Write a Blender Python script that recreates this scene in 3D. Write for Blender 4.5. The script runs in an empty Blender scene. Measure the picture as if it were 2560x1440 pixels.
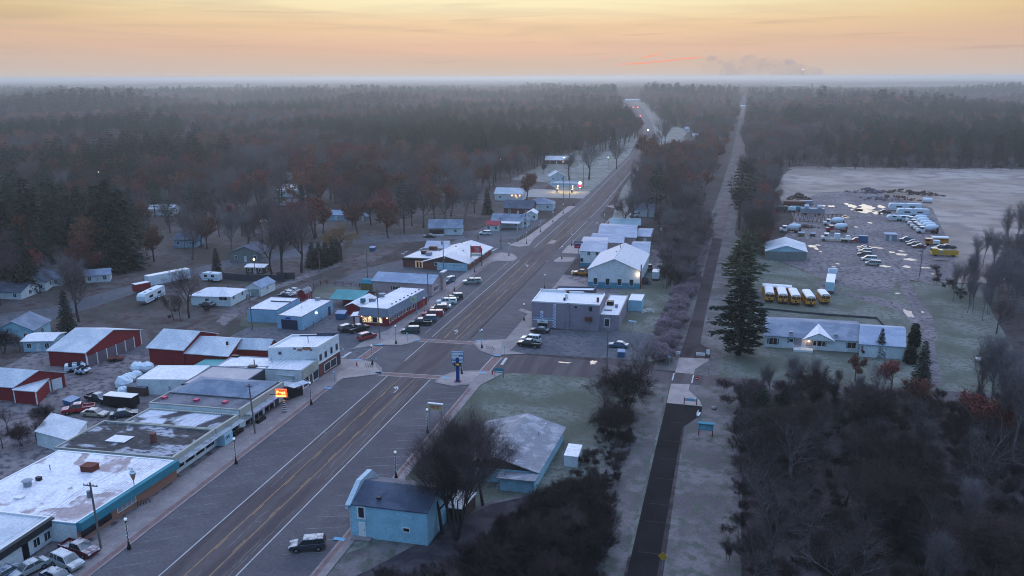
import bpy, bmesh, math, random
from mathutils import Vector, geometry
from mathutils.noise import noise as pnoise
sin, cos, pi, rad = math.sin, math.cos, math.pi, math.radians
SC = bpy.context.scene
COL = SC.collection
# ---------------------------------------------------------------- camera
FPX, CX, CY, CH = 2050.0, 1280.0, 720.0, 60.0
PITCH = math.atan(528 / FPX); YAW = math.atan(546 / math.hypot(FPX, 528)); ROLL = rad(0.14)
cam = bpy.data.cameras.new('camera'); camo = bpy.data.objects.new('camera', cam); COL.objects.link(camo)
cam.sensor_width = 36; cam.lens = FPX * 36 / 2560; cam.clip_start = 0.5; cam.clip_end = 90000
camo.location = (0, 0, CH)
from mathutils import Matrix
camo.rotation_euler = (Matrix.Rotation(YAW, 3, 'Z') @ Matrix.Rotation(pi / 2 - PITCH, 3, 'X') @ Matrix.Rotation(-ROLL, 3, 'Z')).to_euler()
SC.camera = camo
SC.view_settings.view_transform = 'Standard'; SC.view_settings.look = 'None'
SC.view_settings.gamma = 1; SC.view_settings.use_curve_mapping = False
SC.view_settings.exposure = 0.0
SC.cycles.pixel_filter_type = 'BLACKMAN_HARRIS'; SC.cycles.filter_width = 1.05
# ---------------------------------------------------------------- sky
def srgb(c):
    return tuple((x / 12.92 if x <= .04045 else ((x + .055) / 1.055) ** 2.4) for x in [v / 255 for v in c])
W = bpy.data.worlds.new('World'); SC.world = W; W.use_nodes = True
NT = W.node_tree; NT.nodes.clear(); nn = NT.nodes; lk = NT.links.new
def WM(op, a, b=None, c=None):
    n = nn.new('ShaderNodeMath'); n.operation = op
    for i, v in enumerate((a, b, c)):
        if v is None: continue
        if isinstance(v, (int, float)): n.inputs[i].default_value = v
        else: lk(v, n.inputs[i])
    return n.outputs[0]
def WR(fac, stops, smooth=True):
    r = nn.new('ShaderNodeValToRGB'); e = r.color_ramp.elements
    while len(e) < len(stops): e.new(0.5)
    for i, (p, c) in enumerate(stops):
        e[i].position = p; e[i].color = tuple(c) + (1,)
    if smooth: r.color_ramp.interpolation = 'EASE'
    lk(fac, r.inputs[0]); return r.outputs[0]
def WX(fac, a, b, typ='MIX'):
    m = nn.new('ShaderNodeMix'); m.data_type = 'RGBA'; m.blend_type = typ
    for s, v in ((m.inputs[0], fac), (m.inputs[6], a), (m.inputs[7], b)):
        if isinstance(v, (int, float)): s.default_value = v
        elif isinstance(v, tuple): s.default_value = tuple(v) + (1,)
        else: lk(v, s)
    return m.outputs[2]
tc = nn.new('ShaderNodeTexCoord'); sx = nn.new('ShaderNodeSeparateXYZ'); lk(tc.outputs['Generated'], sx.inputs[0])
X_, Y_, Z_ = sx.outputs
AZ = WM('ARCTAN2', X_, Y_)                        # from the street direction towards the east
EL = WM('ARCSINE', Z_)
SAZ = -0.27
dA = WM('SUBTRACT', AZ, SAZ)
# warm band where the sun is about to rise, cool sky elsewhere
elw = WM('ADD', EL, WM('MULTIPLY', WM('ABSOLUTE', dA), -0.030))
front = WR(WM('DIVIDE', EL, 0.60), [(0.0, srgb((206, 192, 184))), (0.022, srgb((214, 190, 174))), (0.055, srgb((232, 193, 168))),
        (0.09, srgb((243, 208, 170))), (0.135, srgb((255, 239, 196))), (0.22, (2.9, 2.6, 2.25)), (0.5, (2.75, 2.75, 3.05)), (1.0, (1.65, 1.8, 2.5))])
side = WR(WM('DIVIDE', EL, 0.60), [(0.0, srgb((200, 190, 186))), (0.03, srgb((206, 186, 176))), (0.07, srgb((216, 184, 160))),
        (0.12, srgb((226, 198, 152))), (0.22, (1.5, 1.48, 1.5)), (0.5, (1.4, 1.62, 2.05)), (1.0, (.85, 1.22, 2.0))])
back = WR(WM('DIVIDE', EL, 1.3), [(0.0, (.13, .30, .50)), (0.1, (.15, .36, .64)), (0.35, (.27, .58, 1.06)), (1.0, (.78, 1.2, 2.0))])
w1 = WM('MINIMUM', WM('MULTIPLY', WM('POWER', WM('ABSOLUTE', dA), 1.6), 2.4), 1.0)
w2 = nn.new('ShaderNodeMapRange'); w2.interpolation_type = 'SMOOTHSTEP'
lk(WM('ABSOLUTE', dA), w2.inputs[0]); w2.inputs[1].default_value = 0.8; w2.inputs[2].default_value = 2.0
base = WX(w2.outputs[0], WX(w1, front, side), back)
# thin stretched cloud layers
def streak(sc, zs, det, lo, hi, rot=0.0):
    cb = nn.new('ShaderNodeCombineXYZ')
    lk(WM('MULTIPLY', AZ, sc), cb.inputs[0]); lk(WM('MULTIPLY', WM('ADD', EL, WM('MULTIPLY', AZ, rot)), zs), cb.inputs[1])
    n = nn.new('ShaderNodeTexNoise'); n.inputs['Scale'].default_value = 1.0; n.inputs['Detail'].default_value = det
    n.inputs['Distortion'].default_value = 0.6
    lk(cb.outputs[0], n.inputs['Vector'])
    m = nn.new('ShaderNodeMapRange'); m.interpolation_type = 'SMOOTHSTEP'
    lk(n.outputs[0], m.inputs[0]); m.inputs[1].default_value = lo; m.inputs[2].default_value = hi
    return m.outputs[0]
upf = nn.new('ShaderNodeMapRange'); lk(EL, upf.inputs[0]); upf.inputs[1].default_value = 0.006; upf.inputs[2].default_value = 0.03
c1 = WM('MULTIPLY', WM('MULTIPLY', streak(3.2, 62, 5, .46, .68, .03), upf.outputs[0]), 0.55)
sky = WX(c1, base, WX(0.5, srgb((203, 176, 158)), base, 'MIX'))
c2 = WM('MULTIPLY', WM('MULTIPLY', streak(2.2, 34, 4, .5, .75, -.04), upf.outputs[0]), 0.75)
sky = WX(c2, sky, WX(1.0, sky, (0.80, 0.80, 0.86), 'MULTIPLY'))
c3 = WM('MULTIPLY', WM('MULTIPLY', streak(5, 140, 5, .58, .72, -.02), upf.outputs[0]), 0.6)
sky = WX(c3, sky, WX(1.0, sky, (0.82, 0.78, 0.84), 'MULTIPLY'))
# rose lit vapour trails low over the wood
def trail(a0, e0, a1, e1, wd, st):
    m = (e1 - e0) / (a1 - a0)
    d = WM('ABSOLUTE', WM('SUBTRACT', EL, WM('ADD', WM('MULTIPLY', AZ, m), e0 - m * a0)))
    cbn = nn.new('ShaderNodeCombineXYZ'); lk(WM('MULTIPLY', AZ, 60), cbn.inputs[0]); lk(WM('MULTIPLY', EL, 500), cbn.inputs[1])
    n = nn.new('ShaderNodeTexNoise'); n.inputs['Scale'].default_value = 1; lk(cbn.outputs[0], n.inputs['Vector'])
    a = nn.new('ShaderNodeMapRange'); a.interpolation_type = 'SMOOTHSTEP'; lk(d, a.inputs[0]); a.inputs[1].default_value = wd; a.inputs[2].default_value = 0; 
    b = nn.new('ShaderNodeMapRange'); b.interpolation_type = 'SMOOTHSTEP'; lk(AZ, b.inputs[0]); b.inputs[1].default_value = a0; b.inputs[2].default_value = a0 + (a1 - a0) * .25
    c = nn.new('ShaderNodeMapRange'); c.interpolation_type = 'SMOOTHSTEP'; lk(AZ, c.inputs[0]); c.inputs[1].default_value = a1; c.inputs[2].default_value = a1 - (a1 - a0) * .2
    return WM('MULTIPLY', WM('MULTIPLY', WM('MULTIPLY', a.outputs[0], b.outputs[0]), c.outputs[0]), WM('MULTIPLY', n.outputs[0], st))
# ---------------------------------------------------------------- pixel of the photograph -> metres on a level plane
def ray(x, y):
    u, v = x - CX, y - CY
    c, s = cos(ROLL), sin(ROLL)
    u, v = (u * c - v * s) / FPX, (u * s + v * c) / FPX
    fz = -sin(PITCH) - v * cos(PITCH); ff = cos(PITCH) - v * sin(PITCH)
    return Vector((u * cos(YAW) - ff * sin(YAW), u * sin(YAW) + ff * cos(YAW), fz))
ZM = {'A': (0, 1000, 3.273), 'B': (0, 700, 4), 'C': (340, 780, 3.79), 'D': (600, 620, 4), 'E': (800, 860, 2.483), 'G': (1200, 680, 3.79),
      'I': (0, 380, 3.789), 'J': (560, 400, 4.236), 'K': (960, 520, 5.818), 'L': (1360, 480, 5.5375), 'M': (1120, 340, 4.571),
      'N': (1480, 180, 4.5), 'O': (1760, 440, 4.235), 'Q': (2100, 460, 3.6), 'S': (1720, 680, 4.267), 'T': (1440, 820, 2.323),
      'U': (1900, 860, 2.483), 'V': (1040, 560, 9), 'W': (860, 720, 9), 'Y': (160, 640, 4.741), 'X': (600, 700, 7.529),
      'H': (1300, 700, 7.529), 'P': (1640, 840, 5.54), 'F': (0, 1180, 5.538), 'R': (1040, 700, 8), 'Z': (0, 0, 1)}
def pr(z, x, y):
    a, b, s = ZM[z]; return ray(a + x / s, b + y / s)
def g(z, x, y, h=0.0):
    r = pr(z, x, y); t = (h - CH) / r.z
    return Vector((r.x * t, r.y * t, h))
def azel(x, y):
    r = ray(x, y); return math.atan2(r.x, r.y), math.asin(r.z / r.length)
for (p0, p1, wd, st) in (((1560, 162), (1772, 141), .0012, 2.6), ((1530, 161), (1620, 158), .0011, 1.5), ((1595, 147), (1662, 132), .0013, 1.7), ((1640, 141), (1700, 142), .0007, .6), ((1500, 150), (1528, 143), .0012, .8)):
    a0, e0 = azel(*p0); a1, e1 = azel(*p1)
    sky = WX(WM('MINIMUM', trail(a0, e0, a1, e1, wd, st), 1.0), sky, srgb((255, 164, 138)))
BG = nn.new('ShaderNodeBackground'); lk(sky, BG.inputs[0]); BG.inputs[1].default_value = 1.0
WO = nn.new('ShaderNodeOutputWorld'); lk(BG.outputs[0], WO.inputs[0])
# the first weak glow of the sun, still below the tree line
sl = bpy.data.lights.new('sun', 'SUN'); sl.energy = 0.25; sl.angle = rad(25); sl.color = (1, .80, .62)
so = bpy.data.objects.new('sun', sl); COL.objects.link(so)
so.rotation_euler = (rad(80), 0, rad(180) - SAZ); so.rotation_euler = Vector((-sin(SAZ), -cos(SAZ), -0.16)).to_track_quat('-Z', 'Y').to_euler()
so.location = (0, 0, 200)
# ---------------------------------------------------------------- helpers
def tag(o, label=None, cat=None, group=None, kind=None):
    if label: o['label'] = label
    if cat: o['category'] = cat
    if group: o['group'] = group
    if kind: o['kind'] = kind
    return o
class MB:
    def __init__(s): s.v = []; s.f = []; s.m = []; s.mi = 0
    def poly(s, pts):
        n = len(s.v); s.v += [tuple(p) for p in pts]; s.f.append(tuple(range(n, n + len(pts)))); s.m.append(s.mi); return s
    def hexa(s, b, t):                      # b,t: 4 points each, counter clockwise from above
        n = len(s.v); s.v += [tuple(p) for p in b] + [tuple(p) for p in t]
        for q in ((3, 2, 1, 0), (4, 5, 6, 7), (0, 1, 5, 4), (1, 2, 6, 5), (2, 3, 7, 6), (3, 0, 4, 7)):
            s.f.append(tuple(n + i for i in q)); s.m.append(s.mi)
        return s
    def box(s, x0, x1, y0, y1, z0, z1):
        return s.hexa([(x0, y0, z0), (x1, y0, z0), (x1, y1, z0), (x0, y1, z0)], [(x0, y0, z1), (x1, y0, z1), (x1, y1, z1), (x0, y1, z1)])
    def prism(s, pts, z0, z1):
        n = len(s.v); k = len(pts)
        s.v += [(p[0], p[1], z0) for p in pts] + [(p[0], p[1], z1) for p in pts]
        s.f.append(tuple(n + k - 1 - i for i in range(k))); s.f.append(tuple(n + k + i for i in range(k))); s.m += [s.mi] * 2
        for i in range(k):
            j = (i + 1) % k; s.f.append((n + i, n + j, n + k + j, n + k + i)); s.m.append(s.mi)
        return s
    def tube(s, p0, p1, r0, r1=None, n=6, cap=True):
        p0 = Vector(p0); p1 = Vector(p1); r1 = r0 if r1 is None else r1
        d = (p1 - p0)
        if d.length < 1e-6: return s
        d.normalize(); a = d.orthogonal().normalized(); b = d.cross(a); k = len(s.v)
        for p, r in ((p0, r0), (p1, r1)):
            for i in range(n):
                t = 2 * pi * i / n; s.v.append(tuple(p + (a * cos(t) + b * sin(t)) * r))
        for i in range(n):
            j = (i + 1) % n; s.f.append((k + i, k + j, k + n + j, k + n + i)); s.m.append(s.mi)
        if cap:
            s.f.append(tuple(k + n - 1 - i for i in range(n))); s.f.append(tuple(k + n + i for i in range(n))); s.m += [s.mi] * 2
        return s
    def ball(s, c, r, n=8, m=5, sz=1.0, jit=0, seed=0):
        rr = random.Random(seed); k = len(s.v); c = Vector(c)
        for i in range(m + 1):
            t = pi * i / m
            for j in range(n):
                p = 2 * pi * j / n; q = r * (1 + jit * rr.uniform(-1, 1))
                s.v.append((c.x + q * sin(t) * cos(p), c.y + q * sin(t) * sin(p), c.z + q * cos(t) * sz))
        for i in range(m):
            for j in range(n):
                l = (j + 1) % n; s.f.append((k + i * n + j, k + (i + 1) * n + j, k + (i + 1) * n + l, k + i * n + l)); s.m.append(s.mi)
        return s
    def mesh(s, name, mats):
        me = bpy.data.meshes.new(name); me.from_pydata(s.v, [], s.f)
        mats = mats if isinstance(mats, (list, tuple)) else [mats]
        for m in mats: me.materials.append(m)
        if len(mats) > 1: me.polygons.foreach_set('material_index', s.m)
        me.update(); return me
    def build(s, name, mats, parent=None, off=None):
        if off is not None: s.v = [(x - off[0], y - off[1], z - off[2]) for x, y, z in s.v]
        o = bpy.data.objects.new(name, s.mesh(name, mats)); COL.objects.link(o)
        if parent is not None: o.parent = parent
        elif off is not None: o.location = off
        return o
def obj(name, me, parent=None, loc=(0, 0, 0), rz=0, sc=1):
    o = bpy.data.objects.new(name, me); COL.objects.link(o); o.parent = parent
    o.location = loc; o.rotation_euler = (0, 0, rz); o.scale = (sc,) * 3 if isinstance(sc, (int, float)) else sc
    return o
def thing(name, label, cat, loc=(0, 0, 0), rz=0, group=None, sc=1):
    return tag(obj(name, None, None, loc, rz, sc), label, cat, group)
# ---------------------------------------------------------------- materials
MATS = {}
def mat(name, col, rough=.85, col2=None, scale=1.0, lo=.4, hi=.6, det=4, emit=0, metal=0, frost=0, frost_scale=.5, bump=0, stripes=None, rnd=0, spec=.3, stretch=None, wob=0.5, coord='Object', col3=None, sc3=6):
    if name in MATS: return MATS[name]
    m = bpy.data.materials.new(name); m.use_nodes = True; t = m.node_tree; N = t.nodes; L = t.links.new
    b = N['Principled BSDF']; b.inputs['Roughness'].default_value = rough; b.inputs['Metallic'].default_value = metal
    b.inputs['Specular IOR Level'].default_value = spec
    def mix(f, a, c, typ='MIX'):
        x = N.new('ShaderNodeMix'); x.data_type = 'RGBA'; x.blend_type = typ
        for s, v in ((x.inputs[0], f), (x.inputs[6], a), (x.inputs[7], c)):
            if isinstance(v, (int, float)): s.default_value = v
            elif isinstance(v, tuple): s.default_value = tuple(v[:3]) + (1,)
            else: L(v, s)
        return x.outputs[2]
    tcn = N.new('ShaderNodeTexCoord'); co = tcn.outputs[coord] if coord != 'World' else N.new('ShaderNodeNewGeometry').outputs['Position']
    if stretch:
        mp = N.new('ShaderNodeMapping'); mp.inputs['Scale'].default_value = stretch; L(co, mp.inputs[0]); co = mp.outputs[0]
    def noise(sc, de, a, c, ds=0.0):
        n = N.new('ShaderNodeTexNoise'); n.inputs['Scale'].default_value = sc; n.inputs['Detail'].default_value = de
        n.inputs['Distortion'].default_value = ds; L(co, n.inputs['Vector'])
        r = N.new('ShaderNodeMapRange'); r.interpolation_type = 'SMOOTHSTEP'; L(n.outputs[0], r.inputs[0]); r.inputs[1].default_value = a; r.inputs[2].default_value = c
        return r.outputs[0]
    c = tuple(col)
    if col2: c = mix(noise(scale, det, lo, hi, wob), c, tuple(col2))
    if col3: c = mix(noise(sc3, 3, .45, .65), c, tuple(col3))
    fine = noise(scale * 7 + 1.5, 5, .25, .75)
    c = mix(fine, mix(1.0, c, (.82, .82, .82), 'MULTIPLY'), mix(1.0, c, (1.12, 1.12, 1.12), 'MULTIPLY'))
    if stripes:                              # (axis, period metres, dark factor): siding, ribs, courses
        sp = N.new('ShaderNodeSeparateXYZ'); L(tcn.outputs['Object'], sp.inputs[0])
        mm = N.new('ShaderNodeMath'); mm.operation = 'FRACT'; dv = N.new('ShaderNodeMath'); dv.operation = 'DIVIDE'; dv.inputs[1].default_value = stripes[1]
        L(sp.outputs['XYZ'.index(stripes[0])], dv.inputs[0]); L(dv.outputs[0], mm.inputs[0])
        gt = N.new('ShaderNodeMath'); gt.operation = 'GREATER_THAN'; gt.inputs[1].default_value = 1 - min(.18, .08 / stripes[1]); L(mm.outputs[0], gt.inputs[0])
        k = stripes[2]; c = mix(gt.outputs[0], c, mix(1.0, c, (k, k, k), 'MULTIPLY'))
    if frost:                                # rime on upward faces only
        ge = N.new('ShaderNodeNewGeometry'); se = N.new('ShaderNodeSeparateXYZ'); L(ge.outputs['True Normal'], se.inputs[0])
        r = N.new('ShaderNodeMapRange'); L(se.outputs[2], r.inputs[0]); r.inputs[1].default_value = .35; r.inputs[2].default_value = .8
        mu = N.new('ShaderNodeMath'); mu.operation = 'MULTIPLY'; L(r.outputs[0], mu.inputs[0]); L(noise(frost_scale, 5, .3, .6, .6), mu.inputs[1])
        mv = N.new('ShaderNodeMath'); mv.operation = 'MULTIPLY'; mv.inputs[1].default_value = frost; L(mu.outputs[0], mv.inputs[0])
        c = mix(mv.outputs[0], c, (.62, .62, .64))
    if rnd:
        oi = N.new('ShaderNodeObjectInfo'); h = N.new('ShaderNodeHueSaturation')
        r = N.new('ShaderNodeMapRange'); L(oi.outputs['Random'], r.inputs[0]); r.inputs[3].default_value = 1 - rnd; r.inputs[4].default_value = 1 + rnd
        L(r.outputs[0], h.inputs['Value'])
        r2 = N.new('ShaderNodeMapRange'); fr = N.new('ShaderNodeMath'); fr.operation = 'FRACT'; m7 = N.new('ShaderNodeMath'); m7.operation = 'MULTIPLY'; m7.inputs[1].default_value = 7.3
        L(oi.outputs['Random'], m7.inputs[0]); L(m7.outputs[0], fr.inputs[0]); L(fr.outputs[0], r2.inputs[0]); r2.inputs[3].default_value = .5 - rnd * .06; r2.inputs[4].default_value = .5 + rnd * .06
        L(r2.outputs[0], h.inputs['Hue']); 
        if isinstance(c, tuple): h.inputs['Color'].default_value = c + (1,)
        else: L(c, h.inputs['Color'])
        c = h.outputs[0]
    L(c, b.inputs['Base Color'])
    if emit:
        L(c, b.inputs['Emission Color']); b.inputs['Emission Strength'].default_value = emit
    if bump:
        n = N.new('ShaderNodeTexNoise'); n.inputs['Scale'].default_value = scale * 9; n.inputs['Detail'].default_value = 4; L(co, n.inputs['Vector'])
        bp = N.new('ShaderNodeBump'); bp.inputs['Strength'].default_value = bump; L(n.outputs[0], bp.inputs['Height']); L(bp.outputs[0], b.inputs['Normal'])
    MATS[name] = m; return m
# ground
M_floor = mat('leaf_litter', (.048, .036, .036), .95, (.075, .062, .064), .06, .35, .65, col3=(.034, .027, .028), sc3=.5, coord='World', spec=.1)
M_asph = mat('asphalt', (.078, .071, .083), .9, (.108, .098, .108), .09, .35, .65, bump=.1, coord='World', spec=.15, col3=(.088, .080, .090), sc3=.35)
M_lane = mat('lane_asphalt', (.068, .053, .058), .9, (.098, .080, .084), .12, .35, .65, stretch=(4, .35, 1), coord='World', spec=.15)
M_lot = mat('lot_asphalt', (.078, .080, .095), .9, (.125, .118, .132), .11, .35, .65, coord='World', col3=(.066, .07, .088), sc3=.8, spec=.15)
M_dirt = mat('gravel', (.14, .118, .126), .95, (.22, .190, .195), .08, .35, .65, coord='World', col3=(.075, .068, .08), sc3=.7, spec=.1)
M_lawn = mat('frosted_lawn', (.082, .092, .072), .95, (.165, .172, .155), .10, .35, .65, coord='World', col3=(.095, .095, .078), sc3=.9, spec=.1)
M_yard = mat('town_yard', (.055, .055, .048), .95, (.115, .098, .102), .05, .35, .65, coord='World', col3=(.065, .042, .042), sc3=.35, spec=.1)
M_dry = mat('frosted_dry_grass', (.10, .083, .087), .95, (.165, .145, .148), .13, .35, .65, coord='World', col3=(.085, .092, .078), sc3=.5, spec=.1)
M_reed = mat('pale_reed_field', (.24, .185, .155), .95, (.37, .315, .285), .022, .3, .7, coord='World', col3=(.20, .165, .16), sc3=.09, spec=.1)
M_trail = mat('trail_asphalt', (.011, .010, .012), .95, (.017, .015, .017), .15, .35, .65, coord='World', bump=.1, spec=.08)
M_conc = mat('concrete', (.19, .16, .165), .85, (.245, .21, .21), .3, .35, .65, coord='World')
M_conc2 = mat('pale_concrete', (.25, .21, .205), .85, (.32, .265, .255), .4, .35, .65, coord='World')
M_brickp = mat('brick_paving', (.15, .09, .09), .9, (.20, .12, .115), 1, .35, .65, coord='World')
M_faint = mat('worn_white', (.19, .19, .20), .8, (.11, .11, .12), 1.2, .4, .65, coord='World')
M_white = mat('road_white', (.42, .42, .43), .7, (.24, .24, .26), 1.5, .5, .75, coord='World')
M_yel = mat('road_yellow', (.30, .18, .075), .7, (.15, .10, .07), 1.2, .5, .7, coord='World')
M_seal = mat('crack_seal', (.20, .19, .19), .6, (.08, .075, .08), .8, .5, .62, coord='World')  # sealant's sheen is put into the colour as a pale tone
M_blue_pad = mat('blue_ramp', (.12, .32, .48), .8)
M_water = mat('water', (.02, .025, .03), .03, spec=1.0)
# walls and roofs
def wallm(name, c, st=None, **k): return mat(name, c, .85, tuple(x * .82 for x in c), .5, .4, .75, stripes=st, **k)
M_ww = wallm('white_siding', (.62, .68, .70), ('Z', .22, .86))
M_wp = wallm('white_paint', (.62, .66, .68))
M_blw = wallm('blue_block', (.24, .42, .56))
M_lbl = wallm('light_blue_siding', (.36, .56, .66), ('Z', .25, .9))
M_cyan = wallm('cyan_wall', (.30, .52, .62), ('Z', .3, .93))
M_red = wallm('red_metal', (.22, .018, .024), ('X', .6, .8))
M_redw = wallm('red_boards', (.24, .018, .03), ('Z', .2, .8))
M_brick = wallm('brick', (.30, .15, .11), ('Z', .2, .8))
M_brickr = wallm('red_brick', (.17, .055, .05), ('Z', .2, .8))
M_pink = wallm('pink_siding', (.44, .33, .33), ('Z', .25, .9))
M_mauve = wallm('mauve_block', (.27, .225, .27), ('Z', .35, .9))
M_cream = wallm('cream_metal', (.40, .385, .34), ('Y', .5, .88))
M_creamx = wallm('cream_panel', (.38, .37, .33), ('X', .5, .9))
M_teal = wallm('teal_fascia', (.035, .20, .26))
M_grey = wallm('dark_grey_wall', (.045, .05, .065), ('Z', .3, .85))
M_dark = mat('dark_fascia', (.02, .025, .03), .6)
M_wood = wallm('brown_wood', (.09, .055, .045))
M_olive = wallm('tan_boards', (.17, .12, .05))
M_grw = wallm('grey_block', (.19, .21, .20), ('Z', .4, .9))
M_mans = wallm('grey_shingle', (.17, .20, .26), ('Z', .3, .9))
M_trim = mat('white_trim', (.7, .7, .7), .6)
M_capd = mat('dark_cap', (.05, .06, .1), .6)
FW = (.70, .68, .70)
R_white = mat('frosted_membrane', (.72, .69, .72), .8, (.60, .57, .60), .12, .4, .7, col3=(.66, .64, .67), sc3=.6, stripes=('Y', 2.6, .86))
R_patch = mat('patchy_membrane', (.70, .68, .73), .8, (.34, .27, .28), .15, .555, .60, wob=.5, col3=(.60, .57, .61), sc3=.5, stripes=('Y', 2.6, .86))
R_black = mat('tar_roof', (.020, .022, .028), .8, (.33, .34, .40), .16, .52, .60, stretch=(1, 1.9, 1), wob=.8, col3=(.05, .05, .06), sc3=.8)
R_blfr = mat('half_frosted_roof', (.04, .04, .05), .8, (.50, .51, .58), .10, .42, .50, wob=1)
R_grav = mat('gravel_roof', (.10, .10, .125), .9, (.16, .16, .19), .3, .4, .6)
R_metal = mat('frosted_metal', (.40, .44, .50), .6, (.52, .54, .58), .15, .4, .6, stripes=('X', .6, .88))
R_metalw = mat('frosted_metal_white', (.62, .60, .62), .6, (.54, .53, .56), .12, .4, .6, stripes=('Y', .9, .93))
R_blue = mat('blue_grey_roof', (.20, .255, .36), .6, (.27, .32, .42), .2, .4, .6, stripes=('X', .7, .9))
R_shin = mat('blue_grey_shingle', (.13, .165, .23), .8, (.20, .235, .30), .25, .4, .6)
R_dksh = mat('dark_shingle', (.035, .05, .085), .7, (.065, .085, .13), .3, .4, .6)
R_green = mat('green_metal', (.05, .24, .25), .6, (.10, .33, .34), .2, .4, .7, stripes=('X', .7, .85))
R_beige = mat('beige_roof', (.40, .345, .36), .8, (.46, .41, .42), .15, .4, .6)
R_corr = mat('corrugated', (.33, .37, .40), .6, (.22, .22, .25), .6, .45, .6, stripes=('X', .8, .55))
R_greysh = mat('grey_shingle_frosted', (.19, .195, .225), .8, (.36, .355, .39), .55, .42, .72, stripes=('Y', .5, .8))
M_glass = mat('dark_glass', (.012, .016, .024), .12, spec=.6)
M_glasst = mat('teal_glass', (.03, .12, .15), .15, spec=.8)
M_lit = mat('lit_window', (1.0, .72, .38), .5, (.25, .12, .05), 2.5, .45, .55, emit=1.1)
M_steel = mat('grey_steel', (.22, .25, .30), .5)
M_bl = mat('black_iron', (.008, .009, .012), .5)
M_pole = wallm('weathered_wood', (.16, .13, .125))
M_globe = mat('white_globe', (.85, .85, .9), .4, emit=.25)
M_garage = wallm('brown_door', (.17, .125, .15), ('Z', .5, .8))
M_wdoor = wallm('white_door', (.6, .62, .64), ('Z', .5, .9))
M_ddoor = wallm('navy_door', (.02, .035, .07), ('Z', .5, .8))
M_bin = wallm('blue_bin', (.03, .10, .22))
M_tarp = mat('white_shrinkwrap', (.60, .66, .72), .6)
M_rust = wallm('rust', (.14, .04, .03))
def lamp_m(name, c, e): return mat(name, c, .4, emit=e)
L_warm = lamp_m('warm_lamp', (1, .74, .42), 14)
L_wht = lamp_m('white_lamp', (.9, .95, 1), 9)
L_or = lamp_m('orange_lamp', (1, .45, .15), 9)
L_redl = lamp_m('red_lamp', (1, .08, .06), 12)
L_grn = lamp_m('green_lamp', (.4, 1, .4), 4)
# ---------------------------------------------------------------- ground, streets
def sheet(name, pts, z, m, kind='structure'):
    """flat polygon, concave allowed"""
    vs = [Vector((p[0], p[1], 0)) for p in pts]; tr = geometry.tessellate_polygon([vs])
    me = bpy.data.meshes.new(name)
    fs = []
    for t in tr:
        a, b, c = (vs[i] for i in t)
        fs.append(tuple(t) if (b - a).cross(c - a).z > 0 else tuple(reversed(t)))
    me.from_pydata([(p.x, p.y, z) for p in vs], [], fs); me.materials.append(m)
    o = bpy.data.objects.new(name, me); COL.objects.link(o); return tag(o, kind=kind)
def gp(z, *xy):
    return [g(z, xy[i], xy[i + 1]) for i in range(0, len(xy), 2)]
def slab(name, pts, h, m):
    ar = sum(pts[i][0] * pts[(i + 1) % len(pts)][1] - pts[(i + 1) % len(pts)][0] * pts[i][1] for i in range(len(pts)))
    if ar < 0: pts = pts[::-1]
    mb = MB(); k = len(pts); mb.v = [(p[0], p[1], 0.0) for p in pts] + [(p[0], p[1], h) for p in pts]
    for i in range(k):
        j = (i + 1) % k; mb.f.append((i, j, k + j, k + i)); mb.m.append(0)
    vs = [Vector((p[0], p[1], 0)) for p in pts]
    for t in geometry.tessellate_polygon([vs]):
        a, b, c = (vs[i] for i in t); t = tuple(t) if (b - a).cross(c - a).z > 0 else tuple(reversed(t))
        mb.f.append(tuple(k + i for i in t)); mb.m.append(0)
    o = mb.build(name, m); return tag(o, kind='structure')
sheet('ground', [(-45000, -20000), (45000, -20000), (45000, 60000), (-45000, 60000)], 0, M_floor)
Z1, Z2, Z3, Z4, Z5 = .004, .008, .012, .016, .020
# town ground
sheet('lawn', [(-215, 160), (-170, 120), (-112, 60), (-112, 340), (-96, 345), (-96, 480), (-140, 640), (-160, 640), (-230, 420), (-215, 230)], Z1, M_yard)
M_frost = mat('frosted_open_ground', (.17, .165, .15), .95, (.26, .25, .245), .06, .35, .65, coord='World', col3=(.14, .145, .115), sc3=.3, spec=.1)
sheet('park_lawn', [(-69, 440), (-72, 640), (-86, 845), (-104, 960), (-130, 980), (-112, 760), (-124, 640), (-125, 480), (-100, 470), (-88, 440)], Z2, M_frost)
sheet('park_lawn', [(-46, 352), (-50, 400), (-54, 455), (-56, 534), (-60, 640), (-66, 845), (-40, 850), (-38, 780), (-52, 640), (-44, 400), (-38, 352)], Z2, M_frost)
sheet('park_lawn', [(-68, 845), (-94, 1098), (-150, 1560), (-224, 2050), (-190, 2050), (-120, 1560), (-70, 1098), (-42, 960), (-42, 850)], Z2, M_frost)
sheet('yard_ground', [(-130, 40), (-78, 40), (-78, 148), (-150, 148), (-140, 100)], Z2, M_dirt)
sheet('lawn', [(-46.5, 75), (-8, 95), (-8, 160), (-46.5, 156)], Z1, M_lawn)
sheet('lawn', [(-46.5, 40), (-10, 40), (-9, 118), (-30, 104), (-46.5, 84)], Z2, M_dry)
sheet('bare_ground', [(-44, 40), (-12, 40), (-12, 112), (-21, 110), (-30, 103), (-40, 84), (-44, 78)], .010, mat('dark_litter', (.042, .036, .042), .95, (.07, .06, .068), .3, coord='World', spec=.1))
sheet('verge', [(-19, 40), (-9.5, 40), (-8.4, 158), (-13, 158), (-15.5, 125), (-16.5, 100)], Z3, M_dry)
sheet('verge', [(-4.5, 60), (4.5, 60), (5.5, 118), (6, 140), (5, 160), (-4, 160)], Z3, M_dry)
sheet('lawn', [(-5.5, 164), (62, 168), (70, 230), (75, 262), (30, 262), (15, 290), (5, 330), (-4, 300)], Z1, M_lawn)
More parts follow.
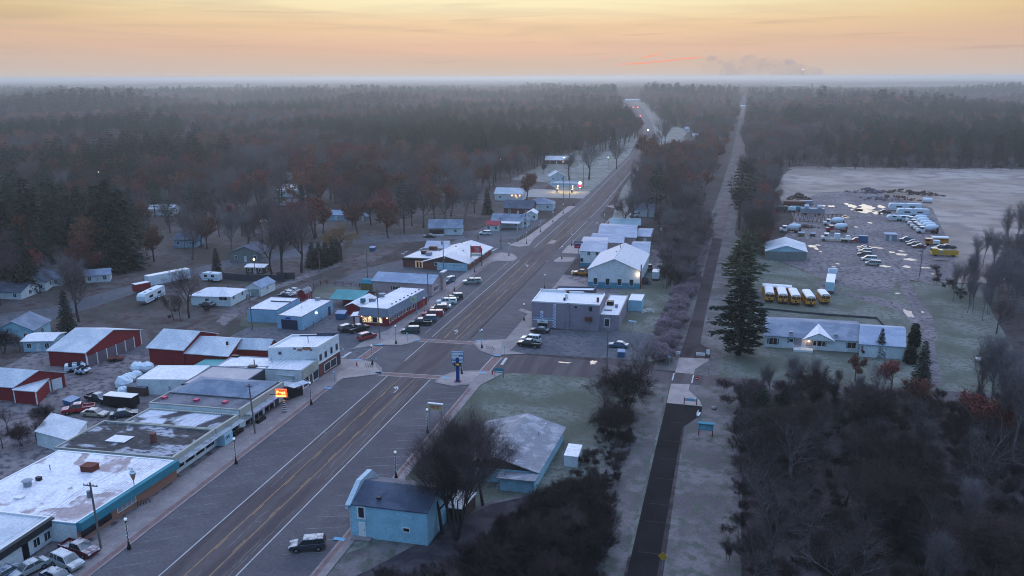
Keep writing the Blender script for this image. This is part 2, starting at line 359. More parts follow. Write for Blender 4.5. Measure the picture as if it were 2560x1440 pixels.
sheet('verge', [(-5, 163), (1.5, 164), (4.5, 285), (7.3, 400), (14.3, 640), (38, 1697), (26, 1697), (4.2, 640), (-3.4, 400), (-8.5, 285), (-12, 200), (-12, 166), (-6, 166)], Z3, M_dry)
sheet('lawn', [(-28, 171), (-11, 171), (-11, 262), (-27, 262)], .010, M_lawn)
def rough(P_, amp, n=8, seed=1):
    rr = random.Random(seed); o = []
    for i in range(len(P_)):
        a, b_ = P_[i], P_[(i + 1) % len(P_)]; L_ = math.dist(a[:2], b_[:2])
        for k in range(n): t = k / n; o.append((a[0] + (b_[0] - a[0]) * t + rr.uniform(-amp, amp), a[1] + (b_[1] - a[1]) * t + rr.uniform(-amp, amp)))
    return o
sheet('field', rough([(30, 300), (58, 262), (83, 268), (92, 300), (100, 330), (130, 375), (250, 440), (420, 520), (330, 600), (180, 612), (110, 600), (45, 596), (30, 520)], 4), .0025, M_reed)
sheet('gravel_yard', gp('Z', 1915, 640, 1990, 560, 1970, 510, 2060, 480, 2200, 478, 2330, 520, 2370, 600, 2400, 690, 2330, 712, 2250, 690, 2225, 735, 2140, 725, 2040, 690, 2000, 672), Z2, M_dirt)
sheet('gravel_track', gp('Z', 2040, 700, 2110, 735, 2190, 742, 2265, 765, 2310, 800, 2335, 850, 2355, 960, 2310, 980, 2315, 880, 2290, 812, 2230, 770, 2160, 752, 2050, 722), Z3, M_dirt)
sheet('gravel_track', gp('Z', 2222, 650, 2245, 640, 2290, 735, 2330, 790, 2345, 850, 2318, 860, 2300, 800, 2262, 745), Z4, M_dirt)
# side streets and lots
sheet('lot', [(-112, 158), (-78, 158), (-73, 162), (-73, 345), (-92, 345), (-100, 262), (-112, 236)], Z2, M_lot)
sheet('lawn', gp('D', 600, 720, 935, 745, 1140, 815, 1060, 850, 900, 840) and gp('X', 130, 700, 700, 790, 690, 830, 540, 925, 0, 865, 20, 720), Z3, M_lawn)
sheet('lawn', gp('D', 745, 415, 810, 372, 1200, 395, 1330, 425, 1330, 455, 1550, 470, 1480, 500, 930, 510, 740, 490), Z3, M_lawn)
sheet('alley', gp('Y', 1790, 790, 1900, 830, 2150, 640, 2160, 560, 2500, 400, 2700, 330, 3100, 180, 3300, 100, 3240, 60, 2900, 190, 2560, 330, 2180, 520, 1960, 620), .018, M_dirt)
sheet('side_street', [(-73.1, 148.2), (-73.1, 160.5), (-80, 158.8), (-112, 157.5), (-158, 156), (-200, 158), (-200, 148), (-158, 146.5), (-112, 147.2), (-80, 147.2)], Z4, M_lot)
sheet('side_street', gp('Z', 0, 812, 130, 800, 250, 762, 400, 715, 560, 668, 700, 650, 860, 612, 1000, 606, 1200, 594, 1290, 572, 1296, 556, 1200, 575, 1000, 588, 860, 590, 700, 630, 560, 652, 400, 693, 250, 733, 130, 768, 0, 785), Z3, M_lot)
sheet('side_street', [(-47.2, 156.6), (-22, 157.6), (0, 159), (45, 162), (90, 164), (90, 169.5), (45, 167.5), (0, 164.6), (-14, 165.2), (-26, 168), (-40, 168.6), (-47.2, 166)], Z4, M_lane)
sheet('lot', [(-44.6, 169), (-15, 171), (-13.5, 190), (-18, 191.5), (-44.6, 187.5)], Z3, M_lot)
sheet('lot', [(-47.5, 199), (-27, 199), (-10, 205), (-9, 262), (-18, 290), (-27, 292), (-27, 240), (-47.5, 246)], Z2, M_dirt)
sheet('concrete_apron', [(-46.6, 201), (-30, 201), (-31, 228), (-46.6, 243)], Z3, M_conc)
# main street
RC = [(-60.2, 20), (-60.2, 400), (-61.5, 455), (-64, 534), (-66, 640), (-74, 845), (-100, 1098), (-157, 1560), (-231, 2050)]
def ribbon(c, w0, w1=None):
    w1 = w0 if w1 is None else w1; L_, R_ = [], []
    for i, p in enumerate(c):
        a = Vector(c[max(i - 1, 0)]); b = Vector(c[min(i + 1, len(c) - 1)]); d = (b - a).normalized(); n = Vector((-d.y, d.x))
        L_.append(tuple(Vector(p) + n * w0)); R_.append(tuple(Vector(p) - n * w1))
    return R_ + L_[::-1]
sheet('road', [(-73.2, 20), (-46.8, 20), (-46.8, 345), (-52.5, 360), (-53, 400), (-56, 455), (-58, 534), (-60, 640), (-68, 845), (-94, 1098), (-150, 1560), (-224, 2050), (-238, 2055), (-164, 1565), (-107, 1103), (-81, 850), (-73, 645), (-71, 540), (-69, 455), (-68.6, 400), (-68.6, 330), (-73.2, 300)], Z3 + .012, M_asph)
sheet('road_lane', [(-65, 20), (-55.7, 20), (-55.7, 400), (-57, 455), (-59, 534), (-72, 845), (-78, 845), (-66, 534), (-65.8, 455), (-65, 400)], Z3 + .016, M_lane)
ZR = Z3 + .020
mb = MB(); my = MB(); ms = MB(); mf = MB()
def strip(m, x0, y0, x1, y1, w, z=ZR):
    d = Vector((x1 - x0, y1 - y0)); 
    if d.length < .01: return
    d.normalize(); n = Vector((-d.y, d.x)) * w / 2
    m.poly([(x0 - n.x, y0 - n.y, z), (x1 - n.x, y1 - n.y, z), (x1 + n.x, y1 + n.y, z), (x0 + n.x, y0 + n.y, z)])
def sx0(y):                                  # drift of the street beyond y=400
    return 0 if y < 400 else -.022 * (y - 400)
for x in (-65.0, -55.7):
    for a, b in ((20, 148.6), (158 if x < -60 else 175, 172.5 if x < -60 else 265), (175.5, 262), (284, 345), (352, 400), (400, 640)):
        if a < b: strip(mb, x + sx0(a), a, x + sx0(b), b, .16)
for x in (-61.9, -58.8):
    for a, b in ((20, 149.0), (175.5, 262), (290, 345)):
        strip(my, x - .1, a, x - .1, b, .13); 
        y = a
        while y < b - 3: strip(my, x + (.16 if x < -60 else -.36), y, x + (.16 if x < -60 else -.36), y + 3, .11); y += 9
for y in range(352, 640, 9): strip(my, -60.3 + sx0(y), y, -60.3 + sx0(y + 3), y + 3, .2)
y = 60
while y < 140: strip(mf, -72.4, y, -68.1, y + 2.85, .085); y += 3.12
y = 84
while y < 146: strip(mf, -47.4, y + 1.9, -52.6, y, .11); y += 3.2
y = 178
while y < 250: strip(mf, -73.2, y, -68.2, y + 1.8, .1); y += 2.9
y = 180
while y < 198: strip(mf, -47.4, y, -52.8, y + .3, .1); y += 2.7
y = 285
while y < 340: strip(mf, -47.2, y, -52.6, y + 1.2, .12); y += 2.7
strip(ms, -67.6, 178, -67.9, 262, .22); strip(ms, -53.2, 290, -53.1, 345, .18)
# crosswalks: brick bands with white edges
for (a, b, c, d) in ((-67.3, 149.4, -54.1, 150.4), (-67.5, 172.6, -54.1, 173.6)):
    sheet('brick_crosswalk', [(a, b - .9), (c, d - .9), (c, d + .9), (a, b + .9)], ZR, M_brickp)
    for s in (-.95, .95): strip(mb, a, b + s, c, d + s, .14, ZR + .004)
for (q0, q1) in ((g('D', 1215, 1110), g('D', 1385, 988)), (g('P', -1260, 555) if 0 else g('G', 45, 940), g('G', 165, 808))):
    d = (q1 - q0).normalized(); n = Vector((-d.y, d.x, 0)) * 1.05
    sheet('brick_crosswalk', [q0 - n, q1 - n, q1 + n, q0 + n], ZR + .004, M_brickp)
    for s in (-1, 1): strip(mb, q0.x + s * n.x, q0.y + s * n.y, q1.x + s * n.x, q1.y + s * n.y, .16, ZR + .008)
for z, x0, y0, x1, y1, w in (('D', 1020, 1100, 1110, 1040, .6), ('G', 205, 880, 250, 815, .6), ('P', 225, 615, 250, 518, .25), ('P', 495, 650, 520, 542, .25), ('K', 1570, 628, 1640, 590, .6)):
    a = g(z, x0, y0); b = g(z, x1, y1); strip(mb, a.x, a.y, b.x, b.y, w, ZR + .004)
# turn arrows
def arrow(x, y, s, left):
    k = 1 if left else -1
    pts = [(0, -1.3), (.16, -1.3), (.16, .1), (.05, .5), (-.35, .85), (-.35, 1.2), (-1.05, .62), (-.35, .02), (-.35, .38), (-.08, .2), (0, 0)]
    P_ = [(x + k * px * s * .8, y + py * s * (-1 if s < 0 else 1)) for px, py in pts]
    return sheet('turn_arrow', P_, ZR + .002, M_white)
arrow(-60.2, 142, 1.4, True); arrow(-60.5, 181, -1.4, False); arrow(-60.4, 255, 1.4, True)
# sealed cracks wandering along the lanes
R = random.Random(4)
for x in (-64.2, -63.5, -60.4, -57.9, -57.2, -56.6, -62.6):
    y = R.uniform(50, 90)
    while y < 400:
        l = R.uniform(8, 26); px, py = x, y
        if R.random() < .5:
            while py < y + l:
                nx = x + R.uniform(-.22, .22); ny = py + R.uniform(.8, 2.2); strip(ms, px, py, nx, ny, .06, ZR + .001); px, py = nx, ny
                if R.random() < .06: strip(ms, px, py, px + R.choice((-1, 1)) * R.uniform(.6, 1.6), py + .1, .08, ZR + .0012)
        y += l + R.uniform(2, 20)
tag(mb.build('road_marking', M_white), kind='structure'); tag(mf.build('parking_marking', M_faint), kind='structure'); tag(my.build('yellow_marking', M_yel), kind='structure'); tag(ms.build('crack_seal', M_seal), kind='structure')
# manholes and the raised median
slab('median_island', gp('K', 2375, 522, 2440, 475, 2515, 478, 2460, 525), .15, M_conc2)
# pavements (12 cm kerbs)
KB = .12
slab('pavement', [(-78.6, 40), (-73.2, 40), (-73.2, 141), (-73.6, 144.5), (-67.4, 148.7), (-67.0, 150.3), (-68.0, 152.6), (-70.4, 155.2), (-75, 156.8), (-79, 155.6), (-78.6, 147)], KB, M_conc)
slab('pavement', [(-79.5, 162.5), (-75.3, 166.6), (-70, 167.6), (-68.2, 169.6), (-67.2, 172), (-67.4, 174.4), (-69.5, 176.4), (-73.3, 178.2), (-73.3, 257), (-72, 259.5), (-66.8, 259.6), (-66.2, 264), (-67.4, 268), (-69.8, 272), (-74.5, 273.5), (-77.3, 268), (-77.3, 178), (-79.5, 172)], KB, M_conc)
slab('pavement', [(-75, 286), (-70.5, 284), (-67.6, 287), (-68.6, 300), (-68.6, 352), (-67.6, 383), (-68.8, 386), (-71.2, 382), (-71.2, 352), (-72.4, 300)], KB, M_conc2)
slab('pavement', [(-46.8, 40), (-44.8, 40), (-44.8, 148), (-42, 156), (-47.2, 156.3), (-52.2, 154.4), (-54.2, 151), (-54.3, 147.2), (-50, 146.2), (-47, 147.8), (-46.8, 146)], KB, M_conc)
slab('pavement', [(-47.4, 166.2), (-51, 168.6), (-54, 173), (-54.1, 175.6), (-50.5, 177), (-47.4, 178), (-47.4, 200), (-50.6, 202.5), (-50.2, 204.6), (-46.6, 202), (-42.6, 200), (-42.6, 186), (-44.4, 170), (-40.5, 169)], KB, M_conc)
for q in (gp('L', 135, 955, 210, 905, 440, 912, 385, 970, 150, 972), gp('L', 340, 740, 500, 750, 500, 860, 240, 850, 300, 780), gp('L', 720, 612, 760, 560, 800, 500, 940, 370, 900, 372, 820, 478, 740, 560), gp('L', 850, 195, 980, 178, 1100, 185, 1085, 212, 950, 222)):
    slab('pavement', q, KB, M_conc2)
tp = MB()                                      # patterned concrete of the corner bulbs and the brick kerb band
for q in ([(-73.4, 141.6), (-73.3, 144.7), (-67.8, 148.6), (-67.5, 150.4), (-70.8, 154.9), (-74.5, 156), (-75.5, 147)], [(-75.3, 167.2), (-70.2, 168.1), (-68, 171.8), (-68.3, 175), (-73, 177.6), (-74, 172)],
          [(-53.8, 147.7), (-50, 146.8), (-47.4, 148.4), (-46.6, 155.6), (-51.8, 153.9), (-53.6, 150.8)], [(-50.6, 169), (-53.4, 173.2), (-53.3, 175), (-48.4, 177.2), (-46.6, 171)], [(-76.6, 262), (-72, 260.2), (-67.4, 260.3), (-66.8, 264), (-68, 267.8), (-70, 271), (-74, 272)]):
    slab('pavement_panel', q, KB + .006, M_conc2)
for x0, x1, y0, y1 in ((-74.3, -73.55, 40, 140), (-46.5, -45.9, 40, 146), (-74.3, -73.6, 179, 256)):
    sheet('brick_band', [(x0, y0), (x1, y0), (x1, y1), (x0, y1)], KB + .005, M_brickp)
jt = MB()
for y in range(42, 256, 2):
    if y < 142 or y > 180: strip(jt, -78.5, y, -74.4, y, .05, KB + .006)
    if y < 146: strip(jt, -45.8, y, -44.9, y, .05, KB + .006)
for y0, y1 in ((42, 142), (180, 256)): strip(jt, -76.4, y0, -76.4, y1, .05, KB + .0065)
tag(jt.build('pavement_joint', mat('joint', (.14, .13, .13), .9)), kind='structure')
for z, x, y in (('D', 1765, 922), ('D', 1390, 970), ('D', 1390, 1252), ('C', 1825, 725), ('D', 1180, 1122), ('E', 360, 180), ('E', 778, 212), ('E', 1010, 180), ('G', 165, 795), ('G', 0, 655), ('E', 120, 1215)):
    a = g(z, x, y); a.x = min(a.x, -73.7) if z == 'C' else a.x
    sheet('ramp_pad', [(a.x - .8, a.y - .35), (a.x + .8, a.y - .35), (a.x + .8, a.y + .35), (a.x - .8, a.y + .35)], KB + .010, M_blue_pad)
# trail
sheet('trail', [(-9.3, 40), (-5.8, 40), (-4.5, 132), (-4.4, 137.1), (-1.4, 143.6), (-1.3, 147.7), (-7.9, 147.8), (-8.2, 132)], Z5, M_trail)
sheet('trail', [(-7.1, 175), (-.6, 175.8), (-.6, 182), (-2.9, 186), (-2.4, 210), (0, 285), (1, 318), (-2.7, 318), (-3.6, 285), (-5.6, 210)], Z5, mat('worn_trail', (.034, .025, .029), .95, (.055, .042, .047), .15, coord='World', bump=.1, spec=.1))
sheet('gravel_trail', [(-2.8, 318.1), (1.1, 318.1), (4.2, 400), (11.6, 640), (34.8, 1697), (29.5, 1697), (7, 640), (-.2, 400)], Z5, mat('brown_gravel', (.078, .056, .058), .95, (.125, .098, .098), .15, coord='World'))
slab('trail_plaza', [(-7.9, 147.9), (-1.3, 147.8), (-1.9, 150.6), (-4.1, 155.5), (-4.1, 158.9), (-7.8, 158.3)], .05, M_conc2)
slab('trail_plaza', [(-7.4, 165.0), (-3.6, 165.1), (-3.4, 168), (-.7, 174.6), (-.6, 175.7), (-7.1, 174.9)], .05, M_conc2)
tj = MB()
for y in (96, 104, 109, 117, 124, 131, 139, 189, 197, 208, 221, 238):
    x0 = -9.0 + (y - 40) * .0155 if y < 150 else -7 + (y - 180) * .034
    strip(tj, x0 + .3, y, x0 + 3.3, y + .15, .12, Z5 + .004)
tag(tj.build('trail_crack', mat('tar_line', (.012, .011, .012), .7)), kind='structure')
# puddles and pond
R = random.Random(8)
def puddle(z, x, y, rx, ry):
    c = g(z, x, y); n = 12; ph = R.uniform(0, 6)
    sheet('puddle', [(c.x + rx * cos(2 * pi * i / n) * (1 + .35 * sin(3 * i + ph) + R.uniform(-.15, .15)), c.y + ry * sin(2 * pi * i / n) * (1 + .3 * cos(2 * i + ph) + R.uniform(-.15, .15))) for i in range(n)], .026, M_water)
for a in (('Q', 210, 240, 4.5, 7), ('Q', 160, 235, 3, 4), ('Q', 340, 262, 2.4, 5), ('Q', 240, 205, 3, 8), ('Q', 110, 200, 2, 5), ('Q', 60, 180, 1, 4), ('Q', 50, 296, 1.4, 3), ('Q', 270, 350, .9, 1.6), ('Q', 145, 387, .7, 1.2), ('Q', 370, 205, 1.6, 5),
          ('O', 1150, 745, 1.6, 2.4), ('O', 1190, 770, .7, 2), ('O', 1215, 732, 1.2, 1), ('O', 1235, 800, .5, .8), ('O', 1415, 930, .7, .8), ('O', 1375, 962, .6, .7), ('O', 1350, 320, 1.6, 3), ('O', 1500, 432, 1.1, 2), ('O', 1270, 315, .8, 2),
          ('Q', 300, 570, 2.2, 1.2), ('Q', 360, 578, 1.2, .9), ('Q', 470, 615, 1, 1.6), ('Q', 555, 635, 2, 1.8), ('Q', 550, 603, 1.2, 1), ('Q', 630, 680, 2.1, 1.6), ('Q', 600, 745, 1.2, 1.8), ('Q', 770, 755, 1.6, 1), ('Q', 900, 690, 3, 1.2), ('Q', 400, 740, 1.7, 1.4), ('Q', 720, 605, 1.1, 1), ('Q', 620, 1165, 1.0, 4.2), ('Q', 515, 985, .8, .8), ('Q', 745, 1155, .4, 1.2), ('Q', 835, 810, .6, .8),
          ('G', 1075, 857, .75, 1.5), ('G', 800, 858, 1.6, .35), ('N', 1290, 920, 4, 5)): puddle(*a)
# ---------------------------------------------------------------- buildings
class Bld:
    """parallelogram plan from three roof corners read at height h; sides S (towards the camera), E, N, W"""
    def __init__(s, name, label, cat, h, SW=None, SE=None, NE=None, NW=None, group=None, W=None, D=None):
        q = {k: (g(*v, h) if isinstance(v[0], str) else Vector((v[0], v[1], h))) for k, v in dict(SW=SW, SE=SE, NE=NE, NW=NW).items() if v}
        if W:
            ud = Vector((cos(rad(3.2)), sin(rad(3.2)), 0))
            if 'SE' in q: q['SW'] = q['SE'] - ud * W
            elif 'SW' in q: q['SE'] = q['SW'] + ud * W
        if D:
            if 'SW' in q and 'NW' not in q and 'NE' not in q: q['NW'] = q['SW'] + Vector((0, D, 0))
        if 'SW' not in q: q['SW'] = q['SE'] + q['NW'] - q['NE']
        if 'SE' not in q: q['SE'] = q['SW'] + q['NE'] - q['NW']
        if 'NW' not in q: q['NW'] = q['SW'] + q['NE'] - q['SE']
        s.h = h; o = q['SW'].copy(); o.z = 0; s.o = o
        u = q['SE'] - q['SW']; v = q['NW'] - q['SW']; u.z = v.z = 0
        s.W = u.length; s.D = v.length; s.u = u.normalized(); s.v = v.normalized()
        s.c = o + u / 2 + v / 2
        s.root = thing(name, label, cat, s.c, 0, group)
    def p(s, x, y, z): return s.o + s.u * x + s.v * y + Vector((0, 0, z))
    def ext(s, mb, x0, x1, y0, y1, z0, z1, t=None):
        """box in plan coordinates; t = inset of the top"""
        t = t or (0, 0, 0, 0)
        return mb.hexa([s.p(x0, y0, z0), s.p(x1, y0, z0), s.p(x1, y1, z0), s.p(x0, y1, z0)],
                       [s.p(x0 + t[0], y0 + t[2], z1), s.p(x1 - t[1], y0 + t[2], z1), s.p(x1 - t[1], y1 - t[3], z1), s.p(x0 + t[0], y1 - t[3], z1)])
    def add(s, name, mb, m, par=None, label=None):
        o = mb.build(name, m, par or s.root, s.c)
        if par is not None: o.location = (0, 0, 0)
        else: o.location = (0, 0, 0)
        if label: o['label'] = label
        return o
    def bx(s, name, m, *a, par=None, t=None, label=None):
        return s.add(name, s.ext(MB(), *a, t=t), m, par, label)
    # wall coordinates
    def wp(s, side, a, z, out=0):
        if side == 'S': return s.p(a, -out, z)
        if side == 'N': return s.p(a, s.D + out, z)
        if side == 'E': return s.p(s.W + out, a, z)
        return s.p(-out, a, z)
    def wb(s, mb, side, a0, a1, z0, z1, o0, o1):
        if side in 'SN': lo, hi = (-o1, -o0) if side == 'S' else (s.D + o0, s.D + o1); return s.ext(mb, a0, a1, lo, hi, z0, z1)
        lo, hi = (s.W + o0, s.W + o1) if side == 'E' else (-o1, -o0); return s.ext(mb, lo, hi, a0, a1, z0, z1)
    def hit(s, side, z, x, y):
        r = pr(z, x, y); n = {'S': s.v, 'N': s.v, 'E': s.u, 'W': s.u}[side]
        # use the true normal of the wall plane
        w = s.u if side in 'SN' else s.v; nn_ = Vector((-w.y, w.x, 0)); p0 = s.wp(side, 0, 0)
        t = (p0 - Vector((0, 0, CH))).dot(nn_) / r.dot(nn_); q = Vector((0, 0, CH)) + r * t
        return (q - p0).dot(w), q.z
    def walls(s, m, h=None, z0=0): return s.bx('wall', m, 0, s.W, 0, s.D, z0, h or s.h)
    def flat(s, wm, rm, par=.35, cap=None, th=.28, label=None):
        s.walls(wm, s.h - par)
        mb = MB(); h = s.h
        for a in ((0, s.W, 0, th), (0, s.W, s.D - th, s.D), (0, th, th, s.D - th), (s.W - th, s.W, th, s.D - th)): s.ext(mb, *a, h - par, h)
        s.add('parapet', mb, cap or wm)
        return s.bx('roof', rm, th + .003, s.W - th - .003, th + .003, s.D - th - .003, h - par + .003, h - par + .05, label=label)
    def gable(s, wm, rm, rise, axis='x', oh=.4, gm=None, th=.14, off=.5):
        s.walls(wm); h = s.h; W_, D_ = s.W, s.D
        mb = MB(); gb = MB()
        if axis == 'x':
            m_ = D_ * off; sl = rise / m_; sn = rise / (D_ - m_)
            for sg, y0, k in ((0, -oh, sl), (1, D_ + oh, sn)):
                a = [(-oh, y0, h - oh * k), (W_ + oh, y0, h - oh * k), (W_ + oh, m_, h + rise), (-oh, m_, h + rise)]
                if sg: a = a[::-1]
                lo = [s.p(x, y, z) for x, y, z in a]; mb.hexa(lo, [q + Vector((0, 0, th)) for q in lo])
            for x in (0, W_):
                gb = MB(); gb.poly([s.p(x, .01, h), s.p(x, D_ - .01, h), s.p(x, m_, h + rise - .02)]); s.add('gable', gb, gm or wm)
        else:
            m_ = W_ * off; sl = rise / m_; sn = rise / (W_ - m_)
            for sg, x0, k in ((0, -oh, sl), (1, W_ + oh, sn)):
                a = [(x0, -oh, h - oh * k), (m_, -oh, h + rise), (m_, D_ + oh, h + rise), (x0, D_ + oh, h - oh * k)]
                if sg: a = a[::-1]
                lo = [s.p(x, y, z) for x, y, z in a]; mb.hexa(lo, [q + Vector((0, 0, th)) for q in lo])
            for y in (0, D_):
                gb = MB(); gb.poly([s.p(.01, y, h), s.p(W_ - .01, y, h), s.p(m_, y, h + rise - .02)]); s.add('gable', gb, gm or wm)
        return s.add('roof', mb, rm)
    def hip(s, wm, rm, rise, oh=.4, ins=None, wall=True, z=None, box=None):
        if wall: s.walls(wm)
        h = s.h if z is None else z; x0, x1, y0, y1 = box or (-oh, s.W + oh, -oh, s.D + oh)
        if box is None: pass
        ins = ins if ins is not None else (y1 - y0) / 2
        m_ = (y0 + y1) / 2; mb = MB(); z1 = h + rise; z0 = h + .002
        A, B, C_, D2 = s.p(x0, y0, z0), s.p(x1, y0, z0), s.p(x1, y1, z0), s.p(x0, y1, z0)
        if x1 - x0 > y1 - y0 or box: P_, Q = s.p(x0 + ins, m_, z1), s.p(x1 - ins, m_, z1); fs = ((A, B, Q, P_), (B, C_, Q), (C_, D2, P_, Q), (D2, A, P_))
        else:
            ins = (x1 - x0) / 2; P_, Q = s.p((x0 + x1) / 2, y0 + ins, z1), s.p((x0 + x1) / 2, y1 - ins, z1); fs = ((A, B, P_), (B, C_, Q, P_), (C_, D2, Q), (D2, A, P_, Q))
        for f in fs: mb.poly(f)
        mb.poly([D2, C_, B, A]); return s.add('roof', mb, rm)
    def win(s, side, z, x, y, w, h, fm=None, pm=None, name='window', bars=1, fr=.10, label=None):
        a, zz = s.hit(side, z, x, y); return s.win2(side, a, zz, w, h, fm, pm, name, bars, fr, label)
    def win2(s, side, a, zz, w, h, fm=None, pm=None, name='window', bars=1, fr=.10, label=None):
        a = min(max(a, w / 2 + .1), (s.W if side in 'SN' else s.D) - w / 2 - .1)
        f = MB(); x0, x1, z0, z1 = a - w / 2, a + w / 2, zz - h / 2, zz + h / 2
        s.wb(f, side, x0 - fr, x1 + fr, z0 - fr, z0, .004, .07); s.wb(f, side, x0 - fr, x1 + fr, z1, z1 + fr, .004, .07)
        s.wb(f, side, x0 - fr, x0, z0, z1, .004, .07); s.wb(f, side, x1, x1 + fr, z0, z1, .004, .07)
        for i in range(1, bars + 1):
            q = x0 + (x1 - x0) * i / (bars + 1); s.wb(f, side, q - .03, q + .03, z0, z1, .032, .06)
        o = s.add(name, f, fm or M_trim, label=label)
        s.add('pane', s.wb(MB(), side, x0, x1, z0, z1, .004, .03), pm or M_glass, o); return o
    def door(s, side, z, x, w, h, m=None, y=None, name='door', z0=.02, label=None, a=None):
        if a is None: a, _ = s.hit(side, z, x, y)
        o = s.add(name, s.wb(MB(), side, a - w / 2, a + w / 2, z0, z0 + h, .004, .08), m or M_wdoor, label=label)
        if name == 'door': s.add('handle', s.wb(MB(), side, a + w / 2 - .18, a + w / 2 - .08, z0 + .95, z0 + 1.08, .08, .12), M_bl, o)
        return o
    def band(s, name, side, a0, a1, z0, z1, o0, o1, m, par=None, label=None):
        L_ = s.W if side in 'SN' else s.D
        return s.add(name, s.wb(MB(), side, a0 * L_, a1 * L_, z0, z1, o0, o1), m, par, label)
    def on(s, z, x, y, h):                    # plan coordinates of a roof item
        q = g(z, x, y, h) - s.o; d = s.u.x * s.v.y - s.u.y * s.v.x
        return (q.x * s.v.y - q.y * s.v.x) / d, (s.u.x * q.y - s.u.y * q.x) / d
    def vent(s, z, x, y, h, sx=.4, sy=.4, hh=.6, m=None, name='roof_vent', rd=False):
        a, b = s.on(z, x, y, h); mb = MB()
        if rd: mb.tube(s.p(a, b, h - .1), s.p(a, b, h + hh), sx / 2, n=8); mb.tube(s.p(a, b, h + hh), s.p(a, b, h + hh + .12), sx * .75, sx * .3, n=8)
        else: s.ext(mb, a - sx / 2, a + sx / 2, b - sy / 2, b + sy / 2, h - .1, h + hh); s.ext(mb, a - sx * .55, a + sx * .55, b - sy * .55, b + sy * .55, h + hh, h + hh + .06)
        return s.add(name, mb, m or M_steel)
def awning(b, side, a0, a1, z, dep, m, drop=.5, name='awning'):
    mb = MB(); L_ = b.W if side in 'SN' else b.D; p0, p1 = a0 * L_, a1 * L_
    A, B = b.wp(side, p0, z, .004), b.wp(side, p1, z, .004); C_, D_ = b.wp(side, p1, z - drop, dep), b.wp(side, p0, z - drop, dep)
    lo = [A, D_, C_, B] if side == 'E' else [D_, C_, B, A]
    mb.hexa(lo, [q + Vector((0, 0, .08)) for q in lo])
    fr = mb; n = max(2, int(abs(p1 - p0) / 3))
    for i in range(n + 1):
        q = p0 + (p1 - p0) * i / n; fr.tube(b.wp(side, q, z - drop + .1, dep - .05), b.wp(side, q, z + .5, .05), .03, n=4)
    return b.add(name, mb, m)
def text(s, size, m, par, loc, rot, name='lettering', ext=.01, align='CENTER', shear=0, font_w=1):
    c = bpy.data.curves.new('lettering', 'FONT'); c.body = s; c.size = size; c.extrude = ext; c.align_x = align; c.align_y = 'CENTER'; c.shear = shear; c.offset = size * .015 * font_w
    o = bpy.data.objects.new('tmp', c); COL.objects.link(o); bpy.context.view_layer.update()
    me = bpy.data.meshes.new_from_object(o.evaluated_get(bpy.context.evaluated_depsgraph_get())); bpy.data.objects.remove(o)
    me.materials.clear(); me.materials.append(m); me.name = name
    t = bpy.data.objects.new(name, me); COL.objects.link(t); t.parent = par; t.location = loc; t.rotation_euler = rot
    return t
# ---------------------------------------------------------------- the west side shops
def row_windows(b, side, n, a0, a1, zz, w, h, fm=None, pm=None, bars=0):
    L_ = b.W if side in 'SN' else b.D
    for i in range(n): b.win2(side, (a0 + (a1 - a0) * (i + .5) / n) * L_, zz, w, h, fm, pm, bars=bars)
b = Bld('diner', 'long white shop with a flat frosted roof and dark grey fascia above the parked pickup', 'shop', 3.4, SE=('A', -340, 1450), NE=('A', 415, 952), W=19)
b.flat(M_wp, R_metal, .3, M_trim); b.band('fascia', 'E', -.01, 1.003, 2.35, 3.3, .004, .5, M_dark)
for x, y in ((385, 1112), (298, 1165)): b.win('E', 'A', x, y, 1.0, 1.15, M_trim, M_glass)
b.door('E', 'A', 215, .95, 2.0, M_bl, 1270)
b = Bld('ice_cream_shop', 'wide flat frosted roof with brown bare patches over a teal fascia and brick front', 'shop', 3.1, NW=('A', 480, 408), NE=('A', 1428, 492), SE=('A', 620, 1008))
b.flat(M_blw, R_patch, .12, M_trim); b.band('fascia', 'E', .0, 1.0, 1.95, 3.14, .004, .75, M_teal)
b.band('brick_front', 'E', .0, 1, 0, 1.94, .004, .12, M_brick)
for x, y, w in ((735, 1075, 3.0), (820, 1022, 1.6), (872, 985, 1.6)): 
    a, _ = b.hit('E', 'A', x, y); o = b.add('window', b.wb(MB(), 'E', a - w / 2, a + w / 2, .55, 1.75, .121, .16), M_glass)
for x in (970, 1010, 1050, 1090): 
    a, _ = b.hit('E', 'A', x, 870); o = b.add('window', b.wb(MB(), 'E', a - .5, a + .5, .75, 1.75, .121, .2), M_trim); b.add('pane', b.wb(MB(), 'E', a - .38, a + .38, .87, 1.63, .2, .215), M_steel, o)
b.band('east_wall', 'S', .55, .998, .05, 2.7, .004, .03, M_wp)
b.vent('A', 738, 575, 3.0, 1.9, 1.5, .9, M_rust, 'air_conditioner'); b.vent('A', 228, 705, 3.0, 1.1, 1.1, .9, M_steel, 'exhaust_fan', True); b.vent('A', 320, 658, 3, .7, .5, .5, M_bl)
b.vent('A', 160, 806, 3.0, 1.1, .8, .25, M_trim, 'roof_hatch'); b.vent('A', 412, 575, 3, .15, .15, .8, M_steel, 'roof_pipe', True)
c = g('A', 1098, 700, 3.1); t = thing('ice_cream_sign', 'giant ice cream cone sign standing on the teal fascia roof edge', 'sign', (c.x, c.y, 3.0))
obj('pole', MB().tube((0, 0, 0), (0, 0, 1.2), .06, n=6).mesh('pole', M_steel), t); obj('cone', MB().tube((0, 0, 1.0), (0, 0, 2.0), .12, .45, n=12).mesh('cone', mat('waffle', (.38, .2, .12), .7)), t); obj('swirl', MB().ball((0, 0, 2.15), .5, 12, 6, .5).ball((0, 0, 2.5), .36, 10, 6, .6).ball((0, 0, 2.8), .18, 8, 5).mesh('swirl', M_tarp), t)
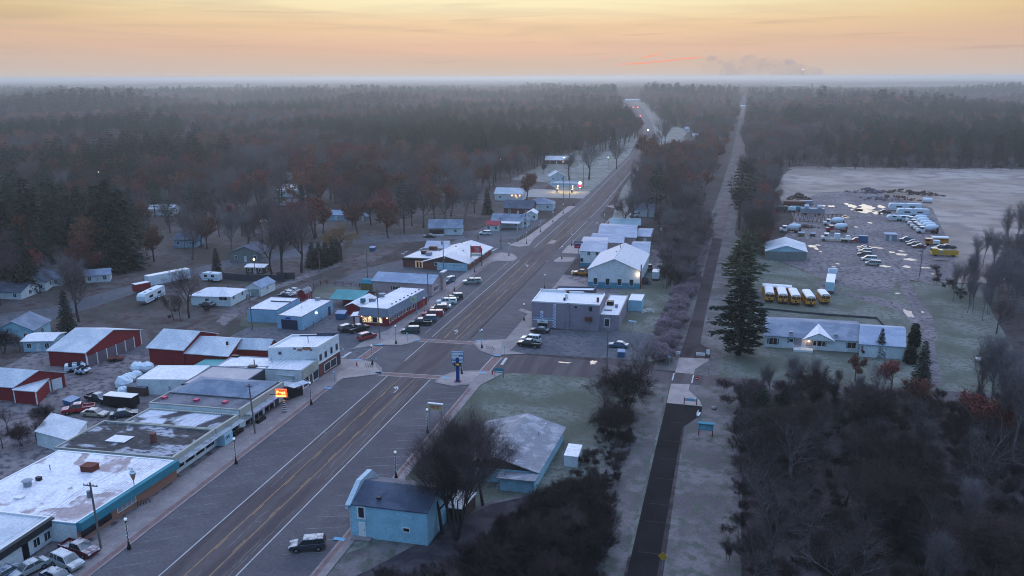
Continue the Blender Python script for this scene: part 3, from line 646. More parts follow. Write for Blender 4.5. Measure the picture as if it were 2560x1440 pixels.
b = Bld('storefront', 'low shop with tar black snow patched roof and cream fascia over a long metal awning', 'shop', 3.1, NW=('A', 850, 165), NE=('A', 1752, 238), SE=('A', 1405, 472))
b.flat(M_wp, R_black, .3, M_creamx); b.band('fascia', 'E', 0, 1, 2.1, 3.14, .004, .22, M_cream); awning(b, 'E', .02, 1, 2.3, 1.35, R_corr, .2)
b.vent('A', 1258, 345, 2.8, .7, .7, 1.5, M_brickr, 'chimney'); b.vent('A', 980, 325, 2.8, 3.2, 2.2, .15, R_white, 'roof_hatch')
row_windows(b, 'E', 4, .02, .98, 1.25, 2.2, 1.2, M_trim, M_glass)
b = Bld('storefront', 'low shop with half frosted roof and projecting entrance under a ribbed metal awning', 'shop', 3.15, NW=('A', 1225, 62), NE=('A', 1945, 118), SE=('A', 1756, 236))
b.flat(M_wp, R_blfr, .3, M_creamx); b.band('fascia', 'E', 0, 1, 2.1, 3.19, .004, .22, M_cream); awning(b, 'E', -.1, 1, 2.3, 1.35, R_corr, .2)
for x, y in ((1742, 195), (1815, 145)): b.vent('A', x, y, 2.8, .2, .2, .7, M_steel, 'roof_pipe', True)
row_windows(b, 'E', 2, .3, 1, 1.25, 2.6, 1.2, M_trim, M_glass); b.door('E', 'A', 1850, .9, 1.9, M_lbl, 330)
o = b.bx('entrance', M_lbl, b.W, b.W + 1.5, .2, 2.4, 0, 2.0); t = text('OPEN', .7, M_bl, b.root, b.wp('E', 1.3, 1.3, 1.52) - b.c, (pi / 2, 0, pi / 2 + rad(2)))
b = Bld('pizza_shop', 'cream fronted shop with pink roof vents and a big lit orange sign', 'shop', 3.7, SW=('C', 118, 857), SE=('C', 972, 925), NE=('C', 1390, 662))
b.flat(M_ww, R_grav, .25, M_creamx); b.band('fascia', 'E', 0, 1, 2.2, 3.75, .004, .25, M_cream)
b.hip(M_ww, R_shin, 1.3, wall=False, z=3.78, box=(.5, b.W - .7, b.D * .36, b.D - .2)); b.band('string_light', 'E', .1, .9, 2.15, 2.22, 1.36, 1.40, lamp_m('purple_light', (.30, .15, .6), .35))
b.bx('upper_wall', M_creamx, .7, b.W - .9, b.D * .38, b.D - .4, 3.5, 3.775)
awning(b, 'E', .08, .92, 2.35, 1.35, R_corr, .2)
for x, y in ((270, 815), (573, 838), (845, 860)): b.vent('C', x, y, 3.6, .8, .8, .25, mat('pink_vent', (.5, .05, .12), .5))
b.vent('C', 320, 740, 4.2, .35, .35, .8, M_steel, 'roof_pipe', True)
for x, y, w in ((1080, 1035, 2.6), (1160, 975, 2.6), (1260, 905, 3.0)): b.win('E', 'C', x, y, w, 1.1, M_trim, M_glass)
b.door('E', 'C', 1335, 1.2, 2.1, M_wood, 880); bz = b
b = Bld('building', 'beige flat roof with dark grey east wall behind the pizza shop', 'building', 4.0, NW=('C', 722, 512), NE=('C', 1262, 515), SE=('C', 1000, 683))
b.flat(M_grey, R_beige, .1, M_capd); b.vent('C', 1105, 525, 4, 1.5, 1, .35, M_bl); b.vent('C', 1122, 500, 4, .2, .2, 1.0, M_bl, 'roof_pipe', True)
b = Bld('building', 'white frosted flat roof with a pale side wall beside the wrapped boats', 'building', 3.2, SW=('C', 2, 636), SE=('C', 515, 640), NW=('C', 212, 503))
b.flat(M_wp, R_white, .1, M_trim)
b = Bld('bar', 'small black fronted bar with stepped metal canopy roof', 'shop', 2.9, SE=('C', 1432, 705), NE=('C', 1575, 655), W=4)
b.flat(M_bl, R_corr, .2, M_steel); awning(b, 'E', -.05, 1.05, 3.0, 1.5, R_metal, .35); b.band('sign', 'E', .6, .85, 1.7, 2.2, .05, .12, mat('faded_pink', (.35, .12, .16), .6))
b = Bld('patio_shelter', 'open metal roofed patio shelter tucked between bar and white shop', 'shelter', 3.0, SW=('C', 1270, 588), SE=('C', 1492, 608), NW=('C', 1345, 545))
b.bx('roof', R_metalw, 0, b.W, 0, b.D, 2.9, 3.02)
for x in (.15, b.W - .15):
    for y in (.15, b.D - .15): b.bx('post', M_steel, x - .07, x + .07, y - .07, y + .07, 0, 2.9)
b = Bld('shop', 'single storey shop with cream sign board above a white and red trimmed front', 'shop', 4.1, NW=('C', 925, 412), NE=('C', 1718, 452), SE=('C', 1568, 556))
b.flat(M_wp, R_white, .15, M_steel); b.band('fascia', 'E', 0, 1, 2.2, 4.2, .004, .2, M_cream)
for x, y in ((1612, 655), (1702, 590)): b.win('E', 'C', x, y, 1.7, 1.7, mat('maroon', (.10, .03, .04), .6), M_glass)
b.door('E', 'C', 1658, 1.0, 2.1, M_wood, 620); b.vent('C', 1290, 485, 4, .15, .15, 1.1, M_steel, 'roof_pipe', True); b.vent('C', 945, 425, 4, 1.3, .8, .3, M_bl)
b = Bld('corner_building', 'two storey white corner building with a brown brick ground floor and peeling side wall', 'building', 6.8, SW=('C', 1248, 336), SE=('C', 1715, 330), NE=('C', 1920, 207))
b.flat(M_wp, R_white, .4, M_trim); b.band('brick_base', 'E', 0, .995, 0, 2.95, .004, .12, M_brickr); b.band('cornice', 'E', 0, 1, 2.95, 3.05, .004, .15, M_trim)
for x, y in ((1748, 430), (1797, 400), (1850, 362), (1900, 330)): b.win('E', 'C', x, y, .75, 1.25, M_steel, M_glass, bars=0)
for x, y in ((1808, 520), (1864, 478)):
    a, _ = b.hit('E', 'C', x, y); o = b.add('shop_window', b.wb(MB(), 'E', a - 1.3, a + 1.3, .5, 2.3, .121, .18), M_trim); b.add('pane', b.wb(MB(), 'E', a - 1.15, a + 1.15, .62, 2.2, .18, .19), M_glass, o)
a, _ = b.hit('E', 'C', 1915, 440); b.add('door', b.wb(MB(), 'E', b.D - 1.6, b.D - .3, 0, 2.4, .121, .15), M_dark)
pm = MB(); a, zz = b.hit('S', 'C', 1590, 352)
R_ = random.Random(3)
for i in range(9):
    x = a + R_.uniform(-1.9, 1.9); z_ = zz + R_.uniform(-.25, .25); b.wb(pm, 'S', x - R_.uniform(.2, .6), x + R_.uniform(.2, .6), z_ - R_.uniform(.1, .25), z_ + R_.uniform(.1, .25), .003, .012 + .001 * i)
b.add('bare_patch', pm, M_brick); b.win('S', 'C', 1365, 390, .5, .5, M_steel, M_glass, bars=0)
b.vent('C', 1632, 285, 6.5, .15, .15, 1.2, M_bl, 'roof_pipe', True)
for i, (x0, x1, zt) in enumerate(((.0, .18, 6.2), (.18, .55, 6.75), (.55, .99, 7.2))): b.band('stepped_parapet', 'N', x0, x1, 6.0, zt, -.3, -.004 + .01 * i, M_capd)
# red metal barns
b = Bld('barn', 'dark red metal barn with blue frosted roof, tall west half of the linked pair', 'barn', 3.9, SW=('C', 118, 333), SE=('C', 445, 357), NE=('C', 760, 205))
b.gable(M_red, R_metal, 2.3); 
b = Bld('barn', 'long dark red barn wing under a frosted metal roof running to the white corner building', 'barn', 3.1, SW=('C', 447, 384), SE=('C', 868, 415), NW=('C', 700, 232))
b.gable(M_red, R_metal, 1.9); b.vent('C', 865, 308, 4.6, .4, .4, .6, M_bl)
b = Bld('barn', 'narrow red barn extension with frosted roof behind the flat white shop', 'barn', 3.4, SW=('C', 935, 338), SE=('C', 1238, 350), NE=('C', 1350, 295))
b.gable(M_red, R_metal, 1.5)
b = Bld('shed', 'small teal roofed lean to against the dark red barn', 'shed', 2.4, SW=('C', 545, 512), SE=('C', 745, 512), NE=('C', 860, 450))
b.walls(M_grey, 2.3); b.bx('roof', R_green, -.3, b.W + .3, -.3, b.D, 2.31, 2.42)
b = Bld('garage_barn', 'big red barn with frosted roof and a row of five brown garage doors', 'barn', 3.5, SW=('B', 480, 705), SE=('B', 850, 727), NE=('B', 1403, 500))
b.gable(M_red, R_metal, 2.5, oh=.3)
for i in range(5): b.door('E', 'B', 0, b.D * .162, 2.5, M_garage, name='garage_door', a=b.D * (.10 + .168 * i))
for f in (0, 1): b.bx('corner_trim', M_trim, b.W + .004, b.W + .06, f * (b.D - .25), .25 + f * (b.D - .25), 0, 3.4)
for i in range(6): b.bx('door_trim', M_trim, b.W + .004, b.W + .09, b.D * (.016 + .168 * i) - .12, b.D * (.016 + .168 * i) + .12, 0, 2.6)
b = Bld('garage_barn', 'red barn at the left edge with two white overhead doors and frosted roof', 'barn', 2.9, SE=('B', 130, 1072), NE=('B', 640, 930), W=10)
b.gable(M_red, R_metal, 1.9, oh=.3)
for f in (.60, .83): b.door('E', 'B', 0, b.D * .2, 2.2, M_wdoor, name='garage_door', a=b.D * f)
b = Bld('shed', 'small red shed with flat frosted roof in front of the white overhead doors', 'shed', 2.7, SW=('B', 130, 1098), SE=('B', 358, 1115), NE=('B', 482, 990))
b.walls(M_red, 2.6); b.bx('roof', R_metal, -.2, b.W + .2, -.2, b.D + .2, 2.61, 2.75)
for x, y in ((-.02, -.02), (b.W - .2, -.02)): b.bx('corner_trim', M_trim, x - .03, x + .2, y - .03, y + .2, 0, 2.59)
b = Bld('storage_shed', 'pale blue grey shed behind twiggy shrubs next to the dark tar roofs', 'shed', 2.6, SW=('A', 290, 255), SE=('A', 585, 335), NE=('A', 705, 180))
b.walls(M_wp, 2.5); b.bx('roof', R_metal, -.2, b.W + .2, -.2, b.D + .2, 2.51, 2.63)
# blue block garage
b = Bld('auto_garage', 'blue block workshop wing with white flat roof west of the garage door wing', 'garage', 3.4, SW=('X', 125, 542), SE=('X', 700, 567), NW=('X', 575, 312))
b.flat(M_blw, R_white, .12, M_capd); b.vent('X', 1460, 385, 3.3, 1.2, 1.0, .7, M_steel, 'air_conditioner') if 0 else None
b.bx('roof_step', M_capd, b.W * .3, b.W * .98, b.D * .62, b.D * .64, 3.35, 3.6)
b = Bld('auto_garage', 'blue block garage with a dark overhead door and blue oval sign', 'garage', 3.4, SW=('X', 690, 660), SE=('X', 1165, 697), NE=('X', 1745, 378))
b.flat(M_blw, R_white, .1, M_capd); a, _ = b.hit('S', 'X', 935, 850); b.door('S', 'X', 0, 4.4, 2.4, M_ddoor, name='garage_door', a=a)
a, zz = b.hit('S', 'X', 905, 718); sg = MB(); c0 = b.wp('S', a, zz, .1)
sg.prism([(cos(t * pi / 8) * .8, sin(t * pi / 8) * .28) for t in range(16)], 0, .05); o = sg.build('oval_sign', mat('sign_blue', (.02, .05, .3), .4), b.root); o.location = c0 - b.c + Vector((0, .06, 0)); o.rotation_euler = (pi / 2, 0, math.atan2(b.u.y, b.u.x))
b.door('E', 'X', 0, 1.1, 2.2, M_ddoor, a=b.D - 2.2); b.vent('X', 1462, 385, 3.3, 1.1, .9, .7, M_steel, 'air_conditioner'); b.vent('X', 1168, 545, 3.3, .15, .15, .8, M_steel, 'roof_pipe', True); b.vent('X', 1230, 420, 3.3, .15, .15, .8, M_steel, 'roof_pipe', True)
for x in (1190, 1345, 1500, 1635): 
    a, _ = b.hit('E', 'X', x, 850 - (x - 1190) * .3); b.add('bollard', MB().tube(b.wp('E', a, 0, .5), b.wp('E', a, 1.1, .5), .09), mat('faded_red', (.35, .06, .09), .7))
b.add('wall_lamp', b.wb(MB(), 'E', b.D * .42, b.D * .42 + .3, 2.4, 2.7, .004, .3), L_wht)
# red restaurant
b = Bld('restaurant', 'red restaurant with a grey shingled mansard roof and lit south windows', 'restaurant', 2.4, SW=('W', 345, 612), SE=('W', 1000, 660), NE=('W', 1868, 185))
b.walls(M_redw, 2.38)
b.bx('mansard', M_mans, -.35, b.W + .35, -.35, b.D + .35, 2.385, 4.45, t=(.7, .7, .7, .7))
b.bx('roof', R_white, .36, b.W - .36, .36, b.D - .36, 4.455, 4.5)
for x, y in ((475, 705), (590, 712), (697, 718), (808, 722)): b.win('S', 'W', x, y, 1.15, 1.3, mat('cream_frame', (.62, .55, .42), .6), M_lit if x != 697 else M_glass, bars=0, fr=.14)
for x, y in ((1035, 720), (1097, 672), (1160, 630), (1235, 590), (1297, 550), (1360, 505), (1420, 465), (1498, 435), (1560, 410)): b.win('E', 'W', x, y, .75, 1.2, M_trim, M_glass, bars=0, fr=.12)
for x in (400, 590, 970): 
    a, _ = b.hit('S', 'W', x, 640); b.add('wall_lamp', b.wb(MB(), 'S', a - .09, a + .09, 2.1, 2.25, .004, .2), L_or)
for i in range(8): b.bx('roof_vent', M_bl, b.W - 1.4, b.W - 1.1, b.D * (.2 + .1 * i), b.D * (.2 + .1 * i) + .3, 4.5, 4.75)
b.vent('W', 860, 200, 4.45, 1.3, 1.3, .9, M_steel, 'exhaust_fan', True); b.vent('W', 640, 300, 4.45, 1.5, .8, .7, M_steel, 'air_conditioner')
b = Bld('entrance_porch', 'red side porch with white door and frosted lean to roof on the red restaurant', 'porch', 2.5, SW=('W', 200, 622), SE=('W', 358, 608), NE=('W', 420, 520))
b.walls(M_redw, 2.4); b.bx('roof', R_white, -.6, b.W, -.3, b.D, 2.41, 2.5, t=(0, 0, 0, 0)); b.door('S', 'W', 298, 1.1, 2.1, M_wdoor, 710)
b = Bld('kitchen_wing', 'small red gabled wing at the back of the restaurant', 'annex', 2.3, SW=('X', 1985, 488), SE=('X', 2262, 505), NE=('X', 2560, 330))
b.gable(M_redw, R_white, .9, axis='y', oh=.3); b.vent('X', 2315, 415, 2.9, 1.0, 1.0, .9, M_teal, 'air_conditioner')
b = Bld('pavilion', 'open sided red pavilion with bright teal metal roof', 'shelter', 2.3, SW=('X', 1700, 350), SE=('X', 2270, 378), NE=('X', 2560, 235))
b.bx('wall', M_redw, b.W * .28, b.W * .95, b.D * .25, b.D * .95, 0, 2.25); 
mb = MB(); h = 2.3
for y0, y1, z0, z1 in ((-.3, b.D / 2, h - .1, h + 1.5), (b.D + .3, b.D / 2, h - .1, h + 1.5)):
    a = [(-.3, y0, z0), (b.W + .3, y0, z0), (b.W + .3, y1, z1), (-.3, y1, z1)]
    if y0 > y1: a = a[::-1]
    lo = [b.p(*q) for q in a]; mb.hexa(lo, [q + Vector((0, 0, .1)) for q in lo])
b.add('roof', mb, R_green); gb = MB(); gb.poly([b.p(b.W, 0, h), b.p(b.W, b.D, h), b.p(b.W, b.D / 2, h + 1.45)]); b.add('gable', gb, M_redw)
for x in (.1, b.W - .1):
    for y in (.1, b.D - .1): b.bx('post', M_trim, x - .08, x + .08, y - .08, y + .08, 0, 2.2)
# gambrel shed, olive shed
b = Bld('gambrel_shed', 'little red barn shaped shed with grey gambrel roof by the parked white cars', 'shed', 2.0, SW=('X', 1088, 255), SE=('X', 1232, 268), NE=('X', 1355, 205))
pf = [(0, 0), (b.W, 0), (b.W, 2.0), (b.W * .85, 2.75), (b.W * .5, 3.2), (b.W * .15, 2.75), (0, 2.0)]
mb = MB(); 
for y in (0, b.D): mb.poly([b.p(x, y, z) for x, z in pf])
for x in (0, b.W): mb.poly([b.p(x, 0, 0), b.p(x, b.D, 0), b.p(x, b.D, 2), b.p(x, 0, 2)])
b.add('wall', mb, M_redw); mb = MB()
for (x0, z0), (x1, z1) in zip(pf[2:-1], pf[3:]):
    lo = [b.p(x1, -.15, z1), b.p(x0, -.15, z0), b.p(x0, b.D + .15, z0), b.p(x1, b.D + .15, z1)]; lo = lo if x0 > x1 else lo[::-1]; mb.hexa([q + Vector((0, 0, .01)) for q in lo], [q + Vector((0, 0, .09)) for q in lo])
b.add('roof', mb, R_greysh)
for f in (.35, .65): b.bx('door', M_trim, b.W + .004, b.W + .05, b.D * f, b.D * f + .1, 0, 1.9)
b = Bld('shed', 'tan board shed with dark green curved roof beside the pink building', 'shed', 2.4, SW=('D', 1203, 352), SE=('D', 1322, 358), D=3)
b.walls(M_olive, 2.4); b.bx('roof', M_teal, -.1, b.W + .1, -.15, b.D + .15, 2.41, 3.4, t=(.1, .1, .9, .9))
b = Bld('pink_building', 'long pale pink building with a blue grey metal roof facing the street', 'building', 3.5, SW=('D', 1322, 327), SE=('D', 1920, 362), NE=('D', 2040, 292))
b.gable(M_pink, R_blue, 1.6, oh=.3); b.win('S', 'D', 1555, 400, 1.5, 1.0, M_trim, M_glass)
for dx in (-1, 1):
    a, zz = b.hit('S', 'D', 1555, 400); b.add('shutter', b.wb(MB(), 'S', a + dx * 1.15 - .2, a + dx * 1.15 + .2, zz - .55, zz + .55, .004, .06), mat('navy', (.03, .04, .09), .6))
b.win('E', 'D', 1962, 400, 3.4, 1.2, M_trim, M_glass, bars=3); o = b.band('sign_tower', 'E', .72, .98, 0, 5.4, .1, .7, M_pink); b.band('cap', 'E', .66, 1.04, 5.4, 5.7, -.1, .95, R_white, o); b.band('sign_board', 'E', .75, .95, 3.6, 5.2, .701, .74, M_grw, o)
# red oak
b = Bld('tavern', 'wide white roofed tavern with brick east wall and pale blue gable end', 'restaurant', 2.5, SW=('V', 150, 848), SE=('V', 1160, 888), NE=('V', 1700, 525))
b.gable(M_brickr, R_metalw, 2.1, axis='y', oh=.5, gm=M_wood); b.band('white_front', 'S', .32, .995, 0, 2.45, .004, .06, M_lbl)
for x, y, w in ((465, 900, 1.3), (578, 918, 1.5), (765, 925, 1.2), (1012, 938, 1.5)): b.win('S', 'V', x, y, w, 1.0, M_trim, M_glass, bars=0)
a, zz = b.hit('S', 'V', 642, 750); b.add('gable_lamp', b.wb(MB(), 'S', a - .15, a + .15, zz - .4, zz + .4, .02, .1), M_trim)
for i in range(7): b.band('fascia_block', 'E', .03 + .14 * i, .11 + .14 * i, 2.0, 2.45, .03, .35, M_trim)
for x, y in ((1060, 620), (905, 516), (1035, 440), (1100, 408)): b.vent('V', x, y, 3.9, .5, .4, .3, M_bl)
a, zz = b.hit('S', 'V', 905, 935); text('WELCOME', .5, M_teal, b.root, b.wp('S', a, zz, .08) - b.c, (pi / 2, 0, math.atan2(b.u.y, b.u.x)))
b2 = Bld('entrance_canopy', 'flat canopied entrance block of the tavern with warm lit doorway and grey fascia', 'porch', 3.2, SW=('K', 272, 717), SE=('K', 735, 735), NW=('K', 520, 610))
b2.flat(M_brickr, R_metalw, .1, M_steel); b2.band('fascia', 'S', -.01, 1.01, 2.35, 3.22, .004, .5, M_dark)
a, _ = b2.hit('S', 'K', 570, 830); o = b2.add('doorway', b2.wb(MB(), 'S', a - 2.6, a + 2.6, .05, 2.3, .004, .06), mat('lit_porch', (.75, .5, .32), .7, emit=.35))
for dx in (-2.2, -1.2, .2, 1.5): b2.add('door', b2.wb(MB(), 'S', a + dx, a + dx + .7, .1, 2.0, .06, .1), M_glass, o)
for x, y, w, m in ((610, 670, 2.6, M_bl), (715, 610, 2.4, M_rust), (655, 690, 1.6, M_steel)): b2.vent('K', x, y, 3.15, w, 1.5, 1.1, m, 'air_conditioner')
for x, y in ((540, 620), (575, 605), (320, 665), (275, 690)): b2.vent('K', x, y, 3.15, .9, .9, .6, M_steel, 'exhaust_fan', True)
b2.add('wall_lamp', b2.wb(MB(), 'W', .2, .5, 2.5, 2.8, .004, .3), L_redl)
b = Bld('annex', 'blue grey roofed annex behind the tavern', 'annex', 2.6, SW=('V', 200, 548), SE=('V', 700, 552), NW=('V', 290, 400))
b.gable(M_wp, R_blue, 1.0, oh=.3, off=.7)
# ---------------------------------------------------------------- east side
b = Bld('bar_building', 'two storey mauve block building with checkered pilasters on its parking lot wall', 'building', 6.7, SW=('H', 222, 392), SE=('H', 1500, 462), NW=('H', 385, 190))
b.flat(M_mauve, R_white, .3, M_trim)
chk = mat('checker_white', (.72, .72, .78), .7); chb = mat('checker_blue', (.05, .05, .30), .7)
for x, z0, z1 in ((412, 2.2, 4.3), (648, 0.1, 6.1)):
    a, _ = b.hit('S', 'H', x, 700); o = b.add('pilaster', b.wb(MB(), 'S', a - .35, a + .35, z0, z1, .004, .22), chk); mb = MB(); n = int((z1 - z0) / .35)
    for i in range(n): b.wb(mb, 'S', a - .3 + .3 * (i % 2), a + .3 * (i % 2), z0 + i * .35, z0 + i * .35 + .3, .221, .235)
    b.add('checker', mb, chb, o)
b.band('blue_band', 'S', .02, .34, 2.35, 2.6, .004, .13, M_blw); b.band('blue_band', 'S', .02, .34, 1.95, 2.1, .004, .1, M_trim)
a, _ = b.hit('S', 'H', 425, 800); b.add('door', b.wb(MB(), 'S', a - 1.2, a + 1.2, 0, 1.25, .004, .08), M_bl); o = b.add('sign_board', b.wb(MB(), 'S', a - 1.3, a + 1.3, 1.25, 2.0, .08, .3), M_trim); text('GRILL', .5, M_bl, b.root, b.wp('S', a, 1.65, .32) - b.c, (pi / 2, 0, math.atan2(b.u.y, b.u.x)))
b.door('S', 'H', 790, 1.1, 2.2, M_mauve, 850); b.win('S', 'H', 1050, 512, .7, .45, M_mauve, M_glass, bars=0); b.win('S', 'H', 1325, 545, .8, 1.2, M_mauve, M_glass, bars=0)
a, zz = b.hit('S', 'H', 1290, 725); b.add('air_conditioner', b.wb(MB(), 'S', a - .8, a + .9, zz - .5, zz + .5, .1, .8), M_rust)
b.band('pier', 'S', .515, .56, 0, 6.68, .004, .25, M_mauve); b.band('pier', 'S', .12, .15, 2.7, 6.4, .004, .12, M_mauve)
b.vent('H', 900, 245, 6.5, .6, .6, .5, M_bl); b.vent('H', 880, 350, 6.5, .7, .9, 1.2, M_trim, 'chimney'); b.vent('H', 838, 380, 6.5, .5, .5, .6, M_bl); b.vent('H', 1465, 410, 6.5, .55, .55, 1.0, M_brickr, 'chimney')
for i in range(3): b.band('parapet_step', 'N', .3 * i, .3 * i + .38, 6.3, 7.1 - .2 * i, -.32 + .01 * i, -.02, M_trim)
b = Bld('kitchen_wing', 'one storey grey wing with white roof and a tall white framed window beside the bar', 'annex', 3.9, SW=('H', 1492, 648), SE=('H', 1866, 664), NE=('H', 2035, 288))
b.flat(M_mauve, R_white, .12, M_steel); b.win('S', 'H', 1637, 805, 1.15, 1.9, M_trim, M_glass, bars=0, fr=.16)
b.vent('H', 1700, 470, 3.8, 1.7, 1.5, 1.0, M_bl, 'air_conditioner'); b.vent('H', 1815, 525, 3.8, .7, .7, .9, M_steel, 'exhaust_fan', True); b.vent('H', 1660, 575, 3.8, 1.8, .9, .3, M_steel)
b = Bld('shed', 'pale blue lean to shed with white roof east of the bar kitchen', 'shed', 3.0, SW=('H', 2040, 375), SE=('H', 2290, 388), NE=('H', 2345, 270))
b.flat(M_cyan, R_white, .1, M_trim); b.door('S', 'H', 2165, .9, 2.0, M_cyan, 450)
b = Bld('walled_yard', 'low roof with a dark parapet just north of the bar', 'building', 3.0, SW=('H', 640, 185), SE=('H', 1390, 195), NW=('H', 705, 112))
b.flat(M_brickr, R_white, .5, M_capd)
b = Bld('workshop', 'tall white workshop with a frosted gable roof, blue base and four dark windows', 'building', 5.5, SW=('L', 612, 1066), SE=('L', 1330, 1090), NE=('L', 1450, 858))
b.gable(M_wp, mat('frosted_white_roof', (.60, .57, .585), .8, (.54, .515, .55), .12, .4, .7, col3=(.56, .54, .57), sc3=.6), 3.2, axis='y', oh=.35); b.band('blue_base', 'S', 0, 1, 0, 1.7, .004, .03, wallm('blue_paint', (.06, .24, .34)))
for x in (713, 880, 1045, 1210): b.win('S', 'L', x, 1235 + (x - 713) * .04, 1.15, 1.9, M_trim, M_glass, bars=0)
o = b.add('wall_lamp', b.wb(MB(), 'S', b.W - .6, b.W - .3, 4.3, 4.6, .004, .35), L_warm)
pl = bpy.data.lights.new('wall_lamp_light', 'POINT'); pl.energy = 60; pl.color = (1, .75, .45); pl.shadow_soft_size = .1; po = bpy.data.objects.new('wall_lamp_light', pl); COL.objects.link(po); po.parent = b.root; po.location = b.wp('S', b.W - .45, 4.35, .8) - b.c
b.vent('L', 1035, 850, 8.0, 1.6, .9, .5, M_bl); b.vent('L', 1060, 800, 8.0, .2, .2, 1.5, M_bl, 'roof_pipe', True)
for i in range(11): b.bx('ridge_vent', M_bl, b.W * .495, b.W * .505, b.D * (.08 + .08 * i), b.D * (.08 + .08 * i) + .35, 8.7, 8.95)
b.door('E', 'L', 0, 1, 2.1, M_steel, a=b.D * .5); b.band('blue_base', 'E', 0, 1, 0, 1.2, .004, .03, wallm('blue_paint', (.06, .24, .34)))
b.bx('flue', M_rust, b.W + .1, b.W + .4, .3, .6, 0, 7.2)
b = Bld('office', 'two storey white office with blue roof fronting the street beside the white workshop', 'building', 5.0, SW=('L', 502, 820), SE=('L', 860, 835), NW=('L', 560, 640) if 0 else ('L', 556, 622))
b.gable(M_wp, R_blue, 1.1, oh=.2); b.win('S', 'L', 620, 850, .9, 1.2, M_trim, M_glass); b.win('S', 'L', 735, 852, .9, 1.2, M_trim, M_glass); b.win('S', 'L', 522, 938, .8, 1.1, M_steel, M_glass, bars=0); b.band('blue_base', 'S', 0, 1, 0, 1.2, .004, .03, wallm('blue_paint', (.06, .24, .34)))
b = Bld('shop', 'low building with blue grey roof directly behind the two storey office', 'building', 3.0, SW=('L', 645, 692), SE=('L', 1100, 712), NW=('L', 672, 560) if 0 else ('L', 690, 575))
b.gable(M_pink, R_blue, 1.2, oh=.2)
b = Bld('hardware_store', 'long tan building with wide blue grey roof and rear annex', 'building', 3.4, SW=('L', 752, 612), SE=('L', 1275, 636), NW=('L', 805, 440))
b.gable(M_pink, R_blue, 1.7, oh=.3)
b = Bld('annex', 'small tan annex with a white door and blue grey roof', 'annex', 2.8, SW=('L', 1285, 616), SE=('L', 1480, 622), NW=('L', 1325, 505))
b.gable(wallm('tan_wall', (.27, .22, .19)), R_blue, .9, oh=.25); b.door('S', 'L', 1397, 1.2, 2.2, M_wdoor, 670)
b = Bld('building', 'low red building under a teal grey roof facing the street', 'building', 2.8, SW=('L', 908, 452), SE=('L', 1330, 464), NW=('L', 935, 360))
b.gable(M_redw, mat('teal_grey_roof', (.14, .25, .30), .7, (.2, .3, .36), .3, .4, .6), 1.2, oh=.25)
b = Bld('building', 'blue roofed rear wing east of the white workshop', 'building', 3.5, SW=('L', 1200, 842), SE=('L', 1452, 845), NW=('L', 1245, 690))
b.gable(M_wp, R_blue, 1.4, oh=.2)
# manufactured home
b = Bld('ranch_house', 'long white ranch house with blue shutters, blue grey roof and lit porch', 'house', 2.7, SW=('S', 822, 677), SE=('S', 1832, 738), NW=('S', 850, 480))
b.gable(M_ww, R_shin, 1.5, oh=.35)
SH = mat('blue_shutter', (.04, .13, .20), .6)
for x, y, w, hh, n in ((908, 738, 1.7, 1.5, 1), (1102, 728, .9, .8, 0), (1352, 760, .7, 1.1, 0), (1402, 763, .9, 1.2, 0), (1447, 766, .6, 1.1, 0), (1745, 783, 1.8, 1.3, 1)):
    b.win('S', 'S', x, y, w, hh, M_trim, M_glass, bars=n)
for x, y in ((853, 735), (962, 742), (1070, 726), (1130, 730), (1330, 757), (1468, 767), (1695, 780)):
    a, zz = b.hit('S', 'S', x, y); b.add('shutter', b.wb(MB(), 'S', a - .18, a + .18, zz - .65, zz + .65, .004, .06), SH)
a0, _ = b.hit('S', 'S', 1215, 690); a1, _ = b.hit('S', 'S', 1575, 715)
mb = MB(); P0, P1, P2, P3 = b.p(a0, -1.0, 2.55), b.p(a1, -1.0, 2.55), b.p((a0 + a1) / 2, -1.0, 4.2), b.p((a0 + a1) / 2, b.D * .5, 4.2)
mb.poly([P0, P2, P3]); mb.poly([P2, P1, P3]); b.add('porch_roof', mb, R_white); mb = MB(); mb.poly([P0 + Vector((.3, .1, 0)), P1 + Vector((-.3, .1, 0)), P2 + Vector((0, .1, -.2))]); b.add('porch_gable', mb, M_ww)
a, _ = b.hit('S', 'S', 1180, 760); b.add('stone_panel', b.wb(MB(), 'S', a - .9, a + 3.2, .2, 2.4, .004, .05), M_mauve); b.door('S', 'S', 1235, 1.0, 2.0, M_wdoor, 770, z0=.3)
a, _ = b.hit('S', 'S', 1290, 725); b.add('porch_lamp', b.wb(MB(), 'S', a - .12, a + .12, 1.95, 2.2, .06, .3), L_warm)
pl = bpy.data.lights.new('porch_light', 'POINT'); pl.energy = 28; pl.color = (1, .7, .4); pl.shadow_soft_size = .1; po = bpy.data.objects.new('porch_light', pl); COL.objects.link(po); po.parent = b.root; po.location = b.wp('S', a, 2.0, .7) - b.c
a, _ = b.hit('S', 'S', 1225, 830); mb = MB(); b.ext(mb, a - 2.1, a + 2.1, -2.2, -.01, 0, .45)
for i in range(17): b.ext(mb, a - 2.1 + i * .26, a - 2.06 + i * .26, -2.2, -2.14, .45, 1.3)
b.ext(mb, a - 2.1, a + 2.1, -2.22, -2.12, 1.3, 1.4); b.add('porch_deck', mb, M_trim)
for x, y in ((1100, 655), (1580, 680), (1292, 605), (1632, 618)): b.vent('S', x, y, 3.4, .9 if x in (1100, 1580) else .3, .5, .35, M_steel)
b = Bld('ranch_garage', 'taller garage end of the long white ranch house behind the small spruce', 'garage', 2.9, SW=('S', 1836, 768), SE=('S', 2312, 800), NW=('S', 1850, 520) if 0 else ('S', 1842, 560))
b.gable(M_ww, R_blue, 1.9, oh=.3)
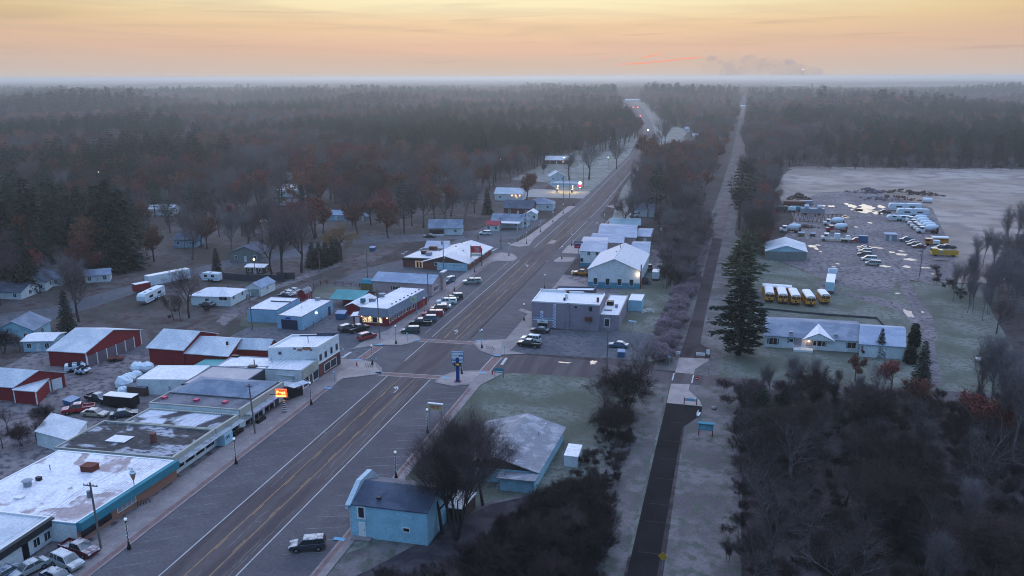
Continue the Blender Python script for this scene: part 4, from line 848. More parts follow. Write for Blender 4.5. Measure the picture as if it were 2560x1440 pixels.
# near east side: blue house and the low slung gabled hall
b = Bld('false_front_house', 'cyan painted building with dark shingle roof and a stepped false front', 'house', 4.8, SW=('E', 186, 994), SE=('E', 664, 1050), NW=('E', 330, 840) if 0 else ('E', 352, 828))
b.gable(M_cyan, R_dksh, 1.5, oh=.15, off=.5); b.win('S', 'E', 256, 1046, .8, 1.5, M_trim, M_glass, bars=0, fr=.2); b.win('S', 'E', 536, 1154, .8, .5, M_trim, M_glass, bars=0); b.door('S', 'E', 263, 1.0, 2.1, M_trim, 1145, z0=.25)
mb = MB(); mb.poly([b.p(-.45, -.5, 4.9), b.p(-.45, b.D + .3, 4.9), b.p(-.45, b.D * .78, 6.9), b.p(-.45, b.D * .36, 6.9)][::-1]); mb.poly([b.p(.25, -.5, 4.9), b.p(.25, b.D + .3, 4.9), b.p(.25, b.D * .78, 6.9), b.p(.25, b.D * .36, 6.9)])
q = [(-.5, 4.9), (b.D * .36, 6.9), (b.D * .78, 6.9), (b.D + .3, 4.9)]
for (y0, z0), (y1, z1) in zip(q, q[1:]): mb.poly([b.p(-.45, y0, z0), b.p(.25, y0, z0), b.p(.25, y1, z1), b.p(-.45, y1, z1)])
b.add('false_front', mb, wallm('pale_blue_board', (.42, .50, .56))); b.bx('false_front_base', wallm('pale_blue_board', (.42, .50, .56)), -.45, -.05, -.5, b.D + .3, 4.3, 4.898)
b.bx('step', M_conc, .3, 3, -1.0, -.02, 0, .25); b.vent('E', 365, 955, 5.6, .5, .5, .1, M_bl)
b.bx('downspout', M_trim, -.06, -.01, -.06, .05, .2, 4.3)
ridge = g('E', 1275, 422, 4.2); rs = g('E', 1168, 716, 4.2)
b = Bld('gabled_hall', 'low grey hall with broad frosted gable roof and two skylights', 'building', 2.3, SE=('E', 1350, 795), NE=('E', 1512, 522), SW=None, W=13.2)
b.gable(M_cyan, R_greysh, 1.9, axis='y', oh=.4, gm=M_wood, off=.52)
for x, y in ((1378, 500), (1366, 517)): b.vent('E', x, y, 3.0, 1.3, .4, .25, M_trim, 'skylight')
b.vent('E', 1358, 575, 3.0, .15, .15, .8, M_steel, 'roof_pipe', True)
b.bx('vestibule', M_cyan, b.W * .62, b.W + .1, -2.4, -.01, 0, 2.0); b.bx('vestibule_roof', R_greysh, b.W * .58, b.W + .4, -2.8, -.41, 2.01, 2.2)
b = Bld('shed', 'flat roofed little shed lost among the bare trunks beside the cyan building', 'shed', 2.2, SW=('E', 700, 1000), SE=('E', 880, 1020), NW=('E', 790, 905))
b.walls(M_wood, 2.1); b.bx('roof', R_metal, -.2, b.W + .2, -.2, b.D + .2, 2.11, 2.2)
b = Bld('camper_trailer', 'white boxy trailer beside the gabled hall', 'trailer', 1.9, SW=('E', 1515, 690), SE=('E', 1600, 700), NW=('E', 1545, 617))
b.walls(M_wp, 1.8); b.bx('roof', R_white, -.05, b.W + .05, -.05, b.D + .05, 1.81, 1.9)
# yard
b = Bld('pole_shed', 'grey open truss shed with ribbed pale blue gable roof in the truck yard', 'shed', 2.9, SW=('O', 655, 797), SE=('O', 1090, 806), NE=('O', 1055, 720) if 0 else ('O', 1060, 712))
b.gable(M_grw, R_metal, 2.0, axis='y', oh=.3, gm=M_lbl)
b = Bld('hut', 'tiny hut with white door beside the yard gate', 'hut', 2.3, SW=('Q', 415, 455), SE=('Q', 515, 457), D=4)
b.walls(M_steel, 2.3); b.bx('roof', R_blue, -.3, b.W + .3, -.3, b.D + .3, 2.31, 2.42); b.door('S', 'Q', 455, .9, 2, M_wdoor, 490)
# ---------------------------------------------------------------- houses
def house(name, label, z, x, y, W_, D_, h, rise, rot, wm, rm, axis='x', hip=False, lit=0, cat='house'):
    c = g(z, x, y); u = Vector((cos(rad(rot)), sin(rad(rot)), 0)); v = Vector((-u.y, u.x, 0))
    o = c - u * W_ / 2
    b = Bld(name, label, cat, h, SW=tuple(o)[:2], SE=tuple(o + u * W_)[:2], NW=tuple(o + v * D_)[:2]) if 0 else Bld.__new__(Bld)
    b.h = h; b.o = Vector((o.x, o.y, 0)); b.u = u; b.v = v; b.W = W_; b.D = D_; b.c = b.o + u * W_ / 2 + v * D_ / 2; b.root = thing(name, label, cat, b.c)
    if hip: b.hip(wm, rm, rise)
    else: b.gable(wm, rm, rise, axis)
    for f in (.2, .8): b.win2('S', W_ * f, h * .55, .9, 1.1, M_trim, M_lit if lit and f > .5 else M_glass)
    b.win2('E', D_ * .5, h * .55, 1.1, 1.1, M_trim, M_glass)
    b.door('S', z, 0, .9, 2.0, M_wdoor, a=W_ * .5)
    return b
b = Bld('bungalow', 'white bungalow with frosted hip roof and dark windows beside the alley', 'house', 2.7, SW=('Y', 1500, 470), SE=('Y', 1970, 484), NE=('Y', 2150, 392))
b.hip(M_ww, R_white, 1.5); b.win('S', 'Y', 1885, 500, 2.2, 1.1, M_trim, M_glass); b.win('E', 'Y', 2008, 487, .9, 1.1, M_trim, M_glass); b.win('E', 'Y', 2112, 442, .9, 1.1, M_trim, M_glass); b.door('S', 'Y', 1695, 1, 2, M_wood, 520); b.vent('Y', 1945, 372, 3.8, .3, .3, .4, M_bl)
b = Bld('detached_garage', 'white detached garage with blue grey gable roof by the alley', 'garage', 2.5, SW=('Y', 2150, 368), SE=('Y', 2332, 380), NE=('Y', 2500, 303))
b.gable(M_wp, R_blue, 1.3, axis='y', oh=.25); a, _ = b.hit('S', 'Y', 2265, 430); b.door('S', 'Y', 0, 2.6, 2.1, wallm('grey_green_door', (.25, .30, .28)), name='garage_door', a=a); b.win('E', 'Y', 2413, 378, .5, .8, M_trim, M_glass, bars=0)
house('cottage', 'white gabled cottage with a projecting front bay below the dark conifers', 'I', 330, 1325, 6, 8, 2.8, 2.2, 25, M_ww, R_dksh, 'y')
house('cottage_wing', 'low white wing with blue grey roof attached east of the gabled cottage', 'I', 470, 1275, 6.5, 6, 2.5, 2.0, 25, M_ww, R_shin, 'x')
house('garage', 'small white garage with grey roof below the round bare tree', 'I', 925, 1235, 7, 5.5, 2.3, 1.2, 35, M_ww, R_blue, 'x', cat='garage')
house('house', 'cyan tinted house at the left edge half hidden by twigs', 'B', 150, 620, 9, 8, 2.8, 2.2, 18, M_cyan, R_shin, 'y')
house('shed', 'cyan block garage with pale flat roof at the left edge beside the red garage barn', 'B', 390, 715, 6.5, 6, 2.5, .5, 18, M_cyan, R_white, 'x', cat='shed')
house('house', 'white trimmed green house deep in the trees left of the conifers', 'I', 60, 1395, 9, 8, 2.2, 1.5, 10, M_ww, R_dksh)
house('house', 'house with frosted roof glimpsed between the russet oaks', 'I', 1500, 600, 13, 8, 2.8, 1.4, 10, M_wp, R_metal)
house('house', 'blue walled house behind the bare trees above the diagonal side street', 'I', 1755, 905, 8, 8, 3, 1.5, 15, M_blw, R_dksh)
house('house', 'grey gabled house with an outdoor lamp behind the dark fence', 'J', 230, 1080, 11, 9, 3, 2.2, 10, M_grw, R_dksh, 'y')
house('shed', 'brown shed with frosted flat roof in front of the outdoor lamp', 'J', 330, 1205, 6, 4.5, 2.1, .4, 8, M_wood, R_white, cat='shed')
house('pole_barn', 'long white metal barn far in the wood with a green ridge lamp', 'J', 740, 390, 17, 10, 3.6, 2, 4, M_ww, R_metalw, cat='barn')
house('house', 'pale house with hipped frosted roof just below the long white barn', 'J', 700, 545, 13, 9, 2.8, 2.2, 3, M_mauve, R_greysh, hip=True, cat='house')
house('house', 'white little house with warm lamp in the shadow of the wood', 'J', 470, 650, 6, 6, 2.8, 1.5, 10, M_ww, R_blue, lit=1)
house('house', 'low blue grey roof behind the willow', 'J', 1190, 640, 14, 8, 2.4, 1.4, 3, M_blw, R_blue)
house('garden_shed', 'tiny grey shed with white double doors beside the trees', 'J', 1470, 645, 3, 3, 2, 1.2, 3, M_grw, R_shin, 'y', cat='shed')
house('house', 'frost roofed house far back left of the park', 'J', 1140, 325, 14, 9, 2.8, 1.8, 3, M_wp, R_metal)
house('shed', 'dark red shed next to the far frost roofed house', 'J', 1015, 330, 5, 5, 2.2, 1.3, 3, M_redw, R_white, 'y', cat='shed')
house('house', 'faint roof deep in the wood above the long white barn', 'J', 735, 215, 16, 9, 2.8, 1.6, 3, M_wp, R_metal)
b = house('porch_house', 'blue grey house with a dark screened porch and steep roof north of the tavern', 'K', 895, 390, 13, 8, 2.8, 2.6, 14, M_ww, R_shin, 'x')
b.bx('porch', M_bl, .3, b.W * .45, -1.6, -.1, .6, 2.3); b.bx('porch_base', M_trim, .2, b.W * .46, -1.7, -.09, 0, .59)
b = house('carport_house', 'white house with a front carport on white posts and grey roof', 'K', 1790, 290, 13, 9, 2.9, 2.2, 4, M_ww, R_shin, 'x')
b.bx('carport_roof', R_metalw, b.W * .25, b.W * .95, -5, -.45, 2.7, 2.85)
for f in (.3, .9): b.bx('post', M_trim, b.W * f - .1, b.W * f + .1, -4.9, -4.7, 0, 2.69)
house('front_wing', 'narrow white gabled wing with a street facing window next to the carport', 'K', 2005, 275, 4.5, 6, 2.8, 2.0, 4, M_ww, R_shin, 'y', cat='annex')
house('small_shop', 'tiny white building with a bright red roof next to a parked white suv', 'K', 1575, 338, 5, 4.5, 2.6, 1.2, 3, M_ww, mat('red_roof', (.33, .02, .04), .6), cat='shed')
house('house', 'dark blue grey roofed brick house beside the street west side', 'M', 800, 905, 13, 10, 3.2, 2.8, 4, M_brickr, R_dksh)
house('house', 'pale house with white gable between dark roof and the gas station', 'M', 1050, 850, 12, 9, 3, 2.2, 4, M_wp, R_shin, hip=True)
house('porch_house', 'small white columned porch building among twigs facing the street', 'M', 950, 965, 4, 6, 3, 1.2, 4, M_ww, R_white, 'y', cat='house')
b = house('church_hall', 'white gabled hall with frosted roof and warm lamps behind a bare tree', 'M', 690, 740, 14, 10, 3.4, 2.4, 3, M_wp, R_metal, 'x', lit=1, cat='building')
for f in (.62, .75, .9): b.add('wall_lamp', b.wb(MB(), 'S', b.W * f, b.W * f + .35, 2.6, 2.95, .004, .3), L_or)
house('house', 'brick house with frosted roof and lit porch beyond the gas station', 'M', 1240, 320, 16, 10, 2.8, 2.4, 6, M_brickr, R_white, lit=1)
house('cottage', 'white cottage with snowy roof right behind the gas station canopy', 'M', 1255, 520, 9, 9, 3, 2.6, 20, M_ww, R_metal, 'y')
house('house', 'white walled house with dark hip roof among trees east of the street', 'L', 1440, 345, 13, 9, 3.2, 2.4, 3, M_ww, R_dksh, hip=True)
house('house', 'pale house behind the bare maples east of the street', 'M', 2240, 740, 12, 8, 3, 1.8, 3, M_cyan, R_white)
house('house', 'long low frosted roof among trees between street and trail', 'N', 1230, 750, 17, 10, 3, 2, 3, M_wp, R_metal)
house('house', 'blue roofed long building beyond the trees between street and trail', 'N', 1210, 680, 32, 14, 3.4, 2, 3, M_wp, R_blue)
house('house', 'frosted roof and trailer in a clearing between street and trail', 'N', 1290, 835, 13, 10, 2.8, 2, 3, M_ww, R_white)
house('house', 'white house hidden at the trail side under the bare maples', 'N', 610, 1425, 10, 8, 3, 1.6, 3, M_ww, R_white)
for (x, y, w, l) in ((400, 335, 60, 'long bright flat roof at the far end of the street'), (580, 322, 30, 'short bright flat roof far right of the longer one'), (1110, 392, 22, 'pale roof peeping above the distant pines'), (70, 365, 34, 'frosted roof at the far bend of the street, left side'), (1705, 412, 12, 'pale roof at the far end of the trail')):
    house('store', l, 'N', x, y, w, 25, 5, 1, 3, M_wp, R_white, cat='building')
# ---------------------------------------------------------------- vehicles
PC = {}
def paint(n, c):
    if n not in PC: PC[n] = mat('paint_' + n, c, .28, emit=0, frost=.62, frost_scale=1.2, spec=.6)
    return PC[n]
COLS = dict(black=(.008, .009, .012), darkgreen=(.006, .035, .035), red=(.30, .008, .02), maroon=(.09, .004, .014), silver=(.30, .31, .31), white=(.62, .64, .66), blue=(.03, .09, .17), navy=(.01, .02, .05), grey=(.035, .04, .05), tan=(.30, .26, .2), orange=(.45, .16, .01), yellow=(.55, .30, .01), palegreen=(.22, .27, .26), rust=(.10, .025, .02))
M_tyre = mat('tyre', (.012, .012, .013), .9); M_hub = mat('hubcap', (.25, .26, .28), .4, metal=.5); M_glv = mat('car_glass', (.015, .025, .032), .12, frost=.25, spec=.8)
M_head = mat('headlight', (.7, .72, .75), .2); M_tail = mat('tail_light', (.22, .008, .01), .3)
VM = {}
def vmesh(kind, color):
    k = (kind, color)
    if k in VM: return VM[k]
    m = paint(color, COLS[color]); parts = []
    Wd = {'sedan': .88, 'suv': .93, 'pickup': .95, 'van': .98}[kind.split('_')[0]]
    if kind == 'sedan': low = [(-2.3, .32), (2.28, .30), (2.32, .58), (2.1, .74), (1.0, .90), (-1.5, .95), (-2.25, .93), (-2.35, .6)]; gh = (-1.75, 1.15, -1.0, .35, .90, 1.42); ax = (-1.4, 1.4)
    elif kind == 'suv': low = [(-2.3, .42), (2.28, .40), (2.34, .75), (2.15, .98), (1.1, 1.08), (-2.25, 1.08), (-2.35, .7)]; gh = (-2.28, 1.25, -2.0, .45, 1.06, 1.76); ax = (-1.4, 1.42)
    elif kind == 'van': low = [(-2.45, .38), (2.4, .36), (2.46, .7), (2.2, .95), (1.4, 1.05), (-2.42, 1.05), (-2.5, .7)]; gh = (-2.42, 1.75, -2.2, .8, 1.03, 1.8); ax = (-1.5, 1.6)
    else: low = [(-2.8, .45), (2.7, .42), (2.76, .8), (2.6, 1.02), (1.5, 1.12), (-.75, 1.12), (-.75, .72), (-2.72, .72), (-2.85, .7)]; gh = (-.72, 1.55, -.55, .7, 1.1, 1.78); ax = (-1.75, 1.75)
    mb = MB(); n = len(low); mb.v = [(x, -Wd * (1 if z < .85 else .96), z) for x, z in low] + [(x, Wd * (1 if z < .85 else .96), z) for x, z in low]
    tr = geometry.tessellate_polygon([[Vector((x, z, 0)) for x, z in low]])
    for t in tr: mb.f.append(tuple(t)); mb.f.append(tuple(n + i for i in reversed(t))); mb.m += [0, 0]
    for i in range(n):
        j = (i + 1) % n; mb.f.append((j, i, n + i, n + j)); mb.m.append(0)
    a0, a1, b0, b1, z0, z1 = gh; wi = Wd * .93; wt = Wd * .74
    mb.hexa([(b0 - .05, -wt - .03, z1 - .05), (b1 + .05, -wt - .03, z1 - .05), (b1 + .05, wt + .03, z1 - .05), (b0 - .05, wt + .03, z1 - .05)], [(b0 + .1, -wt + .08, z1 + .03), (b1 - .1, -wt + .08, z1 + .03), (b1 - .1, wt - .08, z1 + .03), (b0 + .1, wt - .08, z1 + .03)])
    for sy in (-1, 1):
        for xa, xb in ((a0, b0), (a1, b1), ((a0 + a1) / 2 - .1, (b0 + b1) / 2), *((((a0 * .72 + a1 * .28)), (b0 * .72 + b1 * .28)),) * (kind in ('suv', 'van'))):
            mb.tube((xa, sy * wi, z0), (xb, sy * (wt + .02), z1), .05, n=4)
    if kind.startswith('pickup'):
        for sy in (-1, 1): mb.box(-2.8, -.75, sy * Wd * .96 - .05, sy * Wd * .96 + .05, .72, 1.14)
        mb.box(-2.84, -2.76, -Wd * .93, Wd * .93, .72, 1.14)
    parts.append(('body', mb.mesh('body', m), None))
    if kind == 'pickup_cap':
        cp = MB(); cp.hexa([(-2.78, -Wd * .94, 1.145), (-.8, -Wd * .94, 1.145), (-.8, Wd * .94, 1.145), (-2.78, Wd * .94, 1.145)], [(-2.6, -Wd * .8, 1.78), (-.8, -Wd * .8, 1.78), (-.8, Wd * .8, 1.78), (-2.6, Wd * .8, 1.78)]); parts.append(('bed_cap', cp.mesh('bed_cap', m), None))
        wn = MB()
        for sy in (-1, 1): wn.hexa([(-2.5, sy * Wd * .93 - .02, 1.3), (-1.0, sy * Wd * .93 - .02, 1.3), (-1.0, sy * Wd * .93 + .02, 1.3), (-2.5, sy * Wd * .93 + .02, 1.3)], [(-2.45, sy * Wd * .86 - .02, 1.62), (-1.0, sy * Wd * .86 - .02, 1.62), (-1.0, sy * Wd * .86 + .02, 1.62), (-2.45, sy * Wd * .86 + .02, 1.62)])
        parts.append(('cap_window', wn.mesh('cap_window', M_glv), None))
    gl = MB(); gl.hexa([(a0, -wi, z0), (a1, -wi, z0), (a1, wi, z0), (a0, wi, z0)], [(b0, -wt, z1 - .04), (b1, -wt, z1 - .04), (b1, wt, z1 - .04), (b0, wt, z1 - .04)])
    parts.append(('windows', gl.mesh('windows', M_glv), None))
    r = .33 if kind == 'sedan' else .38
    wm = MB(); wm.tube((0, -.11, 0), (0, .11, 0), r, n=12); hm = MB(); hm.tube((0, -.125, 0), (0, .125, 0), r * .55, n=8)
    wm, hm = wm.mesh('wheel', M_tyre), hm.mesh('rim', M_hub)
    for x in ax:
        for sy in (-1, 1): parts.append(('wheel', wm, (x, sy * (Wd - .07), r))); parts.append(('*rim', hm, (0, 0, 0)))
    xf = max(p[0] for p in low); xb_ = min(p[0] for p in low)
    hb = MB(); hb.box(-.05, .05, -.17, .17, -.08, .08); h1, h2 = hb.mesh('headlight', M_head), hb.mesh('tail_light', M_tail)
    for sy in (-1, 1): parts.append(('headlight', h1, (xf - .04, sy * (Wd - .24), .68 if kind == 'sedan' else .82))); parts.append(('tail_light', h2, (xb_ + .05, sy * (Wd - .2), .75 if kind == 'sedan' else .92)))
    VM[k] = parts; return parts
def car(kind, color, z, x, y, ang, label, group=None, zz=0.02, name=None, sc=1):
    c = g(z, x, y, .4); nm = name or {'sedan': 'parked_car', 'suv': 'parked_suv', 'pickup': 'pickup_truck', 'pickup_cap': 'pickup_truck', 'van': 'minivan'}[kind]
    t = thing(nm, label, {'sedan': 'car', 'suv': 'suv', 'van': 'van'}.get(kind, 'pickup truck'), (c.x, c.y, zz), rad(ang), group, sc); last = None
    for n, me, loc in vmesh(kind, color):
        if n[0] == '*': obj(n[1:], me, last, loc)
        else: last = obj(n, me, t, loc or (0, 0, 0))
    return t
GA = 'vehicles parked at an angle along the west kerb'
car('pickup', 'maroon', 'F', 1100, 1085, -9, 'maroon pickup with frosted hood nosing out between brick shop and beige suv', zz=.02)
car('suv', 'silver', 'F', 930, 1265, -14, 'beige suv parked between the maroon pickup and the pale sedan')
car('sedan', 'silver', 'F', 400, 1350, -108, 'pale sedan with frosted roof parked beside the diner door')
car('sedan', 'navy', 'F', 800, 1470, -14, 'dark blue car at the bottom picture edge in front of the diner')
car('sedan', 'blue', 'F', 30, 1450, -100, 'blue grey car cut off in the bottom left corner beside the diner')
car('suv', 'grey', 'E', -75, 1255, 203, 'dark grey suv with frosted roof parked near the cyan false front building')
car('suv', 'darkgreen', 'D', 1705, 835, 197, 'dark green suv with pale roof, nearest of the angled row by the restaurant', GA)
car('pickup', 'black', 'D', 1805, 755, 197, 'black pickup between the dark green suv and the light blue suv', GA)
car('suv', 'blue', 'D', 1880, 722, 197, 'light blue grey suv half hidden behind the black pickup', GA)
car('pickup_cap', 'red', 'D', 1925, 670, 197, 'bright red pickup with dark bed cap in the angled row', GA)
car('suv', 'maroon', 'D', 1990, 615, 197, 'dark red suv between the red pickup and the white hatchback', GA)
car('sedan', 'white', 'D', 2025, 588, 197, 'white hatchback between the dark red suv and the white capped pickup', GA)
car('pickup_cap', 'white', 'D', 2065, 547, 197, 'white pickup with white bed cap in the angled row', GA)
car('sedan', 'grey', 'D', 2105, 510, 197, 'grey car between the white capped pickup and the last black suv', GA)
car('suv', 'black', 'D', 2150, 498, 197, 'black suv with frosted roof, farthest of the angled row by the restaurant', GA)
car('pickup_cap', 'palegreen', 'D', 2320, 345, 199, 'pale green pickup with dark windowed cap parked alone near the tavern')
car('suv', 'blue', 'K', 945, 1065, 250, 'blue and white suv facing the street in the lot beside the pink building')
car('suv', 'red', 'D', 1270, 895, 62, 'red hatchback with frosted roof alone in the restaurant lot')
car('pickup', 'black', 'D', 1185, 815, 58, 'black pickup in the restaurant lot beside a dark suv')
car('suv', 'navy', 'D', 1075, 812, 62, 'dark suv with frosted roof beside the black pickup in the restaurant lot')
car('suv', 'white', 'K', 1470, 375, 183, 'white suv parked on leaf litter near the tiny red roofed building')
car('sedan', 'darkgreen', 'K', 660, 415, 180, 'dark green car in the shade beside the screened porch house')
car('sedan', 'black', 'Z', 1350, 827, 172, 'dark car with frosted hood parked against the checkered bar wall')
car('suv', 'white', 'Z', 1327, 850, 176, 'white suv behind the black pickup beside the bar')
car('pickup', 'black', 'Z', 1323, 862, 174, 'black pickup with frosted cab parked at the corner beside the bar')
car('sedan', 'blue', 'Z', 1546, 864, 176, 'blue grey sedan with frosted roof alone at the back of the bar lot')
car('pickup', 'black', 'B', 985, 1195, -12, 'black pickup in the gravel yard behind the shops')
car('pickup', 'red', 'B', 785, 1300, 215, 'red pickup with frosted cab in the gravel yard behind the shops')
car('sedan', 'tan', 'B', 950, 1340, 5, 'cream and black old car beside the red pickup in the gravel yard')
car('sedan', 'navy', 'B', 1240, 1345, 35, 'dark car beside the black enclosed trailer')
for i, (x, y, c, l) in enumerate(((1000, 210, 'silver', 'silver car farthest of three beside the little red barn shed'), (915, 255, 'white', 'white car in the middle of three beside the little red barn shed'), (870, 300, 'navy', 'dark car with frosted glass nearest of three beside the little red barn shed'))):
    car('sedan', c, 'X', x, y, 170, l, 'three cars beside the little red barn shed')
car('sedan', 'grey', 'Y', 1700, 580, 170, 'dark car parked in front of the white bungalow')
car('suv', 'white', 'L', 1600, 1050, 92, 'white suv facing away behind the white workshop')
car('pickup', 'navy', 'L', 1455, 1060, 110, 'dark wrecked pickup leaning at the side of the white workshop')
car('suv', 'white', 'L', 1255, 325, 180, 'snowy car by the dark hip roofed house')
for i, (x, y, c, k, l) in enumerate(((215, 575, 'maroon', 'sedan', 'red car at the far end of the left row in the yard'), (215, 590, 'black', 'sedan', 'black car second from the far end of the left row in the yard'), (225, 612, 'silver', 'suv', 'silver suv in the left row in the yard'), (220, 640, 'grey', 'suv', 'grey suv in the left row in the yard'), (262, 680, 'white', 'van', 'white van in the left row in the yard'), (298, 722, 'silver', 'van', 'silver minivan nearest in the left row beside a puddle'))):
    car(k, c, 'Q', x, y, 172 if i % 2 else 178, l, 'left row of cars in the yard')
for i, (x, y, c, k, l) in enumerate(((600, 508, 'blue', 'pickup', 'blue pickup at the far end of the right row in the yard'), (650, 527, 'navy', 'sedan', 'navy car second in the right row in the yard'), (665, 545, 'grey', 'sedan', 'grey frosted car in the right row in the yard'), (710, 565, 'maroon', 'sedan', 'maroon car nearest in the right row in the yard'), (900, 572, 'black', 'sedan', 'black car behind the yellow fire engine'), (965, 575, 'navy', 'pickup', 'dark pickup right of the black car behind the fire engine'))):
    car(k, c, 'Q', x, y, 182, l, 'right row of cars in the yard')
car('pickup', 'darkgreen', 'Q', 395, 258, 180, 'dark green pickup by the big puddle left of the campers')
car('pickup', 'red', 'Q', 150, 515, 185, 'red tow truck cab beside the blue container in the yard')
car('sedan', 'white', 'Q', 68, 488, 90, 'white car seen end on behind the flatbed truck')
car('sedan', 'white', 'Z', 2470, 902, 180, 'frosted car half hidden behind tall bare trunks at the right edge')
car('sedan', 'red', 'N', 640, 690 if 0 else 655, 90, 'distant oncoming car on the far street', name='driving_car')
def simple(name, label, cat, z, x, y, ang, parts, group=None, zz=0.02, sc=1):
    """parts: (part name, mesh, loc) built once"""
    c = g(z, x, y, .3); t = thing(name, label, cat, (c.x, c.y, zz), rad(ang), group, sc)
    for n, me, loc in parts: obj(n, me, t, loc)
    return t
WHB = MB(); WHB.tube((0, -.14, 0), (0, .14, 0), .5, n=12); WHB = WHB.mesh('wheel', M_tyre)
def wheels(xs, w=1.05): return [('wheel', WHB, (x, s * w, .5)) for x in xs for s in (-1, 1)]
# school bus, front towards +x
M_bus = mat('bus_yellow', (.62, .26, .025), .5, frost=0); M_busr = mat('bus_roof', (.74, .70, .70), .6)
def busparts(L=9.5):
    r = []; h = L / 2; mb = MB(); mb.box(-h, h - 1.5, -1.2, 1.2, .6, 2.45)
    mb.hexa([(h - 1.5, -1.0, .6), (h, -.95, .6), (h, .95, .6), (h - 1.5, 1.0, .6)], [(h - 1.5, -1.0, 1.6), (h, -.9, 1.4), (h, .9, 1.4), (h - 1.5, 1.0, 1.6)]); r.append(('body', mb.mesh('body', M_bus), (0, 0, 0)))
    mb = MB(); pf = [(1.22, 2.45), (1.2, 2.65), (1.0, 2.85), (.6, 2.98), (0, 3.02), (-.6, 2.98), (-1.0, 2.85), (-1.2, 2.65), (-1.22, 2.45)]
    n = len(pf); mb.v = [(-h, y, z) for y, z in pf] + [(h - 1.6, y, z) for y, z in pf]
    for i in range(n - 1): mb.f.append((i, i + 1, n + i + 1, n + i)); mb.m.append(0)
    mb.f += [tuple(range(n))[::-1], tuple(range(n, 2 * n))]; mb.m += [0, 0]; r.append(('roof', mb.mesh('roof', M_busr), (0, 0, 0)))
    mb = MB()
    for s in (-1, 1):
        for i in range(8): x = -h + .35 + i * (L - 2.3) / 8; mb.box(x, x + (L - 2.3) / 8 - .22, s * 1.205 - .01, s * 1.205 + .01, 1.65, 2.3)
    r.append(('side_window', mb.mesh('side_window', M_glass), (0, 0, 0)))
    mb = MB()
    for y, w, z0, z1 in ((-.85, .22, 1.7, 2.3), (.85, .22, 1.7, 2.3), (-.33, .24, 1.6, 2.35), (.33, .24, 1.6, 2.35), (0, .3, .95, 1.35)): mb.box(-h - .02, -h + .01, y - w, y + w, z0, z1)
    r.append(('rear_window', mb.mesh('rear_window', M_glass), (0, 0, 0)))
    mb = MB(); mb.box(-h - .12, -h - .021, -1.15, 1.15, .55, .8)
    for s in (-1, 1):
        for z in (1.05, 1.4): mb.box(-h, h - 1.5, s * 1.215 - .012, s * 1.215 + .012, z, z + .06)
    r.append(('bumper', mb.mesh('bumper', M_bl), (0, 0, 0)))
    lb = MB(); lb.box(-.03, .03, -.11, .11, -.1, .1); lb = lb.mesh('tail_light', M_tail)
    for y in (-.95, .95): r += [('tail_light', lb, (-h - .03, y, 1.1)), ('tail_light', lb, (-h - .03, y * .7, 2.55))]
    return r + wheels((-h + 2.2, h - .9), 1.0)
BUS = busparts(); BUSS = busparts(7.2)
GB = 'yellow school buses parked behind the ranch house'
for i, (x, y, a, p, l) in enumerate(((866, 330, 90, BUS, 'yellow school bus with white roof, leftmost of the five nose in buses'), (1008, 345, 91, BUS, 'yellow school bus, second from the left of the five nose in buses'), (1147, 358, 93, BUS, 'yellow school bus in the middle of the five nose in buses'), (1308, 375, 95, BUS, 'yellow school bus, fourth from the left, with the longest visible roof'), (1462, 350, 96, BUSS, 'short yellow school bus at the right end beside the white box trailer'))):
    c = g('S', x, y); d = 4.75 if p is BUS else 3.6
    t = thing('school_bus', l, 'bus', (c.x + d * cos(rad(a)), c.y + d * sin(rad(a)), .02), rad(a), GB)
    for n, me, loc in p: obj(n, me, t, loc)
simple('school_bus', 'yellow school bus parked sideways behind the nose in row', 'bus', 'S', 975, 235, -4, BUS, GB)
simple('school_bus', 'pale orange school bus standing sideways at the back of the truck yard', 'bus', 'Q', 870, 535, 182, BUSS)
# trucks
def boxmesh(n, m, *bs):
    mb = MB()
    for q in bs: mb.box(*q)
    return mb.mesh(n, m)
TRL = [('box', boxmesh('box', M_tarp, (-6.5, 6.5, -1.25, 1.25, 1.1, 3.9)), (0, 0, 0)), ('roof', boxmesh('roof', M_busr, (-6.5, 6.5, -1.25, 1.25, 3.903, 3.95)), (0, 0, 0)), ('rear_door', boxmesh('rear_door', M_lbl, (-6.56, -6.503, -1.15, -.03, 1.2, 3.8), (-6.56, -6.503, .03, 1.15, 1.2, 3.8)), (0, 0, 0)), ('chassis', boxmesh('chassis', M_bl, (-6.3, 6, -.5, .5, .8, 1.097)), (0, 0, 0))] + wheels((-5.4, -4.2))
c = g('S', 1500, 240); t = thing('box_trailer', 'white box trailer with pale blue doors behind the short bus', 'trailer', (c.x + .9, c.y + 5.6, .02), rad(82), None, (.85, .95, .9))
for n, me, loc in TRL: obj(n, me, t, loc)
simple('dump_truck', 'white truck with dark open body behind the box trailer', 'truck', 'S', 1535, 78, 82, [('box', boxmesh('box', M_tarp, (-3, 2, -1.25, -1.15, 1, 3.2), (-3, 2, 1.15, 1.25, 1, 3.2), (1.9, 2, -1.14, 1.14, 1, 3.2), (-3, 2, -1.14, 1.14, 1, 1.2)), (0, 0, 0)), ('cab', boxmesh('cab', M_tarp, (2.2, 4, -1.2, 1.2, .6, 2.9)), (0, 0, 0)), ('windows', boxmesh('windows', M_glass, (2.6, 3.8, -1.22, 1.22, 1.8, 2.6)), (0, 0, 0))] + wheels((-1.8, 3)))
